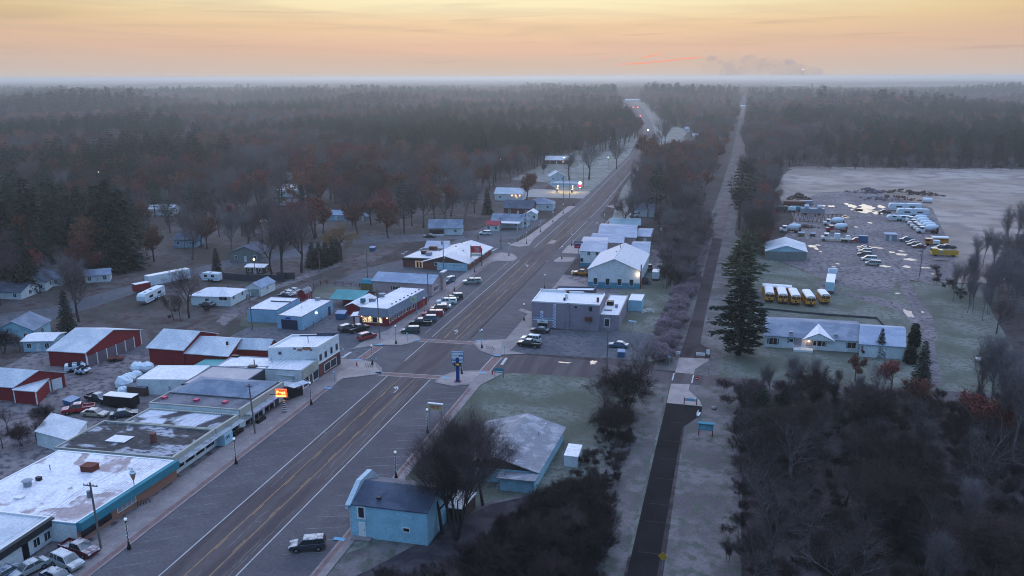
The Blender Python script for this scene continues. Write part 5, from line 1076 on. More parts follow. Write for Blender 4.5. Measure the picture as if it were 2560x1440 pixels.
def mixer(color):
    m = paint(color, COLS[color]); dr = MB()
    pr_ = [(-3.2, .45, 2.9), (-2.6, .8, 2.7), (-1.2, 1.25, 2.4), (.6, 1.25, 2.2), (1.5, .7, 2.1), (1.7, .2, 2.1)]
    for (x0, r0, z0), (x1, r1, z1) in zip(pr_, pr_[1:]): dr.tube((x0, 0, z0), (x1, 0, z1), r0, r1, n=14)
    return [('cab', boxmesh('cab', m, (2.0, 3.6, -1.15, 1.15, .8, 2.7), (3.6, 4.8, -.9, .9, .8, 1.7)), (0, 0, 0)), ('windows', boxmesh('windows', M_glv, (2.5, 3.62, -1.17, 1.17, 1.8, 2.5)), (0, 0, 0)), ('drum', dr.mesh('drum', M_tarp), (0, 0, 0)), ('chassis', boxmesh('chassis', M_rust, (-3.4, 3.6, -.55, .55, .7, 1.0), (-3.3, -2.9, -.7, .7, 1, 2.2)), (0, 0, 0))] + wheels((-2.6, -1.4, 3.9))
MX, MXR = mixer('white'), mixer('red')
GM = 'white concrete mixer trucks in the yard'
for z, x, y, a, p, l in (('O', 1390, 520, 180, MX, 'white drum mixer truck behind the red cabbed one on the left of the yard'), ('O', 1420, 585, 187, MXR, 'concrete mixer with red cab at the left of the yard'), ('O', 930, 590, 187, MX, 'blue grey mixer truck in the scrap at the yard left edge'),
                         ('Q', 700, 345, 185, MX, 'farthest mixer truck in the right hand line'), ('Q', 720, 370, 186, MX, 'second farthest mixer truck in the right hand line'), ('Q', 745, 395, 187, MX, 'middle mixer truck in the right hand line'), ('Q', 775, 415, 188, MX, 'next to nearest mixer truck in the right hand line'), ('Q', 800, 437, 189, MX, 'nearest mixer truck in the right hand line')):
    simple('mixer_truck', l, 'truck', z, x, y, a, p, GM)
def camper(L, h=3.0, m=None):
    mb = MB(); pf = [(-L / 2, .6), (L / 2 - .8, .6), (L / 2, 1.4), (L / 2 - .1, h - .6), (L / 2 - .7, h), (-L / 2 + .2, h), (-L / 2, h - .3)]; n = len(pf)
    mb.v = [(x, -1.2, z) for x, z in pf] + [(x, 1.2, z) for x, z in pf]; mb.f = [tuple(range(n)), tuple(range(2 * n - 1, n - 1, -1))] + [((i + 1) % n, i, n + i, n + (i + 1) % n) for i in range(n)]; mb.m = [0] * len(mb.f)
    return [('body', mb.mesh('body', m or M_tarp), (0, 0, 0)), ('windows', boxmesh('windows', M_glass, (-L * .3, -L * .12, -1.22, 1.22, 1.6, 2.3), (L * .1, L * .28, -1.22, 1.22, 1.6, 2.3)), (0, 0, 0)), ('stripe', boxmesh('stripe', M_blw, (-L / 2 + .1, L / 2 - .9, -1.215, 1.215, 1.0, 1.25)), (0, 0, 0)), ('roof_hatch', boxmesh('roof_hatch', M_steel, (-.3, .3, -.3, .3, h, h + .15), (L * .25, L * .25 + .5, -.3, .3, h, h + .15)), (0, 0, 0))] + wheels((-.9, .1), 1.1)
simple('camper', 'big white fifth wheel camper with dark swirl graphics beside bare trees', 'camper', 'Y', 1040, 520, -82 + 0, camper(10.5, 3.2), sc=(1, 1, 1))
simple('camper', 'long white mobile home trailer with frosted roof behind the swirl camper', 'trailer', 'Y', 1240, 330, 245, TRL)
simple('cargo_trailer', 'small red cargo trailer at the end of the long white trailer', 'trailer', 'Y', 925, 420, 245, [('box', boxmesh('box', M_red, (-2.2, 2.2, -1.1, 1.1, .6, 2.8)), (0, 0, 0)), ('roof', boxmesh('roof', M_busr, (-2.2, 2.2, -1.1, 1.1, 2.803, 2.86)), (0, 0, 0))] + wheels((-.6, .6), 1.1))
simple('camper', 'old white rounded camper in front of the dark fence', 'camper', 'Y', 1750, 290, 180, camper(6, 2.8))
simple('camper', 'white camper at the far end of the camper row in the yard', 'camper', 'Q', 580, 235, 183, camper(14, 3.4), 'campers in the yard')
simple('camper', 'long white camper in the middle of the camper row in the yard', 'camper', 'Q', 650, 285, 183, camper(13, 3.4), 'campers in the yard')
simple('boat', 'pale shrink wrapped boat hull at the near end of the camper row', 'boat', 'Q', 520, 325, 182, camper(9, 2.4), 'campers in the yard')
simple('cargo_trailer', 'black enclosed trailer with frosted white top behind the shops', 'trailer', 'B', 1220, 1250, 2, [('box', boxmesh('box', M_bl, (-3.4, 3.4, -1.2, 1.2, .4, 2.6)), (0, 0, 0)), ('roof', boxmesh('roof', M_busr, (-3.4, 3.4, -1.2, 1.2, 2.603, 2.66)), (0, 0, 0))] + wheels((-.6, .6), 1.1), sc=.9)
simple('cargo_trailer', 'white boxy utility trailer behind the white workshop', 'trailer', 'L', 1548, 1195, 92, [('box', boxmesh('box', M_tarp, (-2.2, 2.2, -1.1, 1.1, .6, 2.7)), (0, 0, 0)), ('roof', boxmesh('roof', M_busr, (-2.2, 2.2, -1.1, 1.1, 2.703, 2.76)), (0, 0, 0))] + wheels((-.6, .6), 1.1))
simple('flatbed_truck', 'white cabbed flatbed truck carrying a white cab in the yard', 'truck', 'O', 1395, 685, 178, [('cab', boxmesh('cab', paint('white', COLS['white']), (2.6, 4.2, -1.15, 1.15, .8, 3.0), (4.2, 5.3, -.9, .9, .8, 1.8)), (0, 0, 0)), ('windows', boxmesh('windows', M_glv, (3.1, 4.23, -1.17, 1.17, 2.0, 2.7)), (0, 0, 0)), ('flatbed', boxmesh('flatbed', M_cream, (-5.5, 2.4, -1.25, 1.25, 1.0, 1.2)), (0, 0, 0)), ('load', boxmesh('load', M_tarp, (-1.3, .6, -1, 1, 1.21, 3.1)), (0, 0, 0))] + wheels((-3.6, -2.4, 4.3)))
simple('fire_engine', 'old yellow fire engine parked sideways at the right of the yard', 'fire engine', 'Q', 935, 640, 181, [('body', boxmesh('body', paint('yellow', COLS['yellow']), (-4.2, 2.2, -1.2, 1.2, .6, 2.2), (2.2, 4.2, -1.2, 1.2, .6, 2.7)), (0, 0, 0)), ('windows', boxmesh('windows', M_glass, (2.7, 4.22, -1.1, 1.1, 1.7, 2.5)), (0, 0, 0)), ('pump_panel', boxmesh('pump_panel', M_steel, (.9, 2.0, -1.22, 1.22, .8, 1.9)), (0, 0, 0)), ('hose_bed', boxmesh('hose_bed', M_bl, (-4.0, .5, -.9, .9, 2.205, 2.3)), (0, 0, 0))] + wheels((-2.7, 2.8)))
simple('orange_truck', 'orange and white truck cab among the right row of cars in the yard', 'truck', 'Q', 800, 545, 178, [('cab', boxmesh('cab', paint('orange', COLS['orange']), (-1, 1.4, -1.1, 1.1, .7, 2.6)), (0, 0, 0)), ('windows', boxmesh('windows', M_glass, (-.2, 1.42, -1.12, 1.12, 1.7, 2.4)), (0, 0, 0)), ('body', boxmesh('body', M_tarp, (-3.4, -1.05, -1.1, 1.1, .9, 2.0)), (0, 0, 0))] + wheels((-2.4, .6)))
simple('plow_truck', 'orange pickup with a snow plow beside the white workshop', 'truck', 'L', 530, 1135, 180, [(n, me, l or (0, 0, 0)) for n, me, l in [q for q in vmesh('pickup', 'orange') if q[0][0] != '*']] + [('plow', boxmesh('plow', M_trim, (3.0, 3.3, -1.3, 1.3, .25, 1.1)), (0, 0, 0))])
simple('container', 'blue steel container beside the red tow truck', 'container', 'Q', 205, 520, 180, [('box', boxmesh('box', M_bin, (-1.6, 1.6, -1.1, 1.1, 0, 2.6)), (0, 0, 0)), ('roof', boxmesh('roof', M_steel, (-1.6, 1.6, -1.1, 1.1, 2.603, 2.66)), (0, 0, 0))])
simple('tank_trailer', 'white tank lying alone in the pale field', 'tank', 'Q', 785, 165, 170, [('tank', MB().tube((-2, 0, 1.3), (2, 0, 1.3), 1.2, n=14).mesh('tank', M_tarp), (0, 0, 0)), ('cradle', boxmesh('cradle', M_bl, (-1.6, -1.2, -.9, .9, 0, .4), (1.2, 1.6, -.9, .9, 0, .4)), (0, 0, 0))])
def bin_(name, label, z, x, y, a, w=1.9, d=1.5, h=1.4, m=None, cat='dumpster', group=None):
    simple(name, label, cat, z, x, y, a, [('body', MB().hexa([(-w / 2 * .9, -d / 2, .12), (w / 2 * .9, -d / 2, .12), (w / 2, d / 2, .12), (-w / 2, d / 2, .12)], [(-w / 2, -d / 2 * 1.1, h * .8), (w / 2, -d / 2 * 1.1, h * .8), (w / 2, d / 2, h), (-w / 2, d / 2, h)]).mesh('body', m or M_bin), (0, 0, 0)),
        ('lid', MB().hexa([(-w / 2 - .04, -d / 2 * 1.15, h * .8 + .004), (w / 2 + .04, -d / 2 * 1.15, h * .8 + .004), (w / 2 + .04, d / 2 + .04, h + .004), (-w / 2 - .04, d / 2 + .04, h + .004)], [(-w / 2 - .04, -d / 2 * 1.15, h * .8 + .06), (w / 2 + .04, -d / 2 * 1.15, h * .8 + .06), (w / 2 + .04, d / 2 + .04, h + .06), (-w / 2 - .04, d / 2 + .04, h + .06)]).mesh('lid', R_blue), (0, 0, 0))], group)
bin_('dumpster', 'large blue dumpster behind the red restaurant', 'X', 1910, 710, 5, 2.6, 1.8, 2.0)
bin_('dumpster', 'small blue dumpster behind the blue grey sedan in the bar lot', 'Z', 1553, 888, 4, 1.6, 1.3, 1.5)
bin_('dumpster', 'blue dumpster with frosted lid at the grass edge left of the tavern lot', 'J', 1575, 955, 3, 2, 1.6, 1.6)
bin_('dumpster', 'blue dumpster near white objects behind the white workshop', 'L', 1755, 975, 3, 2.6, 1.8, 1.5)
bin_('dumpster', 'blue open dumpster in the gravel yard beside the red pickup', 'B', 720, 1235, -15, 2.6, 1.8, 1.4)
bin_('dumpster', 'yellow topped dumpster in the truck yard beside the dark one', 'O', 1028, 632, 2, 2.4, 1.6, 1.7, M_olive)
bin_('dumpster', 'dark green dumpster in the truck yard right of the yellow topped one', 'O', 1152, 630, 2, 1.8, 1.4, 1.3, M_grey)
bin_('wheelie_bin', 'left one of two dark blue wheeled bins on the road edge below the ranch house', 'U', 383, 262, 0, .8, .8, 1.3, cat='bin', group='wheeled bins on the road edge'); bin_('wheelie_bin', 'right one of two dark blue wheeled bins on the road edge below the ranch house', 'U', 447, 268, 0, .8, .8, 1.3, M_grey, 'bin', 'wheeled bins on the road edge')
# wrapped boats and junk behind the shops
R = random.Random(5)
def lump(name, label, cat, z, x, y, r, m, sz=.7, grp=None, zz=.0, jit=.12):
    c = g(z, x, y); mb = MB().ball((0, 0, r * sz * .85), r, 9, 6, sz, jit, int(x + y)); k = [('shell', mb.mesh('shell', m), (0, 0, 0)), ('cradle', boxmesh('cradle', M_bl, (-r * .5, r * .5, -r * .4, r * .4, 0, .35)), (0, 0, 0))]
    return simple(name, label, cat, z, x, y, R.uniform(0, 180), k, grp)
GWb = 'white shrink wrapped boats behind the shops'
for x, y, r, l in ((1380, 905, 1.5, 'left one of two round white wrapped boats beside the red barn'), (1475, 905, 1.5, 'right one of two round white wrapped boats beside the red barn'), (1370, 965, 1.1, 'small white wrapped boat in front of the round pair'), (1245, 1060, 1.7, 'tall white wrapped boat beside the brown crates'), (1235, 1125, 1.1, 'low white wrapped bundle nearest the black trailer'), (1300, 1005, 1.3, 'white wrapped boat between the round pair and the brown crates')):
    lump('wrapped_boat', l, 'boat', 'B', x, y, r, M_tarp, .8, GWb)
for x, y, l in ((1355, 1120, 'dark brown crate left of its twin beside the white building'), (1440, 1130, 'dark brown crate right of its twin beside the white building')):
    simple('crate', l, 'crate', 'B', x, y, 4, [('body', boxmesh('body', M_wood, (-1, 1, -1, 1, 0, 1.7)), (0, 0, 0)), ('lid', boxmesh('lid', R_grav, (-1.05, 1.05, -1.05, 1.05, 1.703, 1.8)), (0, 0, 0))], 'brown crates behind the shops')
simple('truck_topper', 'frosted truck topper on the ground at the red barn corner', 'camper shell', 'B', 835, 925, 8, camper(3, 1.8), sc=(.9, .8, .7)); simple('truck_topper', 'frosted blue white camper shell behind the truck topper at the red barn', 'camper shell', 'B', 755, 895, 40, camper(4.4, 2), sc=(.9, .8, .8))
simple('boat_trailer', 'empty rusty trailer in front of the brown garage doors', 'trailer', 'B', 1160, 795, 30, [('frame', boxmesh('frame', M_rust, (-1.6, 1.6, -.8, .8, .45, .75)), (0, 0, 0)), ('wheel', WHB, (0, -.9, .4)), ('wheel', WHB, (0, .9, .4))])
R = random.Random(12)
for i, (z, x, y, w, d, h, m, l) in enumerate((('O', 1005, 240, 9, 6, 3.5, M_wood, 'dark brush pile at the far left of the yard'), ('Q', 255, 75, 14, 9, 3, R_grav, 'dark rubble heap at the back of the yard, left'), ('Q', 560, 85, 18, 8, 3, M_wood, 'long dark earth bank at the back of the yard'), ('Q', 760, 100, 16, 7, 2.5, M_wood, 'right hand earth bank at the back of the yard'), ('Q', 480, 140, 26, 8, 2.6, M_rust, 'broken concrete heap behind the campers'), ('Q', 310, 140, 14, 5, 2, R_grav, 'grey scrap heap beside the concrete heap'),
        ('O', 1080, 545, 8, 3, 1.5, M_wood, 'dark timber pile left of the mixer trucks'), ('E', 1180, 880, 3, 1.6, .8, M_mauve, 'pile of household junk at the gabled hall door'), ('L', 1385, 1270, 3.4, 3, 2.2, M_grey, 'frosty dark bush like scrap heap at the workshop corner'))):
    c = g(z, x, y); mb = MB(); rr = random.Random(i)
    for k in range(34):
        px, py = rr.gauss(0, .28) * w, rr.gauss(0, .28) * d; q = math.exp(-(px / w) ** 2 * 6 - (py / d) ** 2 * 6) * h; s_ = rr.uniform(.25, .8) * h * .35
        mb.ball((px, py, max(q - s_, 0) * .9), s_ * 1.6, 6, 4, .6, .35, k)
    t = mb.build('debris_pile', m); t.location = (c.x, c.y, 0); tag(t, l, 'heap')
M_truss = M_rust; mb = MB()
for i in range(12): x = i * 1.7; mb.tube((x, 0, 0), (x + .85, 0, 3.6), .12, n=4); mb.tube((x + .85, 0, 3.6), (x + 1.7, 0, 0), .12, n=4)
mb.tube((0, 0, .1), (20.4, 0, .1), .14, n=4); mb.tube((.8, 0, 3.6), (19.6, 0, 3.6), .14, n=4)
c = g('O', 925, 478); t = mb.build('steel_truss', M_truss); t.location = (c.x, c.y, 0); tag(t, 'long rusty steel truss in the scrap behind the mixer trucks', 'truss')
simple('loader', 'blue grey machine with round tanks behind the rusty truss', 'machine', 'O', 1145, 405, 2, [('body', boxmesh('body', M_steel, (-5, 5, -1.5, 1.5, 1, 3)), (0, 0, 0)), ('tank', MB().tube((-3.5, 0, 3.8), (-1.6, 0, 3.8), .8, n=10).tube((2, 0, 3.8), (3.9, 0, 3.8), .8, n=10).mesh('tank', M_tarp), (0, 0, 0))] + wheels((-3, 3), 1.5))
for x, y, m, w, l in ((955, 315, M_rust, 10, 'dark red trailer chassis at the far left of the yard'), (1075, 305, M_steel, 6, 'grey tank trailer right of the dark red chassis'), (975, 370, M_teal, 5, 'teal machine at the left of the yard'), (925, 375, M_tarp, 3.5, 'white cab left of the teal machine'), (810, 370, M_grey, 7, 'dark flat trailer in the bushes at the yard edge')):
    simple('yard_trailer', l, 'trailer', 'O', x, y, 2, [('body', boxmesh('body', m, (-w / 2, w / 2, -1.2, 1.2, .9, 2.4)), (0, 0, 0)), ('deck', boxmesh('deck', M_bl, (-w / 2 - .4, w / 2 + .4, -1.1, 1.1, .6, .897)), (0, 0, 0))] + wheels((-w / 4, w / 4), 1.1))
# ---------------------------------------------------------------- street furniture
LB = MB(); 
for z0, z1, r0, r1 in ((0, .25, .26, .26), (.25, .8, .24, .10), (.8, .95, .13, .13)): LB.tube((0, 0, z0), (0, 0, z1), r0, r1, n=10)
LB = LB.mesh('base', M_bl); LP = MB().tube((0, 0, .95), (0, 0, 3.9), .075, .055, n=8).tube((0, 0, 3.9), (0, 0, 4.05), .12, .14, n=8).mesh('pole', M_bl)
LG = MB().ball((0, 0, 4.28), .21, 12, 8, 1.1).mesh('globe', M_globe); LF = MB().tube((0, 0, 4.5), (0, 0, 4.62), .06, .01, n=6).mesh('finial', M_bl)
GLB = MB().tube((0, 0, 1.0), (0, 0, 3.8), .085, .065, n=6).mesh('garland', mat('garland', (.05, .03, .05), .9, (.16, .10, .13), 6))
R = random.Random(9); ls = [MB() for _ in range(4)]
LCOL = [lamp_m('green_bulb', (.2, 1, .5), 1.6), lamp_m('blue_bulb', (.2, .35, 1), 2), lamp_m('white_bulb', (.9, .95, 1), 1.2), lamp_m('red_bulb', (1, .12, .25), 1.6)]
def string_mesh(seed):
    rr = random.Random(seed); mb = MB()
    for i in range(34):
        t = i * .95; zz = 1.05 + i * .08; mb.mi = (rr.choice((0, 1, 1, 2, 3)) if seed % 3 else rr.choice((0, 0, 1, 2)))
        mb.ball((cos(t) * .12, sin(t) * .12, zz), .02, 5, 3)
    return mb.mesh('light_string', LCOL)
STR = [string_mesh(i) for i in range(4)]
lamps = [(-72.7, 80.2, 'on the west kerb in front of the brick shop'), (-72.9, 105.4, 'on the west kerb in front of the low tar roofed shops'), (-73.0, 130.7, 'on the west kerb near the black fronted bar'), (-70.8, 154.0, 'on the southwest corner bulb beside the bike rack'), (-71.3, 168.6, 'on the northwest corner bulb near the restaurant'),
    (-73.6, 193.6, 'on the west kerb behind the angled parked vehicles'), (-73.6, 218.4, 'on the west kerb beside the pink building'), (-74.5, 241.7, 'on the west kerb in front of the tavern'), (-70.3, 268.5, 'on the round paved bulb north of the tavern'), (-69.2, 290.0, 'west of the raised median island'), (-69.2, 314, 'on the west kerb beyond the carport house fence'), (-69.2, 338.3, 'on the west kerb by the dark roofed house'), (-69.2, 361, 'on the west kerb near the tall banner poles'), (-68.8, 384.5, 'at the gas station corner'),
    (-46.2, 107.2, 'in front of the cyan false front building'), (-47.2, 124.0, 'behind the top of the big bare tree'), (-50.4, 153.3, 'directly behind the blue town sign'), (-51.1, 170.5, 'on the northeast corner bulb beside the bike rack'), (-46.9, 194.0, 'on the east kerb west of the bar building'), (-48.5, 226.1, 'on the concrete apron north of the bar'), (-51.5, 267.4, 'on the paved bulb before the two tone sign'), (-52.3, 290.1, 'behind the two tone sign'), (-47.0, 316.4, 'on the east kerb by the long tan building'), (-47.0, 336.5, 'on the east kerb by the low red building'), (-52.2, 390.1, 'on the far east traffic island')]
for i, (x, y, l) in enumerate(lamps):
    t = thing('street_lamp', 'black globe lamp post ' + l, 'street lamp', (x, y, KB), 0, 'globe lamp posts along the main street')
    for n, me in (('base', LB), ('pole', LP), ('globe', LG), ('finial', LF), ('garland', GLB), ('light_string', STR[i % 4])): obj(n, me, t)
def upole(x, y, h, l, arm=1.2, tr=False, name='utility_pole', lean=0):
    t = thing(name, l, 'utility pole', (x, y, 0), 0); t.rotation_euler = (0, lean, 0)
    obj('pole', MB().tube((0, 0, 0), (0, 0, h), .16, .11, n=8).mesh('pole', M_pole), t)
    if arm: obj('crossarm', MB().box(-arm, arm, -.06, .06, h - .5, h - .38).mesh('crossarm', M_pole), t); im = MB(); [im.tube((q, 0, h - .38), (q, 0, h - .2), .05, n=6) for q in (-arm + .1, -arm * .4, arm * .4, arm - .1)]; obj('insulator', im.mesh('insulator', M_steel), t)
    if tr: obj('transformer', MB().tube((-.45, 0, h - 2.2), (-.45, 0, h - 1.2), .26, n=10).mesh('transformer', M_steel), t)
    return Vector((x, y, h - .2))
T1 = upole(-76.3, 79.3, 9.6, 'weathered pole with crossarm and transformer beside the maroon pickup', 1.1, True, lean=-.03)
T2 = upole(-76.2, 116.4, 9.2, 'bare leaning pole in front of the lit orange sign shop', .6, lean=-.04)
T3 = upole(-76.3, 170.9, 12.2, 'tall steel grey pole at the corner of the restaurant lot', 1.0, lean=-.02)
T4 = upole(-76.7, 205.1, 8.4, 'plain pole at the north end of the red restaurant', 0)
T5 = upole(-82, 233.5, 12.5, 'tall pole with equipment box in front of the tavern gable', .8, True)
T6 = upole(-76.0, 279.0, 11.5, 'tall pole standing in a red planting ring on the round bulb', .9)
T7 = upole(-110, 170.7, 10.2, 'thin pole with transformer on the grass by the blue garage', .5, True)
upole(-104.5, 226.8, 9, 'dark bare pole in the middle of the tavern lot', 0); upole(-118, 222, 8.5, 'thin light pole left of the bare tavern lot pole', 0); upole(-122, 297, 9, 'thin grey pole beyond the tavern lot dumpster', 0)
T8 = upole(-18.9, 275.1, 12, 'pole with wide double crossarm in the lawn east of the workshop', 1.6, True); upole(-28.5, 330.6, 9, 'brown pole behind the tan annex', 1.4); upole(-23.2, 284.3, 7, 'short thin pole at the workshop rear corner', 0)
upole(60.3, 269.2, 8.6, 'reddish pole at the fork of the yard track', .4, True); T9 = upole(-20.2, 153.6, 12.0, 'tall pole with arm lamp between the bar lot and the vacant lawn', .3)
upole(*g('M', 1315, 855)[:2], 16, 'tall left pole of the pair in front of the gas station', 0); upole(*g('M', 1390, 725)[:2], 15, 'tall right pole of the pair in front of the gas station', 0); upole(*g('M', 1545, 600)[:2], 13, 'tall grey pole right of the lit gas station sign', 0); upole(*g('D', 2110, 270)[:2], 0.01, 'stub', 0) if 0 else None
M_wire = mat('wire', (.01, .01, .012), .7); wn = 0
def wire(a, b, l, sag=.8, r=.012):
    mb = MB(); n = 14; pts = [a.lerp(b, i / n) - Vector((0, 0, 4 * sag * (i / n) * (1 - i / n))) for i in range(n + 1)]
    for p, q in zip(pts, pts[1:]): mb.tube(p, q, r, n=3, cap=False)
    t = mb.build('overhead_wire', M_wire, None, a); tag(t, l, 'wire', 'overhead wires')
T0 = Vector((-76.4, 30, 9.2))
for a, b, n in ((T0, T1, 'south of the transformer pole'), (T1, T2, 'between the transformer pole and the leaning pole'), (T2, T3, 'between the leaning pole and the restaurant lot pole'), (T3, T4, 'along the red restaurant front'), (T4, T5, 'between the restaurant and the tavern pole'), (T5, T6, 'from the tavern pole to the round bulb pole')):
    for k, d in enumerate((-.9, 0, .9)): wire(a + Vector((d * .9, 0, 0)), b + Vector((d * .5, 0, 0)), ('west wire ', 'middle wire ', 'east wire ')[k] + n, .7 + .1 * k)
for k in range(3): wire(T1 + Vector((.2, 0, -1.8 - k * .25)), T2 + Vector((.1, 0, -1.8 - k * .25)), ('upper', 'middle', 'lower')[k] + ' thin cable below the crossarms past the teal fascia shop', .8)
wire(T3 + Vector((0, 0, -1)), g('D', 1090, 890, .0) + Vector((0, 0, 7)), 'slanting guy cable crossing over the restaurant lot', .2)
# signs
def board(name, label, z, x, y, h, w, bh, m, rz, post=M_steel, posts=(0,), pw=.09, gnd=0, cat='sign', thick=.12):
    c = g(z, x, y, gnd); t = thing(name, label, cat, (c.x, c.y, gnd), rz)
    for p in posts: obj('post', MB().box(p - pw, p + pw, -pw, pw, 0, h - bh / 2 if len(posts) == 1 else h).mesh('post', post), t)
    obj('board', MB().box(-w / 2, w / 2, -thick / 2 - .1, thick / 2 - .1 if len(posts) > 1 else thick / 2 - .1, h - bh, h).mesh('board', m), t); return t
FR = (pi / 2, 0, 0)
s = board('town_sign', 'white and blue town sign on a thick blue pillar with a digital clock below', 'E', 856, 236, 6.4, 2.3, 2.1, M_trim, rad(12), wallm('deep_blue', (.015, .04, .20)), (0,), .34, thick=.4)
o = s.children[1]; bl = mat('sign_teal_blue', (.02, .16, .34), .5)
fm = MB(); [fm.box(*q) for q in ((-1.2, 1.2, -.33, .13, 4.2, 4.3), (-1.2, 1.2, -.33, .13, 6.4, 6.5), (-1.24, -1.15, -.33, .13, 4.3, 6.4), (1.15, 1.24, -.33, .13, 4.3, 6.4))]; obj('frame', fm.mesh('frame', bl), s)
obj('clock', MB().box(-.7, .7, -.35, .1, 3.55, 4.19).mesh('clock', M_bl), s); obj('plinth', MB().box(-.7, .7, -.55, .55, 0, .2).mesh('plinth', M_brickr), s)
text('Sanford', .78, bl, s, (0, -.315, 4.85), FR, shear=.2, font_w=2); text('Welcome to', .30, bl, s, (-.42, -.315, 5.85), FR); text('7:52', .45, lamp_m('amber', (.8, .5, .1), .6), s, (0, -.36, 3.87), FR)
lf = MB(); [lf.prism([(.45 + dx - .16, 5.55 + dz), (.45 + dx + .16, 5.55 + dz), (.45 + dx + .2, 5.75 + dz), (.45 + dx, 5.95 + dz), (.45 + dx - .2, 5.75 + dz)], 0, .03) for dx, dz in ((0, 0), (.3, .12), (.55, -.02))]; e = obj('emblem', lf.mesh('emblem', bl), s); e.rotation_euler = (pi / 2, 0, 0); e.location = (0, -.31, 0)
s = board('tavern_sign', 'dark red sign board with pale script on brown posts before the tavern', 'V', 1085, 790, .1, .1, .05, M_brickr, 0) if 0 else None
c = g('V', 1100, 760, 0); t = thing('tavern_sign', 'dark red sign board with pale script over a lit strip in front of the tavern', 'sign', (-76.6, 250.5, 0), rad(14))
for p in (-1.75, 1.75): obj('post', MB().box(p - .16, p + .16, -.16, .16, 0, 6.9 if p < 0 else 6.0).mesh('post', M_wood), t)
obj('board', MB().box(-1.58, 1.58, -.15, .15, 4.5, 6.7).mesh('board', mat('sign_red', (.24, .01, .03), .5, emit=.25)), t); obj('reader_board', MB().box(-1.58, 1.58, -.15, .15, 3.3, 4.3).mesh('reader_board', mat('sign_pale', (.45, .5, .42), .5)), t)
text('Red', .85, M_cream, t, (.1, -.17, 6.1), FR, shear=.2, font_w=2); text('Oak', .85, M_cream, t, (.35, -.17, 5.45), FR, shear=.2, font_w=2); text('LOUNGE', .42, mat('sign_pink', (.7, .2, .22), .5), t, (0, -.17, 4.8), FR, font_w=2)
s = board('pylon_sign', 'navy over red two panel sign on a thin pole beside the white office', 'Z', 1446, 650, 6.4, 2.9, 1.15, mat('navy_sign', (.012, .02, .10), .5), rad(6)); obj('lower_board', MB().box(-1.45, 1.25, -.16, -.04, 4.05, 5.22).mesh('lower_board', mat('crimson_sign', (.30, .008, .04), .5)), s)
text('RECORDS', .58, M_trim, s, (0, -.175, 5.8), FR, font_w=2); text('TOBACCO', .5, mat('sign_pink', (.7, .2, .22), .5), s, (-.1, -.175, 4.65), FR, font_w=1)
# lit orange sign: stands out from the cream shop wall
a, zz = bz.hit('E', 'C', 1375, 770); t = thing('shop_sign', 'glowing orange and yellow sign box hanging over the pavement by the flag', 'sign', bz.wp('E', min(a, bz.D - .6), 0, 1.6) + Vector((0, 0, 0)), rad(12))
q = g('C', 1375, 770, 4.2); t.location = (q.x, q.y, 0)
obj('box', MB().box(-1.05, 1.05, -.18, .18, 3.5, 5.0).mesh('box', lamp_m('sign_orange', (1, .09, .015), 1.0)), t); obj('panel', MB().box(-.95, .95, -.2, -.181, 3.55, 3.88).mesh('panel', lamp_m('sign_yellow', (1, .62, .16), 1.6)), t)
text('Best', .95, lamp_m('sign_yellow', (1, .62, .16), 1.6), t, (0, -.2, 4.38), FR, font_w=3); obj('bracket', MB().box(-2.3, -1.051, -.04, .04, 3.9, 4.0).mesh('bracket', M_bl), t)
c = g('C', 1438, 870); t = thing('flag', 'red white and blue flag on a leaning staff outside the pizza shop', 'flag', (c.x, c.y, KB)); obj('staff', MB().tube((0, 0, 0), (-.5, 0, 2.6), .025, n=5).mesh('staff', M_steel), t)
fl = MB()
for i in range(7): fl.mi = i % 2; fl.hexa([(-.42 - i * .0, -.02 + .02 * (i % 2), 2.3 - i * .2), (.1 + i * .03, -.02, 2.1 - i * .2), (.1 + i * .03, .02, 2.1 - i * .2), (-.42, .02, 2.3 - i * .2)], [(-.42, -.02, 2.48 - i * .2), (.1, -.02, 2.28 - i * .2), (.1, .02, 2.28 - i * .2), (-.42, .02, 2.48 - i * .2)])
obj('cloth', fl.mesh('cloth', [mat('flag_red', (.45, .03, .06), .8), M_trim]), t); obj('canton', MB().box(-.43, -.1, -.05, -.03, 1.9, 2.5).mesh('canton', mat('navy', (.03, .04, .09), .6)), t)
c = g('C', 1410, 950); t = thing('striped_totem', 'black and white striped figure with orange top outside the pizza shop', 'figure', (c.x, c.y, KB)); mb = MB()
for i in range(10): mb.mi = i % 2; mb.tube((0, 0, i * .2), (0, 0, i * .2 + .2), .42 - i * .022, .42 - (i + 1) * .022, n=12)
obj('body', mb.mesh('body', [M_bl, M_trim]), t); obj('top', MB().ball((0, 0, 2.15), .3, 10, 6, .5).mesh('top', mat('orange', (.5, .22, .03), .6)), t)
t = board('restaurant_sign', 'pale green square sign on posts beside the red restaurant front', 'D', 1735, 640 if 0 else 660, 4.9, 1.9, 1.75, mat('sign_green', (.40, .46, .36), .6), rad(14), posts=(-.8, .8)); text('TJ', .6, M_bl, t, (0, -.18, 4.0), FR)
t = board('street_banner', 'yellow and orange reader board with white top sticking out of the bare tree', 'Z', 1090, 1065, 4.2, 2.6, 1.1, mat('sign_yellowish', (.45, .35, .2), .6), rad(0), posts=(-1.1, 1.1)); text('$5.95', .7, mat('deep_red', (.35, .03, .03), .6), t, (0, -.18, 3.6), FR, font_w=2); obj('cap', MB().box(-1.4, 1.4, -.3, .2, 4.2, 4.35).mesh('cap', R_white), t)
RP = mat('red_post', (.22, .03, .04), .7)
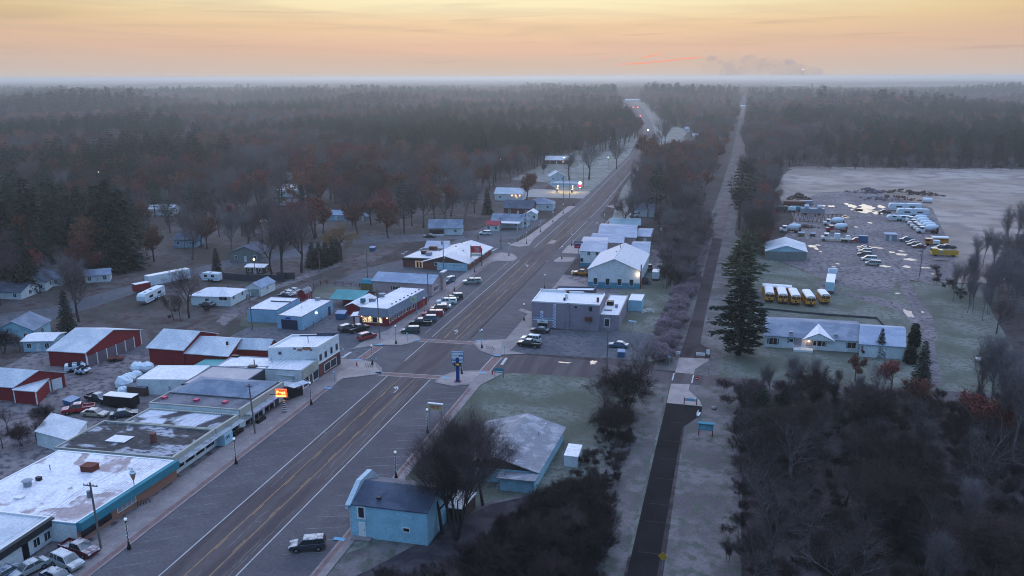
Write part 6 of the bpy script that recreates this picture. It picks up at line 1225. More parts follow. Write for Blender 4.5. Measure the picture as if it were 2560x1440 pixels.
for z, x, y, w, l, tx in (('P', 300, 290, 1.1, 'small white sign on red posts left of the trail plaza north end', 'TRAIL'), ('P', 612, 310, 1.9, 'wide white sign on red posts across the trail plaza north end', 'PERE MARQUETTE'), ('P', 475, 950, 2.1, 'wide pale blue sign on red posts at the plaza south end', 'RAIL TRAIL')):
    t = board('trail_sign', l, z, x, y, 1.35, w, .62, M_lbl if 'blue' in l else M_trim, rad(2), RP, (-w / 2 - .1, w / 2 + .1), .09); text(tx, w / len(tx) * 1.25, M_teal, t, (0, -.175, 1.03), FR)
t = board('kiosk', 'pale information board at the trail edge beside the wide sign', 'P', 720, 300, 1.9, .8, 1.1, M_trim, rad(-8), M_bl, (-.35, .35)); t = board('information_board', 'blue panel board with roofed top on two posts right of the trail', 'P', 685, 1385, 2.3, 2.5, 1.2, mat('panel_blue', (.06, .26, .34), .5), rad(0), RP, (-1.15, 1.15)); obj('roof', MB().box(-1.4, 1.4, -.5, .4, 2.301, 2.45).mesh('roof', M_teal), t)
for i in range(4): obj('text_line', MB().box(-.9, .9 - .3 * (i % 2), -.175, -.161, 1.35 + .2 * i, 1.41 + .2 * i).mesh('text_line', M_lbl), t)
t = board('road_sign', 'round red no entry sign on a thin post beside the trail crossing', 'P', 557, 730, 2.2, .05, .05, M_trim, 0, pw=.035); e = obj('disc', MB().prism([(.42 * cos(k * pi / 8), .42 * sin(k * pi / 8)) for k in range(16)], 0, .04).mesh('disc', mat('sign_signal_red', (.45, .01, .03), .5)), t); e.rotation_euler = (pi / 2, 0, 0); e.location = (0, -.09, 2.2); obj('bar', MB().box(-.28, .28, -.16, -.131, 2.13, 2.27).mesh('bar', M_trim), t)
for z, x, y, l in (('P', 182, 410, 'thin post with blue plate left of the trail plaza'), ('P', 722, 525, 'thin grey post right of the trail plaza'), ('P', 85, 905, 'brown post left of the trail plaza south end')): board('post_sign', l, z, x, y, 2.1 if 'brown' not in l else 1.3, .45 if 'blue' in l else .15, .35, M_blw, 0, RP if 'brown' in l else M_steel, pw=.05)
t = board('warning_sign', 'yellow diamond warning sign beside the near trail', 'T', 500, 1412, 2.3, .05, .05, M_steel, 0, pw=.04); e = obj('plate', MB().box(-.42, .42, -.42, .42, 0, .03).mesh('plate', mat('sign_warn', (.42, .24, .02), .6)), t); e.rotation_euler = (pi / 2, pi / 4, 0); e.location = (0, -.09, 2.15)
t = board('history_sign', 'green and white board on legs at the corner of the frosted lawn', 'G', 182, 1000, 2.1, 1.9, 1.0, M_teal, rad(5), M_bl, (-.9, .9), .04); obj('strip', MB().box(-.8, .8, -.175, -.161, 1.3, 1.45).mesh('strip', M_trim), t)
for z, x, y, l, hh in (('D', 1370, 1215, 'thin sign post on the southwest bulb', 2.6), ('D', 948, 1345, 'thin sign post on the west pavement by the white shop', 2.4), ('D', 1675, 945, 'thin sign post on the northwest bulb', 2.4), ('R', 1280, 1240, 'thin post with pale square sign beside the northeast lamp', 3.0), ('G', 232, 790, 'thin sign post beside the bar lot entrance', 2.2), ('D', 1040, 1105, 'thin sign post by the side street crossing', 2.4), ('C', 1885, 668, 'thin dark post on the pavement by the corner building', 2.2), ('K', 935, 1245, 'thin post on the pavement before the pink building', 2.2), ('E', 828, 185, 'thin post with green plate left of the town sign', 2.5)):
    board('post_sign', l, z, x, y, hh, .5 if 'square' in l or 'green' in l else .3, .45, M_teal if 'green' in l else M_lbl, 0, M_steel, pw=.03)
# bike racks
for z, x, y, a, l in (('D', 1290, 1198, 5, 'wavy black bike rack on the southwest bulb'), ('G', 98, 738, 5, 'wavy black bike rack on the northeast bulb'), ('A', 1180, 860, 60, 'wavy black bike rack against the brick shop')):
    c = g(z, x, y); mb = MB(); pts = []
    for i in range(49): t_ = i / 48; pts.append((-.9 + 1.8 * t_, 0, .45 + .4 * sin(t_ * 5 * 2 * pi / 2 * 1.6)))
    for p, q in zip(pts, pts[1:]): mb.tube(p, q, .035, n=5)
    for p in (pts[0], pts[-1]): mb.tube((p[0], 0, 0), p, .035, n=5)
    t = mb.build('bike_rack', M_bl); t.location = (c.x, c.y, KB); t.rotation_euler = (0, 0, rad(a)); tag(t, l, 'bike rack')
for z, x, y, l, cc in (('G', 118, 975, 'red hydrant at the lawn corner by the green board', (.35, .01, .02)), ('D', 1168, 1180, 'rusty red hydrant in the small planting bed', (.3, .08, .04))):
    c = g(z, x, y); mb = MB().tube((0, 0, 0), (0, 0, .6), .13, n=8).ball((0, 0, .62), .14, 8, 5).tube((-.22, 0, .42), (.22, 0, .42), .06, n=6).tube((0, 0, 0), (0, 0, .05), .2, n=8)
    t = mb.build('fire_hydrant', mat('hydrant', cc, .6)); t.location = (c.x, c.y, .1); tag(t, l, 'hydrant')
c = g('P', 590, 1115); t = thing('bench', 'white bench at the trail bay facing the path', 'bench', (c.x, c.y, .02), rad(80))
obj('seat', MB().box(-.8, .8, -.22, .22, .42, .48).mesh('seat', M_trim), t); obj('backrest', MB().box(-.8, .8, .2, .26, .5, .95).mesh('backrest', M_trim), t)
for x in (-.65, .65): obj('leg', MB().box(x - .04, x + .04, -.2, .25, 0, .42).mesh('leg', M_steel), t)
for z, x, y, l, r in (('A', 1420, 650, 'brown litter barrel at the brick shop end', .35), ('T', 142, 335, 'dark litter bin by the pole in the vacant lawn', .3), ('P', 805, 1010, 'pale boulder on the verge right of the trail bay', .55)):
    c = g(z, x, y); mb = MB().tube((0, 0, 0), (0, 0, .95), r * .85, r, n=12) if r < .5 else MB().ball((0, 0, .25), r, 9, 6, .6, .15)
    t = mb.build('boulder' if r > .5 else 'litter_bin', M_conc if r > .5 else M_wood); t.location = (c.x, c.y, 0); tag(t, l, 'rock' if r > .5 else 'bin')
for z, x, y, l in (('A', 1965, 275, 'dark planter bench with red flowers on the pavement'), ('C', 1200, 1040, 'long dark planter under the cream shop windows')):
    c = g(z, x, y); t = thing('planter', l, 'planter', (c.x - .3, c.y, KB), rad(88)); obj('tub', MB().box(-1.2, 1.2, -.3, .3, 0, .5).mesh('tub', M_bl), t); mb = MB(); rr = random.Random(int(x)); [mb.ball((rr.uniform(-1, 1), rr.uniform(-.2, .2), .6), .16, 5, 3, .8, .3, k) for k in range(12)]; obj('plants', mb.mesh('plants', M_wood), t)
# gas station
c = g('M', 1340, 645); t = thing('gas_station_canopy', 'white flat canopy with dark top ribs over lit fuel pumps', 'canopy', (c.x, c.y, 0), rad(3))
obj('roof', MB().box(-7, 7, -6, 6, 4.9, 5.2).mesh('roof', M_capd), t); mb = MB(); [mb.box(*q) for q in ((-7.2, 7.2, -6.2, -6.004, 4.7, 5.6), (-7.2, 7.2, 6.004, 6.2, 4.7, 5.6), (-7.2, -7.004, -6, 6, 4.7, 5.6), (7.004, 7.2, -6, 6, 4.7, 5.6))]; obj('fascia', mb.mesh('fascia', M_lbl), t)
mb = MB(); [mb.box(-6.5, 6.5, y, y + 1.2, 5.21, 5.3) for y in (-5, -2.2, .6, 3.4)]; obj('rib', mb.mesh('rib', R_metal), t)
for x in (-4, 4):
    obj('column', MB().box(x - .25, x + .25, -.25, .25, 0, 4.9).mesh('column', M_trim), t); obj('ceiling_lamp', MB().box(x - 1.2, x + 1.2, -3.5, 3.5, 4.82, 4.88).mesh('ceiling_lamp', lamp_m('canopy_lamp', (1, .8, .45), 20)), t)
for x in (-4, 4): tt = thing('fuel_pump', 'white and blue fuel pump under the %s half of the canopy' % ('west' if x < 0 else 'east'), 'fuel pump', (c.x + x, c.y - 2, 0)); obj('body', MB().box(-.5, .5, -.3, .3, 0, 2).mesh('body', M_trim), tt); obj('panel', MB().box(-.4, .4, -.34, -.301, .8, 1.7).mesh('panel', mat('navy', (.03, .04, .09), .6)), tt)
sheet('forecourt', [(c.x - 26, c.y - 22), (c.x + 18, c.y - 20), (c.x + 12, c.y + 8), (c.x - 20, c.y + 10)], Z3, mat('forecourt_concrete', (.22, .215, .22), .85, (.26, .25, .25), .2, coord='World'))
c2 = g('M', 1507, 662); t = thing('fuel_sign', 'lit white and red gas station sign with green digits on a white pole', 'sign', (c2.x, c2.y, 0), rad(10), None, .58); obj('pole', MB().tube((0, 0, 0), (0, 0, 5), .22, n=8).mesh('pole', M_trim), t)
obj('logo_panel', MB().ball((0, 0, 10), 1.6, 14, 9, 1.0).mesh('logo_panel', lamp_m('sign_white_lit', (.8, .88, 1), 1.3)), t); e = t.children[-1]; e.scale = (1, .25, 1)
obj('red_panel', MB().box(-2, 2, -.3, .3, 6.7, 8.6).mesh('red_panel', lamp_m('sign_red_lit', (.9, .04, .12), 1.0)), t); obj('price_panel', MB().box(-1.5, 1.5, -.3, .3, 5.0, 6.6).mesh('price_panel', M_bl), t); text('2.79', 1.1, lamp_m('digits', (.5, 1, .7), 5), t, (0, -.32, 5.8), FR, font_w=4); text('GAS', .9, M_trim, t, (0, -.32, 7.6), FR, font_w=2)
# fences
def fence(label, pts, h=1.2, step=2.6, m=M_wood, name='rail_fence', solid=False, rails=(.35, .65, .95)):
    a0 = Vector(pts[0]); t = thing(name, label, 'fence', (a0.x, a0.y, 0)); rl = MB(); ps = []
    for p, q in zip(pts, pts[1:]):
        p, q = Vector((p[0], p[1], 0)) - Vector((a0.x, a0.y, 0)), Vector((q[0], q[1], 0)) - Vector((a0.x, a0.y, 0)); n = max(1, int((q - p).length / step))
        for i in range(n): ps.append(p.lerp(q, i / n))
        if solid:
            d = (q - p).normalized(); nn_ = Vector((-d.y, d.x, 0)) * .05; rl.hexa([p - nn_, q - nn_, q + nn_, p + nn_], [v + Vector((0, 0, h)) for v in (p - nn_, q - nn_, q + nn_, p + nn_)])
        else:
            for f in rails: rl.tube(p + Vector((0, 0, h * f)), q + Vector((0, 0, h * f)), .06, n=4)
    ps.append(Vector((pts[-1][0], pts[-1][1], 0)) - Vector((a0.x, a0.y, 0)))
    obj('panel' if solid else 'rails', rl.mesh('rails', m), t); pm_ = MB().box(-.09, .09, -.09, .09, 0, h + .05).mesh('post', m)
    for p in ps[:60]: obj('post', pm_, t, p)
fence('split rail fence behind the teal roofed pavilion', gp('D', 735, 405, 805, 372, 870, 362, 1195, 392), 1.3)
fence('tall dark board fence behind the old rounded camper and bungalow garage', gp('Y', 1860, 270, 2200, 300, 2600, 300) + gp('J', 560, 1255, 750, 1265), 2.0, m=M_grey, name='board_fence', solid=True)
fence('low rail fence at the corner south of the carport house', gp('K', 1690, 510, 1830, 500, 1945, 500), 1.2)
fence('rail fence along the pavement by the carport house', gp('K', 1950, 480, 2080, 400, 2160, 340, 2240, 290), 1.2)
fence('chain fence with gate in front of the campers in the yard', gp('Q', 130, 450, 405, 470), 1.8, m=M_steel, name='yard_fence')
fence('rail fence behind the tavern lot trees', gp('K', 1190, 430, 1360, 430, 1380, 470), 1.2)
fence('retaining edge wall behind the ranch house lawn', gp('S', 760, 395, 1200, 440, 1500, 465, 2010, 500, 2110, 600), .5, 3, M_grey, 'low_wall', True)
fence('white picket fence on the lawn east of the bar sheds', gp('H', 2300, 640, 2430, 600, 2520, 625), 1.1, 1.5, M_trim)
t = thing('laundry_post', 'pale grey two headed post on the lawn east of the bar', 'post', g('G', 1440, 600), 0); obj('pole', MB().tube((0, 0, 0), (0, 0, 3.6), .05, n=6).mesh('pole', M_steel), t); obj('head', MB().box(-.9, .9, -.2, .2, 3.3, 3.6).mesh('head', M_lbl), t)
for z, x, y, l, m, hh in (('I', 933, 188, 'yellow yard lamp high in the wood left of the town', L_warm, 14), ('J', 905, 303, 'green lamp on the roof of the long white barn', L_grn, 6), ('J', 316, 1053, 'warm yard lamp above the brown shed', L_warm, 5.5), ('J', 383, 648, 'orange lamp beside the white little house in the wood', L_or, 1.5), ('M', 600, 270, 'white lamp in the dark pines', L_wht, 9), ('M', 520, 192, 'smaller white lamp higher in the dark pines', L_wht, 9), ('M', 1328, 247, 'white lamp on the left park tree', L_wht, 8), ('M', 1832, 245, 'green lamp between the two big park trees', L_grn, 8),
        ('N', 595, 760, 'bright orange street light above the russet oaks', L_or, 7), ('N', 590, 812, 'lower orange street light above the russet oaks', L_or, 4), ('N', 630, 653, 'single warm light on the far street', L_warm, 4), ('N', 465, 397, 'left red traffic light far up the street', L_redl, 6), ('N', 515, 397, 'right red traffic light far up the street', L_redl, 6), ('N', 545, 492, 'faint red tail lights on the far street', L_redl, 1.5), ('N', 1258, 912, 'white lamp on the trailer in the clearing', L_wht, 3), ('N', 318, 303, 'white lamp on the long bright flat roof', L_wht, 9), ('N', 108, 370, 'white lamp at the far bend of the street', L_wht, 9), ('N', 1140, 628, 'white lamp on the blue roofed long building', L_wht, 6), ('O', 640, 0, 'x', None, 0)):
    if m is None: continue
    c = g(z, x, y, hh); dist = c.length; t = thing('yard_lamp', l, 'lamp', (c.x, c.y, 0)); obj('pole', MB().tube((0, 0, 0), (0, 0, hh), .1, n=5).mesh('pole', M_bl), t); obj('lamp', MB().ball((0, 0, hh), .16 + dist * .00042, 8, 5).mesh('lamp', m), t)
# ---------------------------------------------------------------- trees
M_bark = mat('bark', (.040, .032, .033), .95, (.065, .056, .058), 2, rnd=.25)
M_barkp = mat('pale_bark', (.11, .105, .11), .95, (.17, .16, .16), 2, rnd=.2)
M_twig = mat('twigs', (.105, .070, .070), .95, rnd=.35)
M_twigg = mat('grey_twigs', (.14, .12, .125), .95, rnd=.3)
M_twigd = mat('brush_twigs', (.042, .027, .026), .95, rnd=.4)
M_russ = mat('russet_leaves', (.21, .070, .045), .9, (.14, .058, .046), 1.2, rnd=.35)
M_will = mat('willow_twigs', (.27, .15, .06), .9, rnd=.2)
M_need = mat('needles', (.011, .021, .016), .95, (.019, .031, .020), .8, rnd=.35)
M_needg = mat('pine_needles', (.020, .034, .022), .95, (.034, .046, .026), .6, rnd=.3)
M_rime = mat('rimed_twigs', (.30, .225, .245), .95, rnd=.3)
def rib(mb, p, q, w, rr):
    d = q - p; a = Vector((rr.uniform(-1, 1), rr.uniform(-1, 1), rr.uniform(-1, 1))).cross(d)
    if a.length < 1e-6: return
    a = a.normalized() * w / 2; n = len(mb.v); mb.v += [tuple(p - a), tuple(p + a), tuple(q)]; mb.f.append((n, n + 1, n + 2)); mb.m.append(mb.mi)
def bare(seed, H, spread=.5, nl=4, tw=14, w=.035, stems=1, r0=None, up=.35, leaf=0, droop=0, lf=.4):
    """returns trunk mesh builder and crown mesh builder"""
    rr = random.Random(seed); tb, cb = MB(), MB(); r0 = r0 or H * .018
    def rv(): return Vector((rr.uniform(-1, 1), rr.uniform(-1, 1), rr.uniform(-1, 1)))
    def grow(p, d, L, r, lev):
        n = 3 if lev < 3 else 2; q = p
        for i in range(n):
            d2 = (d + rv() * .16 + Vector((0, 0, up * .12 - droop * .1 * lev))).normalized(); e = q + d2 * L / n; rn = r * (1 - .42 * (i + 1) / n)
            tb.tube(q, e, r * (1 - .42 * i / n), rn, n=6 if lev == 0 else 4 if lev < 2 else 3, cap=False)
            if lev >= 1 or i == n - 1 or (lev == 0 and i > 0):
                kids = (2 if i < n - 1 else 3) if lev < nl else 0
                for k in range(kids):
                    ax = rv().cross(d2).normalized(); a = rr.uniform(.35, .95) * (spread + .35); nd = (d2 * cos(a) + ax * sin(a) + Vector((0, 0, up * .4 - droop * .25 * lev))).normalized()
                    if lev + 1 <= nl - 1: grow(e, nd, L * rr.uniform(.55, .78), rn * rr.uniform(.5, .7), lev + 1)
                    else: twigs(e, nd, L * .7)
            q = e; d = d2
        if lev >= nl - 1: twigs(q, d, L * .8)
    def twigs(p, d, L):
        for _ in range(tw):
            dd = (d + rv() * .75 + Vector((0, 0, up * .3 - droop * .9))).normalized(); s = p + rv() * L * .12; e = s + dd * L * rr.uniform(.5, 1.1)
            rib(cb, s, e, w, rr)
            if leaf and rr.random() < leaf:
                for _ in range(2): c = s.lerp(e, rr.uniform(.3, 1)) + rv() * lf * .5; rib(cb, c, c + rv() * lf, lf * .8, rr)
            else:
                for _ in range(2): c = s.lerp(e, rr.uniform(.3, .9)); rib(cb, c, c + (dd + rv() * .8).normalized() * L * .4, w * .8, rr)
    for s in range(stems):
        a = rr.uniform(0, 6.28); o = Vector((cos(a), sin(a), 0)) * (.3 * (stems > 1)); d = Vector((cos(a) * .28 * (stems > 1), sin(a) * .28 * (stems > 1), 1)).normalized()
        grow(o, d, H * (.36 if stems == 1 else .42) * rr.uniform(.9, 1.1), r0 * (1 if stems == 1 else .7), 0)
    return tb, cb
def conifer(seed, H, R0, kind='spruce', dens=1.0, base=.1):
    rr = random.Random(seed); tb, cb = MB(), MB(); tb.tube((0, 0, 0), (0, 0, H * .96), H * .017 + .05, .04, n=7); z = H * base
    while z < H * .985:
        f = (z / H - base) / (1 - base)
        pf = (1 - f) ** .85 if kind == 'spruce' else (min(1, (1 - f) * 1.7 + .08) * min(1, .55 + f * 1.3)) * rr.uniform(.7, 1.15) if kind == 'pine' else min(1, 1.6 * (1 - f)) ** .8
        R_ = R0 * pf + .15; nb = 7 if kind != 'pine' else 5; a0 = rr.uniform(0, 6.28)
        for k in range(nb):
            a = a0 + 2 * pi * k / nb + rr.uniform(-.3, .3); L = R_ * rr.uniform(.75, 1.12); sl = {'spruce': -.32, 'pine': .10, 'cedar': .5}[kind]
            d = Vector((cos(a), sin(a), sl)); tb.tube((0, 0, z), Vector((0, 0, z)) + d * L * .8, .05, .02, n=3, cap=False); m = max(4, int(L * 6.5 * dens))
            for i in range(m):
                t = (i + rr.random()) / m; t = t ** .7; c = Vector((0, 0, z)) + d * L * t + Vector((rr.gauss(0, .1), rr.gauss(0, .1), rr.gauss(0, .07) - .05 * L * t * t)) * (1 + L * .35)
                e = Vector((cos(a + rr.uniform(-1.1, 1.1)), sin(a + rr.uniform(-1.1, 1.1)), rr.uniform(-.35, .35 if kind == 'pine' else .05))) * rr.uniform(.4, .85); rib(cb, c, c + e, rr.uniform(.22, .42), rr)
        z += H * (.028 if kind != 'pine' else .045) * rr.uniform(.8, 1.2)
    return tb, cb
PR = {}
def proto(n, tc, bm, cm): t, c = tc; PR[n] = (t.mesh('trunk', bm), c.mesh('crown', cm))
for i in range(4): proto('bare%d' % i, bare(10 + i, 15, .62, 4, 3, .018, r0=.28), M_bark, M_twig)
for i in range(2): proto('grey%d' % i, bare(20 + i, 15, .55, 4, 3, .02, r0=.26, up=.5), M_barkp, M_twigg)
for i in range(3): proto('russ%d' % i, bare(30 + i, 14, .62, 3, 8, .035, r0=.28, leaf=.8, lf=.36), M_bark, M_russ)
for i in range(3): proto('pine%d' % i, conifer(40 + i, 20, 4.2, 'pine', 1.1, .3), M_bark, M_needg)
for i in range(2): proto('spruce%d' % i, conifer(50 + i, 16, 3.6, 'spruce', 1.0, .06), M_bark, M_need)
proto('cedar0', conifer(60, 5, .8, 'cedar', 2.2, .02), M_bark, M_need)
for i in range(2): proto('slim%d' % i, bare(70 + i, 17, .22, 3, 6, .022, r0=.15, up=1.0), M_barkp, M_twigg)
for i in range(3): proto('brush%d' % i, bare(80 + i, 5, .6, 3, 4, .014, stems=4, r0=.045, up=.6), M_bark, M_twigd)
for i in range(2): proto('rime%d' % i, bare(90 + i, 3.2, .6, 3, 3, .035, stems=5, r0=.05, up=.5), M_barkp, M_rime)
proto('willow0', bare(95, 13, .7, 4, 4, .03, r0=.35, droop=.5, up=.25), M_bark, M_will)
proto('multi0', bare(96, 19, .42, 3, 9, .018, stems=9, r0=.2, up=.6), M_bark, M_twig)
proto('multi1', bare(98, 9, .8, 3, 9, .016, stems=5, r0=.13, up=.12), M_bark, M_twigd)
M_barkm = mat('thicket_bark', (.075, .064, .066), .95, (.11, .098, .10), 2, rnd=.3)
for i in range(3): proto('thick%d' % i, bare(200 + i, 12, .62, 4, 1, .022, r0=.24, up=.3), M_barkm, M_twigd)
proto('bigpine1', conifer(62, 13.5, 4.0, 'pine', 2.6, .07), M_bark, mat('light_needles', (.045, .065, .030), .95, (.065, .078, .036), .6))
proto('park0', bare(97, 20, .7, 4, 3, .028, r0=.5, up=.25), M_bark, M_twigg)
proto('bigpine0', conifer(61, 13.5, 4.3, 'pine', 3.0, .07), M_bark, M_need)
M_far_b = mat('far_crown_brown', (.085, .062, .068), .95, rnd=.35); M_far_g = mat('far_crown_green', (.022, .040, .030), .95, rnd=.35); M_far_r = mat('far_crown_russet', (.20, .080, .060), .95, rnd=.3)
HT = dict(thick=12, bare=15, grey=15, russ=14, pine=20, spruce=16, cedar=5, slim=17, brush=5, rime=3.2, willow=13, multi=11, park=20, bigpine=13.5)
LBL = dict(thick=('bare_tree', 'tree'), bare=('bare_tree', 'tree'), grey=('bare_tree', 'tree'), russ=('oak_tree', 'tree'), pine=('pine_tree', 'tree'), spruce=('spruce_tree', 'tree'), cedar=('cedar_tree', 'tree'), slim=('poplar_tree', 'tree'), brush=('bare_shrub', 'shrub'), rime=('bare_shrub', 'shrub'), willow=('willow_tree', 'tree'), multi=('bare_tree', 'tree'), park=('bare_tree', 'tree'), bigpine=('pine_tree', 'tree'))
NT_ = [0]
LMK = [(g(z, x, y), l) for z, x, y, l in (('Y', 1800, 470, 'the white bungalow'), ('I', 925, 1235, 'the small white garage'), ('I', 330, 1325, 'the white gabled cottage'), ('I', 1090, 1100, 'the two tall spruces'), ('J', 740, 390, 'the long white metal barn'), ('J', 700, 545, 'the hipped pale house'), ('J', 230, 1080, 'the grey gabled house with a lamp'), ('J', 1240, 1070, 'the golden willow'), ('J', 1190, 640, 'the low blue roof'), ('J', 1470, 645, 'the tiny garden shed'), ('K', 895, 390, 'the screened porch house'), ('K', 1790, 290, 'the carport house'), ('M', 690, 740, 'the white gabled hall'), ('M', 1340, 645, 'the gas station canopy'), ('M', 1240, 320, 'the far brick house'), ('I', 1500, 600, 'the frosted roof among oaks'), ('I', 1755, 905, 'the blue walled house'),
    ('L', 1440, 345, 'the dark hip roofed house'), ('M', 2240, 740, 'the pale house east of the street'), ('N', 1230, 750, 'the long frosted roof'), ('N', 1290, 835, 'the trailer clearing'), ('O', 880, 800, 'the open pole shed'), ('O', 1005, 240, 'the far left brush pile'), ('Q', 935, 640, 'the yellow fire engine'), ('Q', 785, 165, 'the lone white tank'), ('Q', 715, 830, 'the reddish pole'), ('S', 1350, 870, 'the ranch house porch'), ('S', 2300, 900, 'the ranch garage'), ('U', 400, 270, 'the wheeled bins'), ('P', 685, 1385, 'the blue information board'), ('T', 500, 1412, 'the yellow warning sign'), ('P', 805, 1010, 'the pale boulder'), ('Z', 2470, 902, 'the half hidden frosted car'), ('Z', 1000, 300, 'the pine ridge'), ('M', 1610, 500, 'the largest park tree'), ('Z', 250, 432, 'the yellow yard lamp'), ('Z', 2290, 385, 'the pond'))]
def near_lm(x, y):
    bq, l = min(((x - p.x) ** 2 + (y - p.y) ** 2, l_, ) for p, l_ in LMK); p = next(q for q, l_ in LMK if l_ == l)
    d = (x - p.x) * -sin(YAW) + (y - p.y) * cos(YAW); r = (x - p.x) * cos(YAW) + (y - p.y) * sin(YAW); dist = math.sqrt(bq)
    far = 'close ' if dist < 22 else 'far ' if dist > 60 else ''
    return far + (('behind ' if d > 0 else 'in front of ') if abs(d) > abs(r) * 1.4 else ('left of ' if r < 0 else 'right of ') if abs(r) > abs(d) * 1.4 else (('behind and ' if d > 0 else 'before and ') + ('left of ' if r < 0 else 'right of '))) + l
HS = {}
def sized(k, h): n = HS.setdefault(k[:3], []); n.append(h); return 'towering ' if h > 22 else 'tall ' if h > 17 else 'middling ' if h > 12 else 'low ' if h > 8 else 'short '
MH = {}
for k, (tm, cm) in PR.items(): MH[k] = max(v.co.z for v in cm.vertices)
def tree(kind, x, y, h, label, group=None, rot=None, wide=1.0):
    k = ''.join(c for c in kind if not c.isdigit()); s = h / MH[kind]; NT_[0] += 1; rr = random.Random(NT_[0] * 7)
    n, cat = LBL[k]; t = thing(n, label, cat, (x, y, 0), rr.uniform(0, 6.28) if rot is None else rot, group, (s * wide, s * wide, s))
    obj('trunk', PR[kind][0], t); obj('crown', PR[kind][1], t); return t
def tp_(kind, z, x, y, h, label, top=None, **k):
    c = g(z, x, y)
    if top is not None: a, b_, s_ = ZM[z]; r = ray(a + x / s_, top); h = CH + r.z * Vector((c.x, c.y)).length / Vector((r.x, r.y)).length
    return tree(kind, c.x, c.y, h, label, **k)
# single trees one can point at
tp_('bigpine0', 'Z', 1848, 888, 14.5, 'big dark green pine standing beside the trail left of the ranch house', wide=1.12, top=690)
tp_('bigpine1', 'Z', 1852, 725, 14, 'lighter green pine right behind the big dark pine', wide=1.3, top=600); tp_('bigpine1', 'Z', 1868, 655, 11, 'yellow green pine farthest of the three by the trail', wide=1.3, top=572)
tp_('multi0', 'E', 850, 1215, 18.5, 'large brown many stemmed bare tree between cyan building and gabled hall', wide=1.15, top=1000); tp_('bare1', 'E', 1010, 1000, 10.5, 'bare tree touching the gabled hall roof', top=1045); tp_('bare2', 'E', 760, 1180, 12, 'bare tree crowding the cyan building rear', top=1120); tp_('bare0', 'E', 900, 1060, 13, 'dark bare tree just right of the large many stemmed one', top=1060)
tp_('grey0', 'G', 1510, 1060, 10.5, 'slender bare tree right of the parked blue grey sedan', wide=.8); tp_('bare3', 'T', 370, 340, 6, 'small bare tree at the trail side of the vacant lawn'); tp_('multi1', 'T', 300, 500, 11, 'low sprawling bare tree leaning toward the trail plaza', wide=1.25); tp_('bare1', 'T', 180, 560, 8.5, 'bare tree at the east edge of the vacant lawn'); tp_('multi1', 'T', 230, 640, 7.5, 'tangled bare thicket tree below the sprawling one', wide=1.1)
tree('multi1', -16.5, 131, 6.5, 'bare bush tree midway along the vacant lawn edge', wide=1.0)
tp_('spruce0', 'B', 690, 590, 10.5, 'dark column shaped conifer behind the five door red barn', wide=.95, top=722); tp_('bare0', 'B', 790, 420, 10, 'bare tree right behind the dark column conifer', top=640); tp_('grey0', 'I', 740, 1400, 12, 'round crowned pale grey tree left of the small white garage', wide=1.1, top=612)
tp_('spruce1', 'I', 985, 1090, 17, 'left one of two tall dark spruces', wide=1.15, top=462); tp_('spruce0', 'I', 1190, 1110, 18, 'right one of two tall dark spruces', wide=1.3, top=470)
for i, (x, y, h) in enumerate(((40, 1000, 18), (150, 1080, 19), (330, 1080, 16), (520, 1040, 17), (640, 1000, 15), (30, 1180, 15), (250, 940, 18), (450, 900, 17), (700, 1090, 14), (800, 1000, 14), (100, 900, 16), (380, 980, 16), (560, 930, 16), (200, 1000, 16), (0, 1080, 16), (1080, 1130, 16))): tp_(('spruce0', 'pine1', 'spruce1')[i % 3], 'I', x, y, h, 'dark' + (' pointed spruce ' if i % 3 != 1 else ' shaggy pine ') + ('at the very left edge ' if x < 120 else '') + near_lm(g('I', x, y).x, g('I', x, y).y), group='dark conifers at the left picture edge', top=430 + (i * 37) % 60)
tp_('spruce1', 'I', 2060, 1180, 6.5, 'small yellowish green spruce behind the old rounded camper', top=620)
for x, y, h, l in ((1300, 760, 8, 'left thin bare tree in the bed before the bungalow'), (1380, 770, 8.5, 'middle thin bare tree in the bed before the bungalow')): tp_('bare2', 'Y', x, y, h, l, wide=.8)
tp_('bare0', 'Y', 1485, 735, 11, 'spreading bare tree in front of the white bungalow', top=655); tp_('brush1', 'Y', 1250, 765, 1.6, 'dark low bush at the foot of the thin trees'); tp_('brush0', 'Y', 1690, 690, 2.4, 'twiggy reddish shrub in front of the bungalow'); tp_('brush2', 'Y', 1330, 690, 1.8, 'twiggy bush beside the bungalow bed stumps')
tp_('willow0', 'J', 1240, 1070, 11.5, 'golden brown willow above the tavern lot', wide=1.1, top=548)
for i, (x, y, h, k) in enumerate(((625, 1290, 19, 'bare1'), (820, 1190, 15, 'bare0'), (505, 1210, 13, 'bare3'), (80, 1010, 13, 'grey1'), (1290, 600, 12, 'bare2'), (1545, 560, 15, 'bare0'), (1740, 830, 9, 'russ0'), (1910, 770, 14, 'pine2'), (1730, 770, 11, 'russ1'), (2110, 720, 12, 'bare3'), (240, 640, 12, 'bare0'), (830, 560, 9, 'spruce0'), (500, 830, 11, 'bare1'), (700, 900, 12, 'russ2'), (960, 840, 12, 'russ0'), (330, 820, 11, 'bare3'), (1990, 700, 12, 'pine0'), (2230, 650, 12, 'russ1'))):
    tp_(k, 'J', x, y, h * 1.45, ('bare' if k[0] in 'bg' else 'rust leaved' if k[0] == 'r' else 'green') + ' yard tree ' + near_lm(g('J', x, y).x, g('J', x, y).y), group='yard trees west of the tavern lot')
for i, (x, y) in enumerate(((940, 1130), (1010, 1140), (1080, 1120), (1150, 1090), (1190, 1060))): tp_('spruce%d' % (i % 2), 'J', x, y, 5.5, 'low dense dark spruce in the clump under the willow', group='spruce clump under the willow', wide=1.5, top=605)
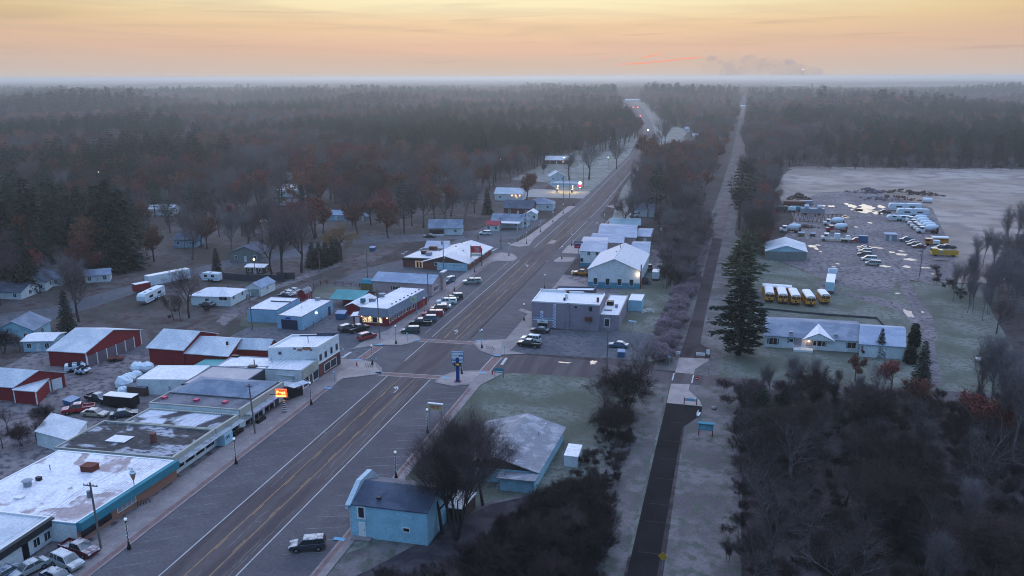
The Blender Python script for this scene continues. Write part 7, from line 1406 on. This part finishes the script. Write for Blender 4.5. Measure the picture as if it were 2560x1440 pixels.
for x, y, h, k, l, *tt in ((1610, 500, 19, 'park0', 'largest spreading bare tree in the park beyond the gas station', 350), (1385, 505, 17, 'park0', 'left bare park tree with a lamp in its crown', 372), (1925, 375, 18, 'park0', 'right hand bare park tree beside the far street', 350), (900, 760, 12, 'russ1', 'wide dark rust bare oak in front of the white gabled hall', 425), (2120, 780, 16, 'grey1', 'bare tree at the east kerb by the traffic island', 405), (1940, 890, 4.5, 'brush0', 'dense twiggy shrub south of the east traffic island'), (2500, 800, 16, 'bare0', 'bare maple over the dark hip roofed house', 395), (450, 900, 15, 'spruce1', 'green spruce left of the dark roofed brick house', 470), (300, 880, 14, 'pine0', 'green pine left of the spruce by the brick house'), (40, 780, 16, 'grey0', 'pale many branched tree at the wood edge'), (200, 760, 15, 'grey1', 'second pale tree at the wood edge'), (1090, 430, 7, 'brush1', 'reddish shrub beside the snowy cottage')): tp_(k, 'M', x, y, h, l, top=tt[0] if tt else None)
tp_('russ2', 'S', 1850, 900, 6.5, 'reddish leaved small tree hiding the ranch house corner', top=862); tp_('spruce0', 'S', 2045, 905, 9.5, 'dark pointed spruce in front of the ranch garage', wide=1.0, top=820); tp_('cedar0', 'S', 2405, 800, 6.2, 'narrow dark cedar at the right of the ranch garage', wide=.9, top=806); tp_('spruce1', 'U', 1000, 250, 11, 'dark spruce right of the reddish trees by the track', top=850); tp_('cedar0', 'U', 930, 120, 4, 'pale green small cedar beside the ranch garage', wide=1.3)
tp_('russ0', 'U', 810, 300, 7.5, 'rust red oak below the dark pointed spruce', top=895); tp_('russ1', 'U', 960, 420, 8.5, 'deep rust red oak right of the first rust oak', top=940); tp_('russ2', 'U', 590, 230, 6, 'pinkish twiggy small tree before the ranch house'); tp_('russ0', 'U', 1290, 600, 9, 'dull orange leaved oak among the right hand wood'); tp_('russ1', 'U', 1440, 640, 9, 'brown leaved oak at the right picture edge')
for i, (x, y, h) in enumerate(((60, 340, 8), (190, 345, 9), (240, 350, 10), (330, 340, 9), (0, 330, 7), (480, 330, 6))): tp_('slim%d' % (i % 2), 'U', x, y, h, 'thin upright bank tree ' + near_lm(g('U', x, y).x, g('U', x, y).y), group='thin trees on the bank below the crossroad', wide=1.3)
for i, (x, y, h) in enumerate(((1330, 420, 16), (1400, 460, 17), (1520, 640, 17), (1570, 760, 18), (1640, 700, 19), (1480, 500, 15), (1600, 470, 16))): tp_('slim%d' % (i % 2), 'U', x, y, h, 'tall dark bare trunk ' + near_lm(g('U', x, y).x, g('U', x, y).y), group='tall trunks at the right picture edge', wide=1.4)
R = random.Random(77)
for i in range(26):
    x, y = R.uniform(1130, 1650), 0; y = 800 + R.uniform(-120, 380) + (x - 1130) * .1; tp_(('slim0', 'slim1', 'grey1')[i % 3], 'Q', x, y, R.uniform(10, 15), 'slender bare tree ' + near_lm(g('Q', x, y).x, g('Q', x, y).y), group='slender trees right of the yard', wide=1.0)
for i in range(14):
    x = R.uniform(850, 1150); y_ = 840 + (x - 850) * .8 + R.uniform(-40, 60); tp_('brush%d' % (i % 3), 'Q', x, y_, R.uniform(2, 3.5), 'low dark ditch bush ' + near_lm(g('Q', x, y_).x, g('Q', x, y_).y), group='bushes along the yard track ditch')
# woods
def inpoly(x, y, P_):
    c = False; j = len(P_) - 1
    for i in range(len(P_)):
        if (P_[i][1] > y) != (P_[j][1] > y) and x < (P_[j][0] - P_[i][0]) * (y - P_[i][1]) / (P_[j][1] - P_[i][1]) + P_[i][0]: c = not c
        j = i
    return c
def lx(tab, y):
    if y <= tab[0][0]: return tab[0][1]
    for (a, b), (c, d) in zip(tab, tab[1:]):
        if y < c: return b + (d - b) * (y - a) / (c - a)
    return tab[-1][1]
STL = [(300, -96), (340, -97), (380, -118), (470, -118), (520, -120), (640, -112), (700, -86), (850, -84), (960, -104), (1100, -125), (1560, -190), (2000, -262), (2100, -330)]
STR_ = [(300, -46), (350, -46), (400, -50), (640, -58), (780, -60), (850, -40), (1000, -44), (1100, -88), (1560, -143), (2000, -205), (2100, -215)]
TRL_ = [(0, -4), (285, -4), (400, 0), (640, 6), (1697, 29), (2300, 42)]
CLR = [[(-120, 60), (-180, 150), (-180, 215), (-150, 262), (-135, 300), (-96, 330), (-40, 330), (-27, 345), (-10, 325), (2, 300), (7, 200), (10, 285), (60, 262), (66, 185), (70, 160), (-12, 160), (-12, 60)],
       [(14, 280), (24, 400), (36, 580), (110, 606), (180, 618), (330, 606), (430, 520), (250, 436), (130, 370), (101, 330), (93, 295), (72, 262), (60, 250), (30, 255)],
       [(-60, 650), (-25, 650), (-20, 820), (-45, 850)], [(240, 760), (330, 770), (330, 860), (250, 850)],
       [(-250, 380), (-200, 375), (-190, 420), (-245, 425)], [(-200, 300), (-150, 300), (-150, 330), (-196, 330)]]
def clear(x, y):
    if 290 < y < 2100 and lx(STL, y) - 3 < x < lx(STR_, y) + 3: return True
    if 150 < y < 2300 and abs(x - lx(TRL_, y)) < 8.5: return True
    return any(inpoly(x, y, p) for p in CLR)
def camdist(x, y):                          # depth and sideways tangent
    d = -x * sin(YAW) + y * cos(YAW); s = x * cos(YAW) + y * sin(YAW); return d, s / max(d, 1)
def kindat(x, y, rr):
    n = pnoise((x * .006 + 3.1, y * .006, 1.7)); n2 = pnoise((x * .02, y * .02 + 9, 4.4)); u = rr.random()
    con = .22 + (x < -165 and y < 290) * .5 + n * 1.5 + (x < -70 and 640 < y < 1100 and x > -420) * .35 + (x > 60 and y > 600 and y < 1300) * .4 + (x < -190 and y < 330) * .3 - (x > 8 and y < 600 and x < 120) * .5 - (-60 < x < 0 and y < 800) * .2
    if u < con: return ('pine0', 'pine1', 'pine2', 'spruce0', 'pine1')[rr.randrange(5)]
    if rr.random() < .28 + n2 * .9: return 'russ%d' % rr.randrange(3)
    return ('bare0', 'bare1', 'bare2', 'bare3', 'grey0', 'grey1')[rr.randrange(6)]
pts = []; R = random.Random(31)
for gx in range(-90, 50):
    for gy in range(8, 131):
        sx_, sy_ = 10, 10; x = gx * sx_ + R.uniform(-4.6, 4.6); y = gy * sy_ + R.uniform(-4.6, 4.6)
        d, s = camdist(x, y)
        if d < 100 or abs(s) > .80 or clear(x, y): continue
        if x < -110 and y < 420 and x > -235 and R.random() < .35: continue
        if x > -60 and y < 290 and x < 8: continue
        if x > -5 and y < 175: continue
        k = kindat(x, y, R); h = {'p': R.uniform(16, 27), 's': R.uniform(14, 23), 'r': R.uniform(13, 20), 'b': R.uniform(13, 21), 'g': R.uniform(14, 21)}[k[0]]
        if x > 60 and y < 400: k = ('slim0', 'slim1', 'grey1', 'bare3', 'slim0')[R.randrange(5)]; h = R.uniform(11, 17)
        if 8 < x < 60 and y < 600: h *= .8; k = ('slim0', 'slim1', 'brush1', 'grey1', 'bare3')[R.randrange(5)] ; 
        if x > -50 and x < 2: h *= .8
        h *= 1 + .45 * pnoise((x * .008, y * .008, 11))
        pts.append((d, x, y, h, k))
for i in range(210):                        # the strip beside the trail and the thicket edge of the field
    y = R.uniform(288, 590); x = lx([(288, 9), (400, 14), (590, 22)], y) + abs(R.gauss(0, 6)); k = ('slim0', 'slim1', 'grey0', 'bare2', 'russ2')[R.randrange(5)]
    if camdist(x, y)[0] > 100 and not (x > lx([(280, 14), (400, 24), (600, 38)], y)): pts.append((camdist(x, y)[0], x, y, R.uniform(7, 14), k))
for i in range(120):
    x = R.uniform(36, 330); y = 600 + 8 * sin(x * .05) - abs(R.gauss(0, 9)); pts.append((camdist(x, y)[0], x, y, R.uniform(3, 11), ('brush1', 'grey1', 'slim0', 'bare1')[R.randrange(4)]))
pts.sort()
# hide the few that nobody could see beside the picture from the individuals
near = [p for p in pts if abs(camdist(p[1], p[2])[1]) < .64][:170]; ns = set(near); rest = [p for p in pts if p not in ns]
NMT = {'b': 'bare brown twigged tree', 'g': 'pale grey bare tree', 'r': 'rust leaved oak', 'p': 'dark green pine', 's': 'pointed dark spruce'}
for d, x, y, h, k in near:
    zone = 'in the wood west of the town' if x < -60 else 'between the main street and the trail' if x < 3 else 'in the strip between trail and yard' if x < 60 and y > 260 else 'in the wood right of the yard'
    nm = 'slim bare tree' if k.startswith('sl') else 'bare bush' if k.startswith('br') else NMT[k[0]]
    tree(k, x, y, h, sized(k, h) + nm + ' ' + near_lm(x, y), group='woodland trees ' + zone)
# the dark thicket in the lower right corner and along the trail: brush one could not count, plus single trees
def scatter(name, items, kinds, label=None):
    pc = bpy.data.collections.new(name + '_kinds')
    for i, k in enumerate(kinds):
        tm, cm = PR[k]; bm = bmesh.new(); bm.from_mesh(tm)
        for f in bm.faces: f.material_index = 0
        nf = len(bm.faces); bm.from_mesh(cm); bm.faces.ensure_lookup_table()
        for f in bm.faces[nf:]: f.material_index = 1
        me = bpy.data.meshes.new('%02d_%s' % (i, k)); bm.to_mesh(me); bm.free(); me.materials.append(tm.materials[0]); me.materials.append(cm.materials[0])
        o = bpy.data.objects.new('%s_%02d' % (name, i), me); pc.objects.link(o)
    me = bpy.data.meshes.new(name); me.from_pydata([(x, y, z) for x, y, z, *_ in items], [], [])
    for an, ty, ix in (('idx', 'INT', 3), ('rot', 'FLOAT', 4)):
        a = me.attributes.new(an, ty, 'POINT'); a.data.foreach_set('value', [q[ix] for q in items])
    a = me.attributes.new('scl', 'FLOAT_VECTOR', 'POINT'); a.data.foreach_set('vector', [v for q in items for v in q[5]])
    o = bpy.data.objects.new(name, me); COL.objects.link(o); tag(o, label, kind='stuff')
    ng = bpy.data.node_groups.new(name, 'GeometryNodeTree'); ng.interface.new_socket('Geometry', in_out='INPUT', socket_type='NodeSocketGeometry'); ng.interface.new_socket('Geometry', in_out='OUTPUT', socket_type='NodeSocketGeometry')
    N = ng.nodes; gi, go = N.new('NodeGroupInput'), N.new('NodeGroupOutput'); ip = N.new('GeometryNodeInstanceOnPoints'); ci = N.new('GeometryNodeCollectionInfo')
    ci.inputs['Collection'].default_value = pc; ci.inputs['Separate Children'].default_value = True; ci.inputs['Reset Children'].default_value = True
    def na(n, t): q = N.new('GeometryNodeInputNamedAttribute'); q.data_type = t; q.inputs['Name'].default_value = n; return q.outputs['Attribute']
    cx = N.new('ShaderNodeCombineXYZ'); L = ng.links.new; L(na('rot', 'FLOAT'), cx.inputs[2])
    L(gi.outputs[0], ip.inputs['Points']); L(ci.outputs[0], ip.inputs['Instance']); ip.inputs['Pick Instance'].default_value = True
    L(na('idx', 'INT'), ip.inputs['Instance Index']); L(cx.outputs[0], ip.inputs['Rotation']); L(na('scl', 'FLOAT_VECTOR'), ip.inputs['Scale']); L(ip.outputs[0], go.inputs[0])
    md = o.modifiers.new('scatter', 'NODES'); md.node_group = ng; return o
KN = ['bare0', 'bare1', 'bare2', 'bare3', 'grey0', 'grey1', 'russ0', 'russ1', 'russ2', 'pine0', 'pine1', 'pine2', 'spruce0', 'slim0', 'slim1', 'brush1']
items = []
for d, x, y, h, k in rest: s = h / MH[k]; items.append((x, y, 0, KN.index(k), R.uniform(0, 6.28), (s, s, s)))
# low plants between the nearer trunks
# far wood: cheap crowns made once, in clumps farther out
def farkind(seed, con, n=220):
    rr = random.Random(seed); tb, cb = MB(), MB(); H = 15; tb.tube((0, 0, 0), (0, 0, H * .7), .2, .08, n=4, cap=False)
    for i in range(n):
        if con: z = rr.uniform(.2, 1) * H * 1.2; r = 3.2 * (1.25 - z / H / 1.2) ** .8 * rr.uniform(.6, 1) ; sc = 1.5
        else: a = rr.uniform(-.25, 1); z = H * (.5 + .42 * a * (1 - .15 * rr.random())); r = 5.4 * math.sqrt(max(0, 1 - max(0, a) ** 2 * .9)) * rr.uniform(.3, 1); sc = 1.5
        t = rr.uniform(0, 6.28); c = Vector((cos(t) * r, sin(t) * r, z)); rib(cb, c, c + Vector((rr.uniform(-1, 1), rr.uniform(-1, 1), rr.uniform(-.4, .8))) * sc, .7, rr)
    return tb, cb
for i in range(2): proto('fb%d' % i, farkind(100 + i, 0), M_bark, M_far_b)
for i in range(2): proto('fp%d' % i, farkind(110 + i, 1), M_bark, M_far_g)
proto('fr0', farkind(120, 0), M_bark, M_far_r); FK = ['fb0', 'fb1', 'fp0', 'fp1', 'fr0']
def clump(seed, n, con):
    rr = random.Random(seed); tb, cb = MB(), MB(); tb.tube((0, 0, 0), (0, 0, 5), .2, .1, n=3)
    for i in range(n):
        x, y = rr.uniform(-20, 20), rr.uniform(-20, 20); h = rr.uniform(9, 19)
        for k in range(26):
            t = rr.uniform(0, 6.28); z = h * rr.uniform(.3, 1); r = (3.6 if not con else 2.8) * (1.15 - z / h * .8); c = Vector((x + cos(t) * r, y + sin(t) * r, z)); rib(cb, c, c + Vector((rr.uniform(-1, 1), rr.uniform(-1, 1), rr.uniform(-.6, .9))) * 2.6, 1.9, rr)
    return tb, cb
proto('fc0', clump(1, 26, 0), M_bark, M_far_b); proto('fc1', clump(2, 26, 1), M_bark, M_far_g); proto('fc2', clump(3, 26, 0), M_bark, M_far_r)
scatter('forest', items, KN, 'mixed wood of bare trees, oaks and pines around the town')
items = []; R = random.Random(55)
for (r0, r1, st) in ((1240, 2700, 15),):
    gx0, gx1 = int(-2600 / st), int(1500 / st)
    for gx in range(gx0, gx1):
        for gy in range(int(500 / st), int(2700 / st)):
            x = gx * st + R.uniform(-5, 5); y = gy * st + R.uniform(-5, 5); d, s = camdist(x, y)
            if d < 300 or d > r1 or abs(s) > .78 or (-900 < x < 500 and y < 1310): continue
            if clear(x, y): continue
            if pnoise((x * .0016, y * .0034, 7)) > .22: continue
            n = pnoise((x * .0035, y * .0035, 2)) * 1.4; u = R.random(); k = 'fp%d' % R.randrange(2) if u < .38 + n * 1.3 else 'fr0' if u > .8 + n * .5 else 'fb%d' % R.randrange(2)
            s_ = R.uniform(.9, 1.5) * (1.2 + .9 * pnoise((x * .003, y * .003, 5))); items.append((x, y, 0, FK.index(k), R.uniform(0, 6.28), (s_, s_, s_)))
nfar = len(items)
scatter('far_forest', items, FK, 'hazy wood beyond the town')
items = []
for (d0, d1, st) in ((2600, 6000, 42), (6000, 16000, 110), (16000, 34000, 330)):
    k_ = st / 42
    d = d0
    while d < d1:
        w = d * .78; s = -w
        while s < w:
            q, dd = s + R.uniform(-st, st) * .4, d + R.uniform(-st, st) * .4; x = q * cos(YAW) - dd * sin(YAW); y = q * sin(YAW) + dd * cos(YAW)
            if pnoise((x * .0006, y * .0016, 3)) < .16: sc = min(k_, 3) * 1.15; items.append((x, y, 0, R.choice((0, 1, 1, 2)), R.uniform(0, 6.28), (sc * 1.1, sc * 1.1, R.uniform(.8, 1.25) * (1 + .3 * pnoise((x * .001, y * .001, 1))))))
            s += st
        d += st * (1 if d < 6000 else 1.3)
scatter('distant_forest', items, ['fc0', 'fc1', 'fc2'], 'flat hazy woodland out to the horizon')
# brush in the lower right and along the bottom
items = []; R = random.Random(66); BK = ['brush0', 'brush1', 'brush2', 'multi1', 'bare1', 'grey0']
TR_ = gp('T', 830, 350, 900, 340, 1040, 380, 1533, 400) + gp('U', 640, 430, 1100, 520, 1640, 560) + [Vector((70, 60, 0)), Vector((5, 60, 0)), Vector((4.8, 95, 0)), Vector((5.2, 120, 0)), Vector((7, 140, 0))]
TR_ = [(2.5, 156), (20, 159), (45, 160), (64, 168), (90, 175), (95, 40), (3, 40), (3.2, 100), (4.2, 125), (4.0, 140)]
BL_ = [(-26, 97), (-21, 106), (-14.5, 110), (-12, 100), (-12.3, 60), (-42, 60), (-38, 78), (-30, 83), (-26, 90)]; BL2 = [(-15.5, 104), (-20, 114), (-19, 126), (-17.5, 140), (-14, 148), (-12.4, 130), (-12.8, 104)]
HG_ = [(-15, 236), (-9, 236), (-5.5, 335), (-12, 350), (-26, 350), (-17, 290)]
for poly, st, hs in ((HG_, 2.4, (3.5, 8)), (TR_, 3.3, (2.0, 4.2)), (BL_, 1.7, (2.6, 5.0)), (BL2, 1.7, (1.0, 2.3))):
    xs = [p[0] for p in poly]; ys = [p[1] for p in poly]; x = min(xs)
    while x < max(xs):
        y = min(ys)
        while y < max(ys):
            px, py = x + R.uniform(-1, 1), y + R.uniform(-1, 1)
            if inpoly(px, py, poly) and camdist(px, py)[1] < .85 and camdist(px, py)[0] > 45: k = (R.choice((0, 1, 4, 5)) if poly is HG_ else R.randrange(3) if R.random() < .9 else 3); h = R.uniform(*hs) * (1 if k < 3 else 1.3); s = h / MH[BK[k]]; items.append((px, py, 0, k, R.uniform(0, 6.28), (s * 1.15, s * 1.15, s)))
            y += st
        x += st
it2 = []
for i in range(330):
    y = 171 + (i / 330) ** 1.1 * 160; x = -10.9 + (y - 171) * .033 + R.gauss(0, 1.15); h = R.uniform(1.6, 3.4); k = R.randrange(2); q = h / MH['rime%d' % k]; it2.append((x, y, 0, k, R.uniform(0, 6.28), (q * 1.4, q * 1.4, q)))
scatter('rimed_hedge', it2, ['rime0', 'rime1'], 'rime covered bramble hedge between the trail and the lots')
scatter('undergrowth', items, BK, 'dark tangled brush filling the lower right corner and the trail banks')
nb = 0; used = []
for i in range(600):
    x, y = R.uniform(6, 70), R.uniform(72, 158)
    if not inpoly(x, y, TR_) or abs(camdist(x, y)[1]) > .66 or any((x - a) ** 2 + (y - b_) ** 2 < 26 for a, b_ in used): continue
    used.append((x, y)); k = R.choice(('thick0', 'thick1', 'thick2', 'thick0', 'thick1', 'thick2', 'slim1', 'multi1')); nb += 1
    if nb > 72: break
    h = R.uniform(8, 13) if y < 125 else R.uniform(5.5, 9)
    tree(k, x, y, h, ('tall ' if h > 11 else 'middling ' if h > 9 else 'low ' if h > 7 else 'short ') + {'t': 'forking bare tree ', 'r': 'rust leaved oak ', 's': 'slim bare tree ', 'm': 'sprawling bare tree '}[k[0]] + near_lm(x, y), group='trees in the dark thicket', wide=1.2)
tree('spruce1', 9, 143, 6.5, 'dark round evergreen at the thicket edge facing the trail sign', wide=1.6); tree('spruce0', 13, 147, 5.5, 'second dark evergreen behind the thicket edge', wide=1.5)
for i, (x, y, h) in enumerate(((-20, 90, 8), (-16.5, 96, 6.5), (-25, 86, 6), (-17, 84, 6), (-29, 80, 6), (-22, 78, 6))): tree(('multi1', 'bare2', 'multi1')[i % 3], x, y, h, ('sprawling' if i % 2 == 0 else 'forking') + (' tall' if h > 6 else ' low') + ' brown bank tree ' + near_lm(x, y), group='dense trees left of the near trail', wide=1.1)
for i, (z, x, y, h) in enumerate((('A', 300, 330, 4.5), ('A', 180, 380, 5), ('A', 60, 260, 5), ('A', 560, 330, 3), ('A', 20, 400, 5), ('B', 40, 740, 7), ('B', 200, 720, 5), ('A', 350, 220, 5))): tp_('multi1' if i % 2 else 'bare3', z, x, y, h, 'bare shrub in the yard at the left edge behind the shops', group='shrubs behind the shops at the left edge')
# chipped white stones and the plume of the far power plant
M_smoke = bpy.data.materials.new('smoke'); M_smoke.use_nodes = True; n_ = M_smoke.node_tree; n_.nodes.clear(); v_ = n_.nodes.new('ShaderNodeVolumePrincipled'); v_.inputs['Color'].default_value = (.66, .62, .66, 1)
tn = n_.nodes.new('ShaderNodeTexNoise'); tn.inputs['Scale'].default_value = .0022; tn.inputs['Detail'].default_value = 4; gn = n_.nodes.new('ShaderNodeNewGeometry'); n_.links.new(gn.outputs['Position'], tn.inputs['Vector'])
mr = n_.nodes.new('ShaderNodeMapRange'); mr.interpolation_type = 'SMOOTHSTEP'; n_.links.new(tn.outputs[0], mr.inputs[0]); mr.inputs[1].default_value = .25; mr.inputs[2].default_value = .75; mr.inputs[3].default_value = 0; mr.inputs[4].default_value = .0019; n_.links.new(mr.outputs[0], v_.inputs['Density'])
o_ = n_.nodes.new('ShaderNodeOutputMaterial'); n_.links.new(v_.outputs[0], o_.inputs['Volume'])
a0, e0 = azel(1780, 170); Dp = 24000; mb = MB(); R = random.Random(3); top = [(1785, 145), (1815, 152), (1845, 154), (1885, 143), (1905, 150), (1930, 150), (1945, 156), (1960, 153), (1990, 163), (2010, 170), (2030, 168), (2050, 176), (2070, 182)]
for px, py in top:
    for k in range(9):
        qx, qy = px + R.uniform(-16, 16), py + 4 + R.random() ** 1.5 * 30
        if qy > 184: continue
        r = ray(qx, qy); f = Dp / Vector((r.x, r.y)).length; mb.ball((r.x * f, r.y * f, CH + r.z * f), R.uniform(90, 230), 10, 7, .6, .15, int(px + k))
o = mb.build('smoke_plume', M_smoke); tag(o, 'grey steam plume drifting over the horizon', kind='stuff')
for px, py, l in ((1800, 178, 'left thin mast on the horizon'), (2006, 184, 'lit mast under the steam plume')):
    r = ray(px, 192); f = 20000 / Vector((r.x, r.y)).length; t = thing('radio_mast', l, 'mast', (r.x * f, r.y * f, 0)); obj('shaft', MB().tube((0, 0, 0), (0, 0, 200), 4, 3, n=5).mesh('shaft', M_steel), t)
    if px > 1900: obj('beacon', MB().ball((0, 0, 200), 4, 6, 4).mesh('beacon', L_wht), t)
# ---------------------------------------------------------------- air
mb = MB().box(-42000, 42000, -19000, 55000, -1.2, 63.0)
hz = bpy.data.materials.new('haze'); hz.use_nodes = True; n_ = hz.node_tree; n_.nodes.clear(); v_ = n_.nodes.new('ShaderNodeVolumePrincipled')
v_.inputs['Color'].default_value = (.72, .765, .775, 1); v_.inputs['Density'].default_value = .00022; v_.inputs['Anisotropy'].default_value = .6
o_ = n_.nodes.new('ShaderNodeOutputMaterial'); n_.links.new(v_.outputs[0], o_.inputs['Volume'])
o = mb.build('haze', hz); tag(o, kind='stuff')
print('objects', len(bpy.data.objects), 'far', nfar)
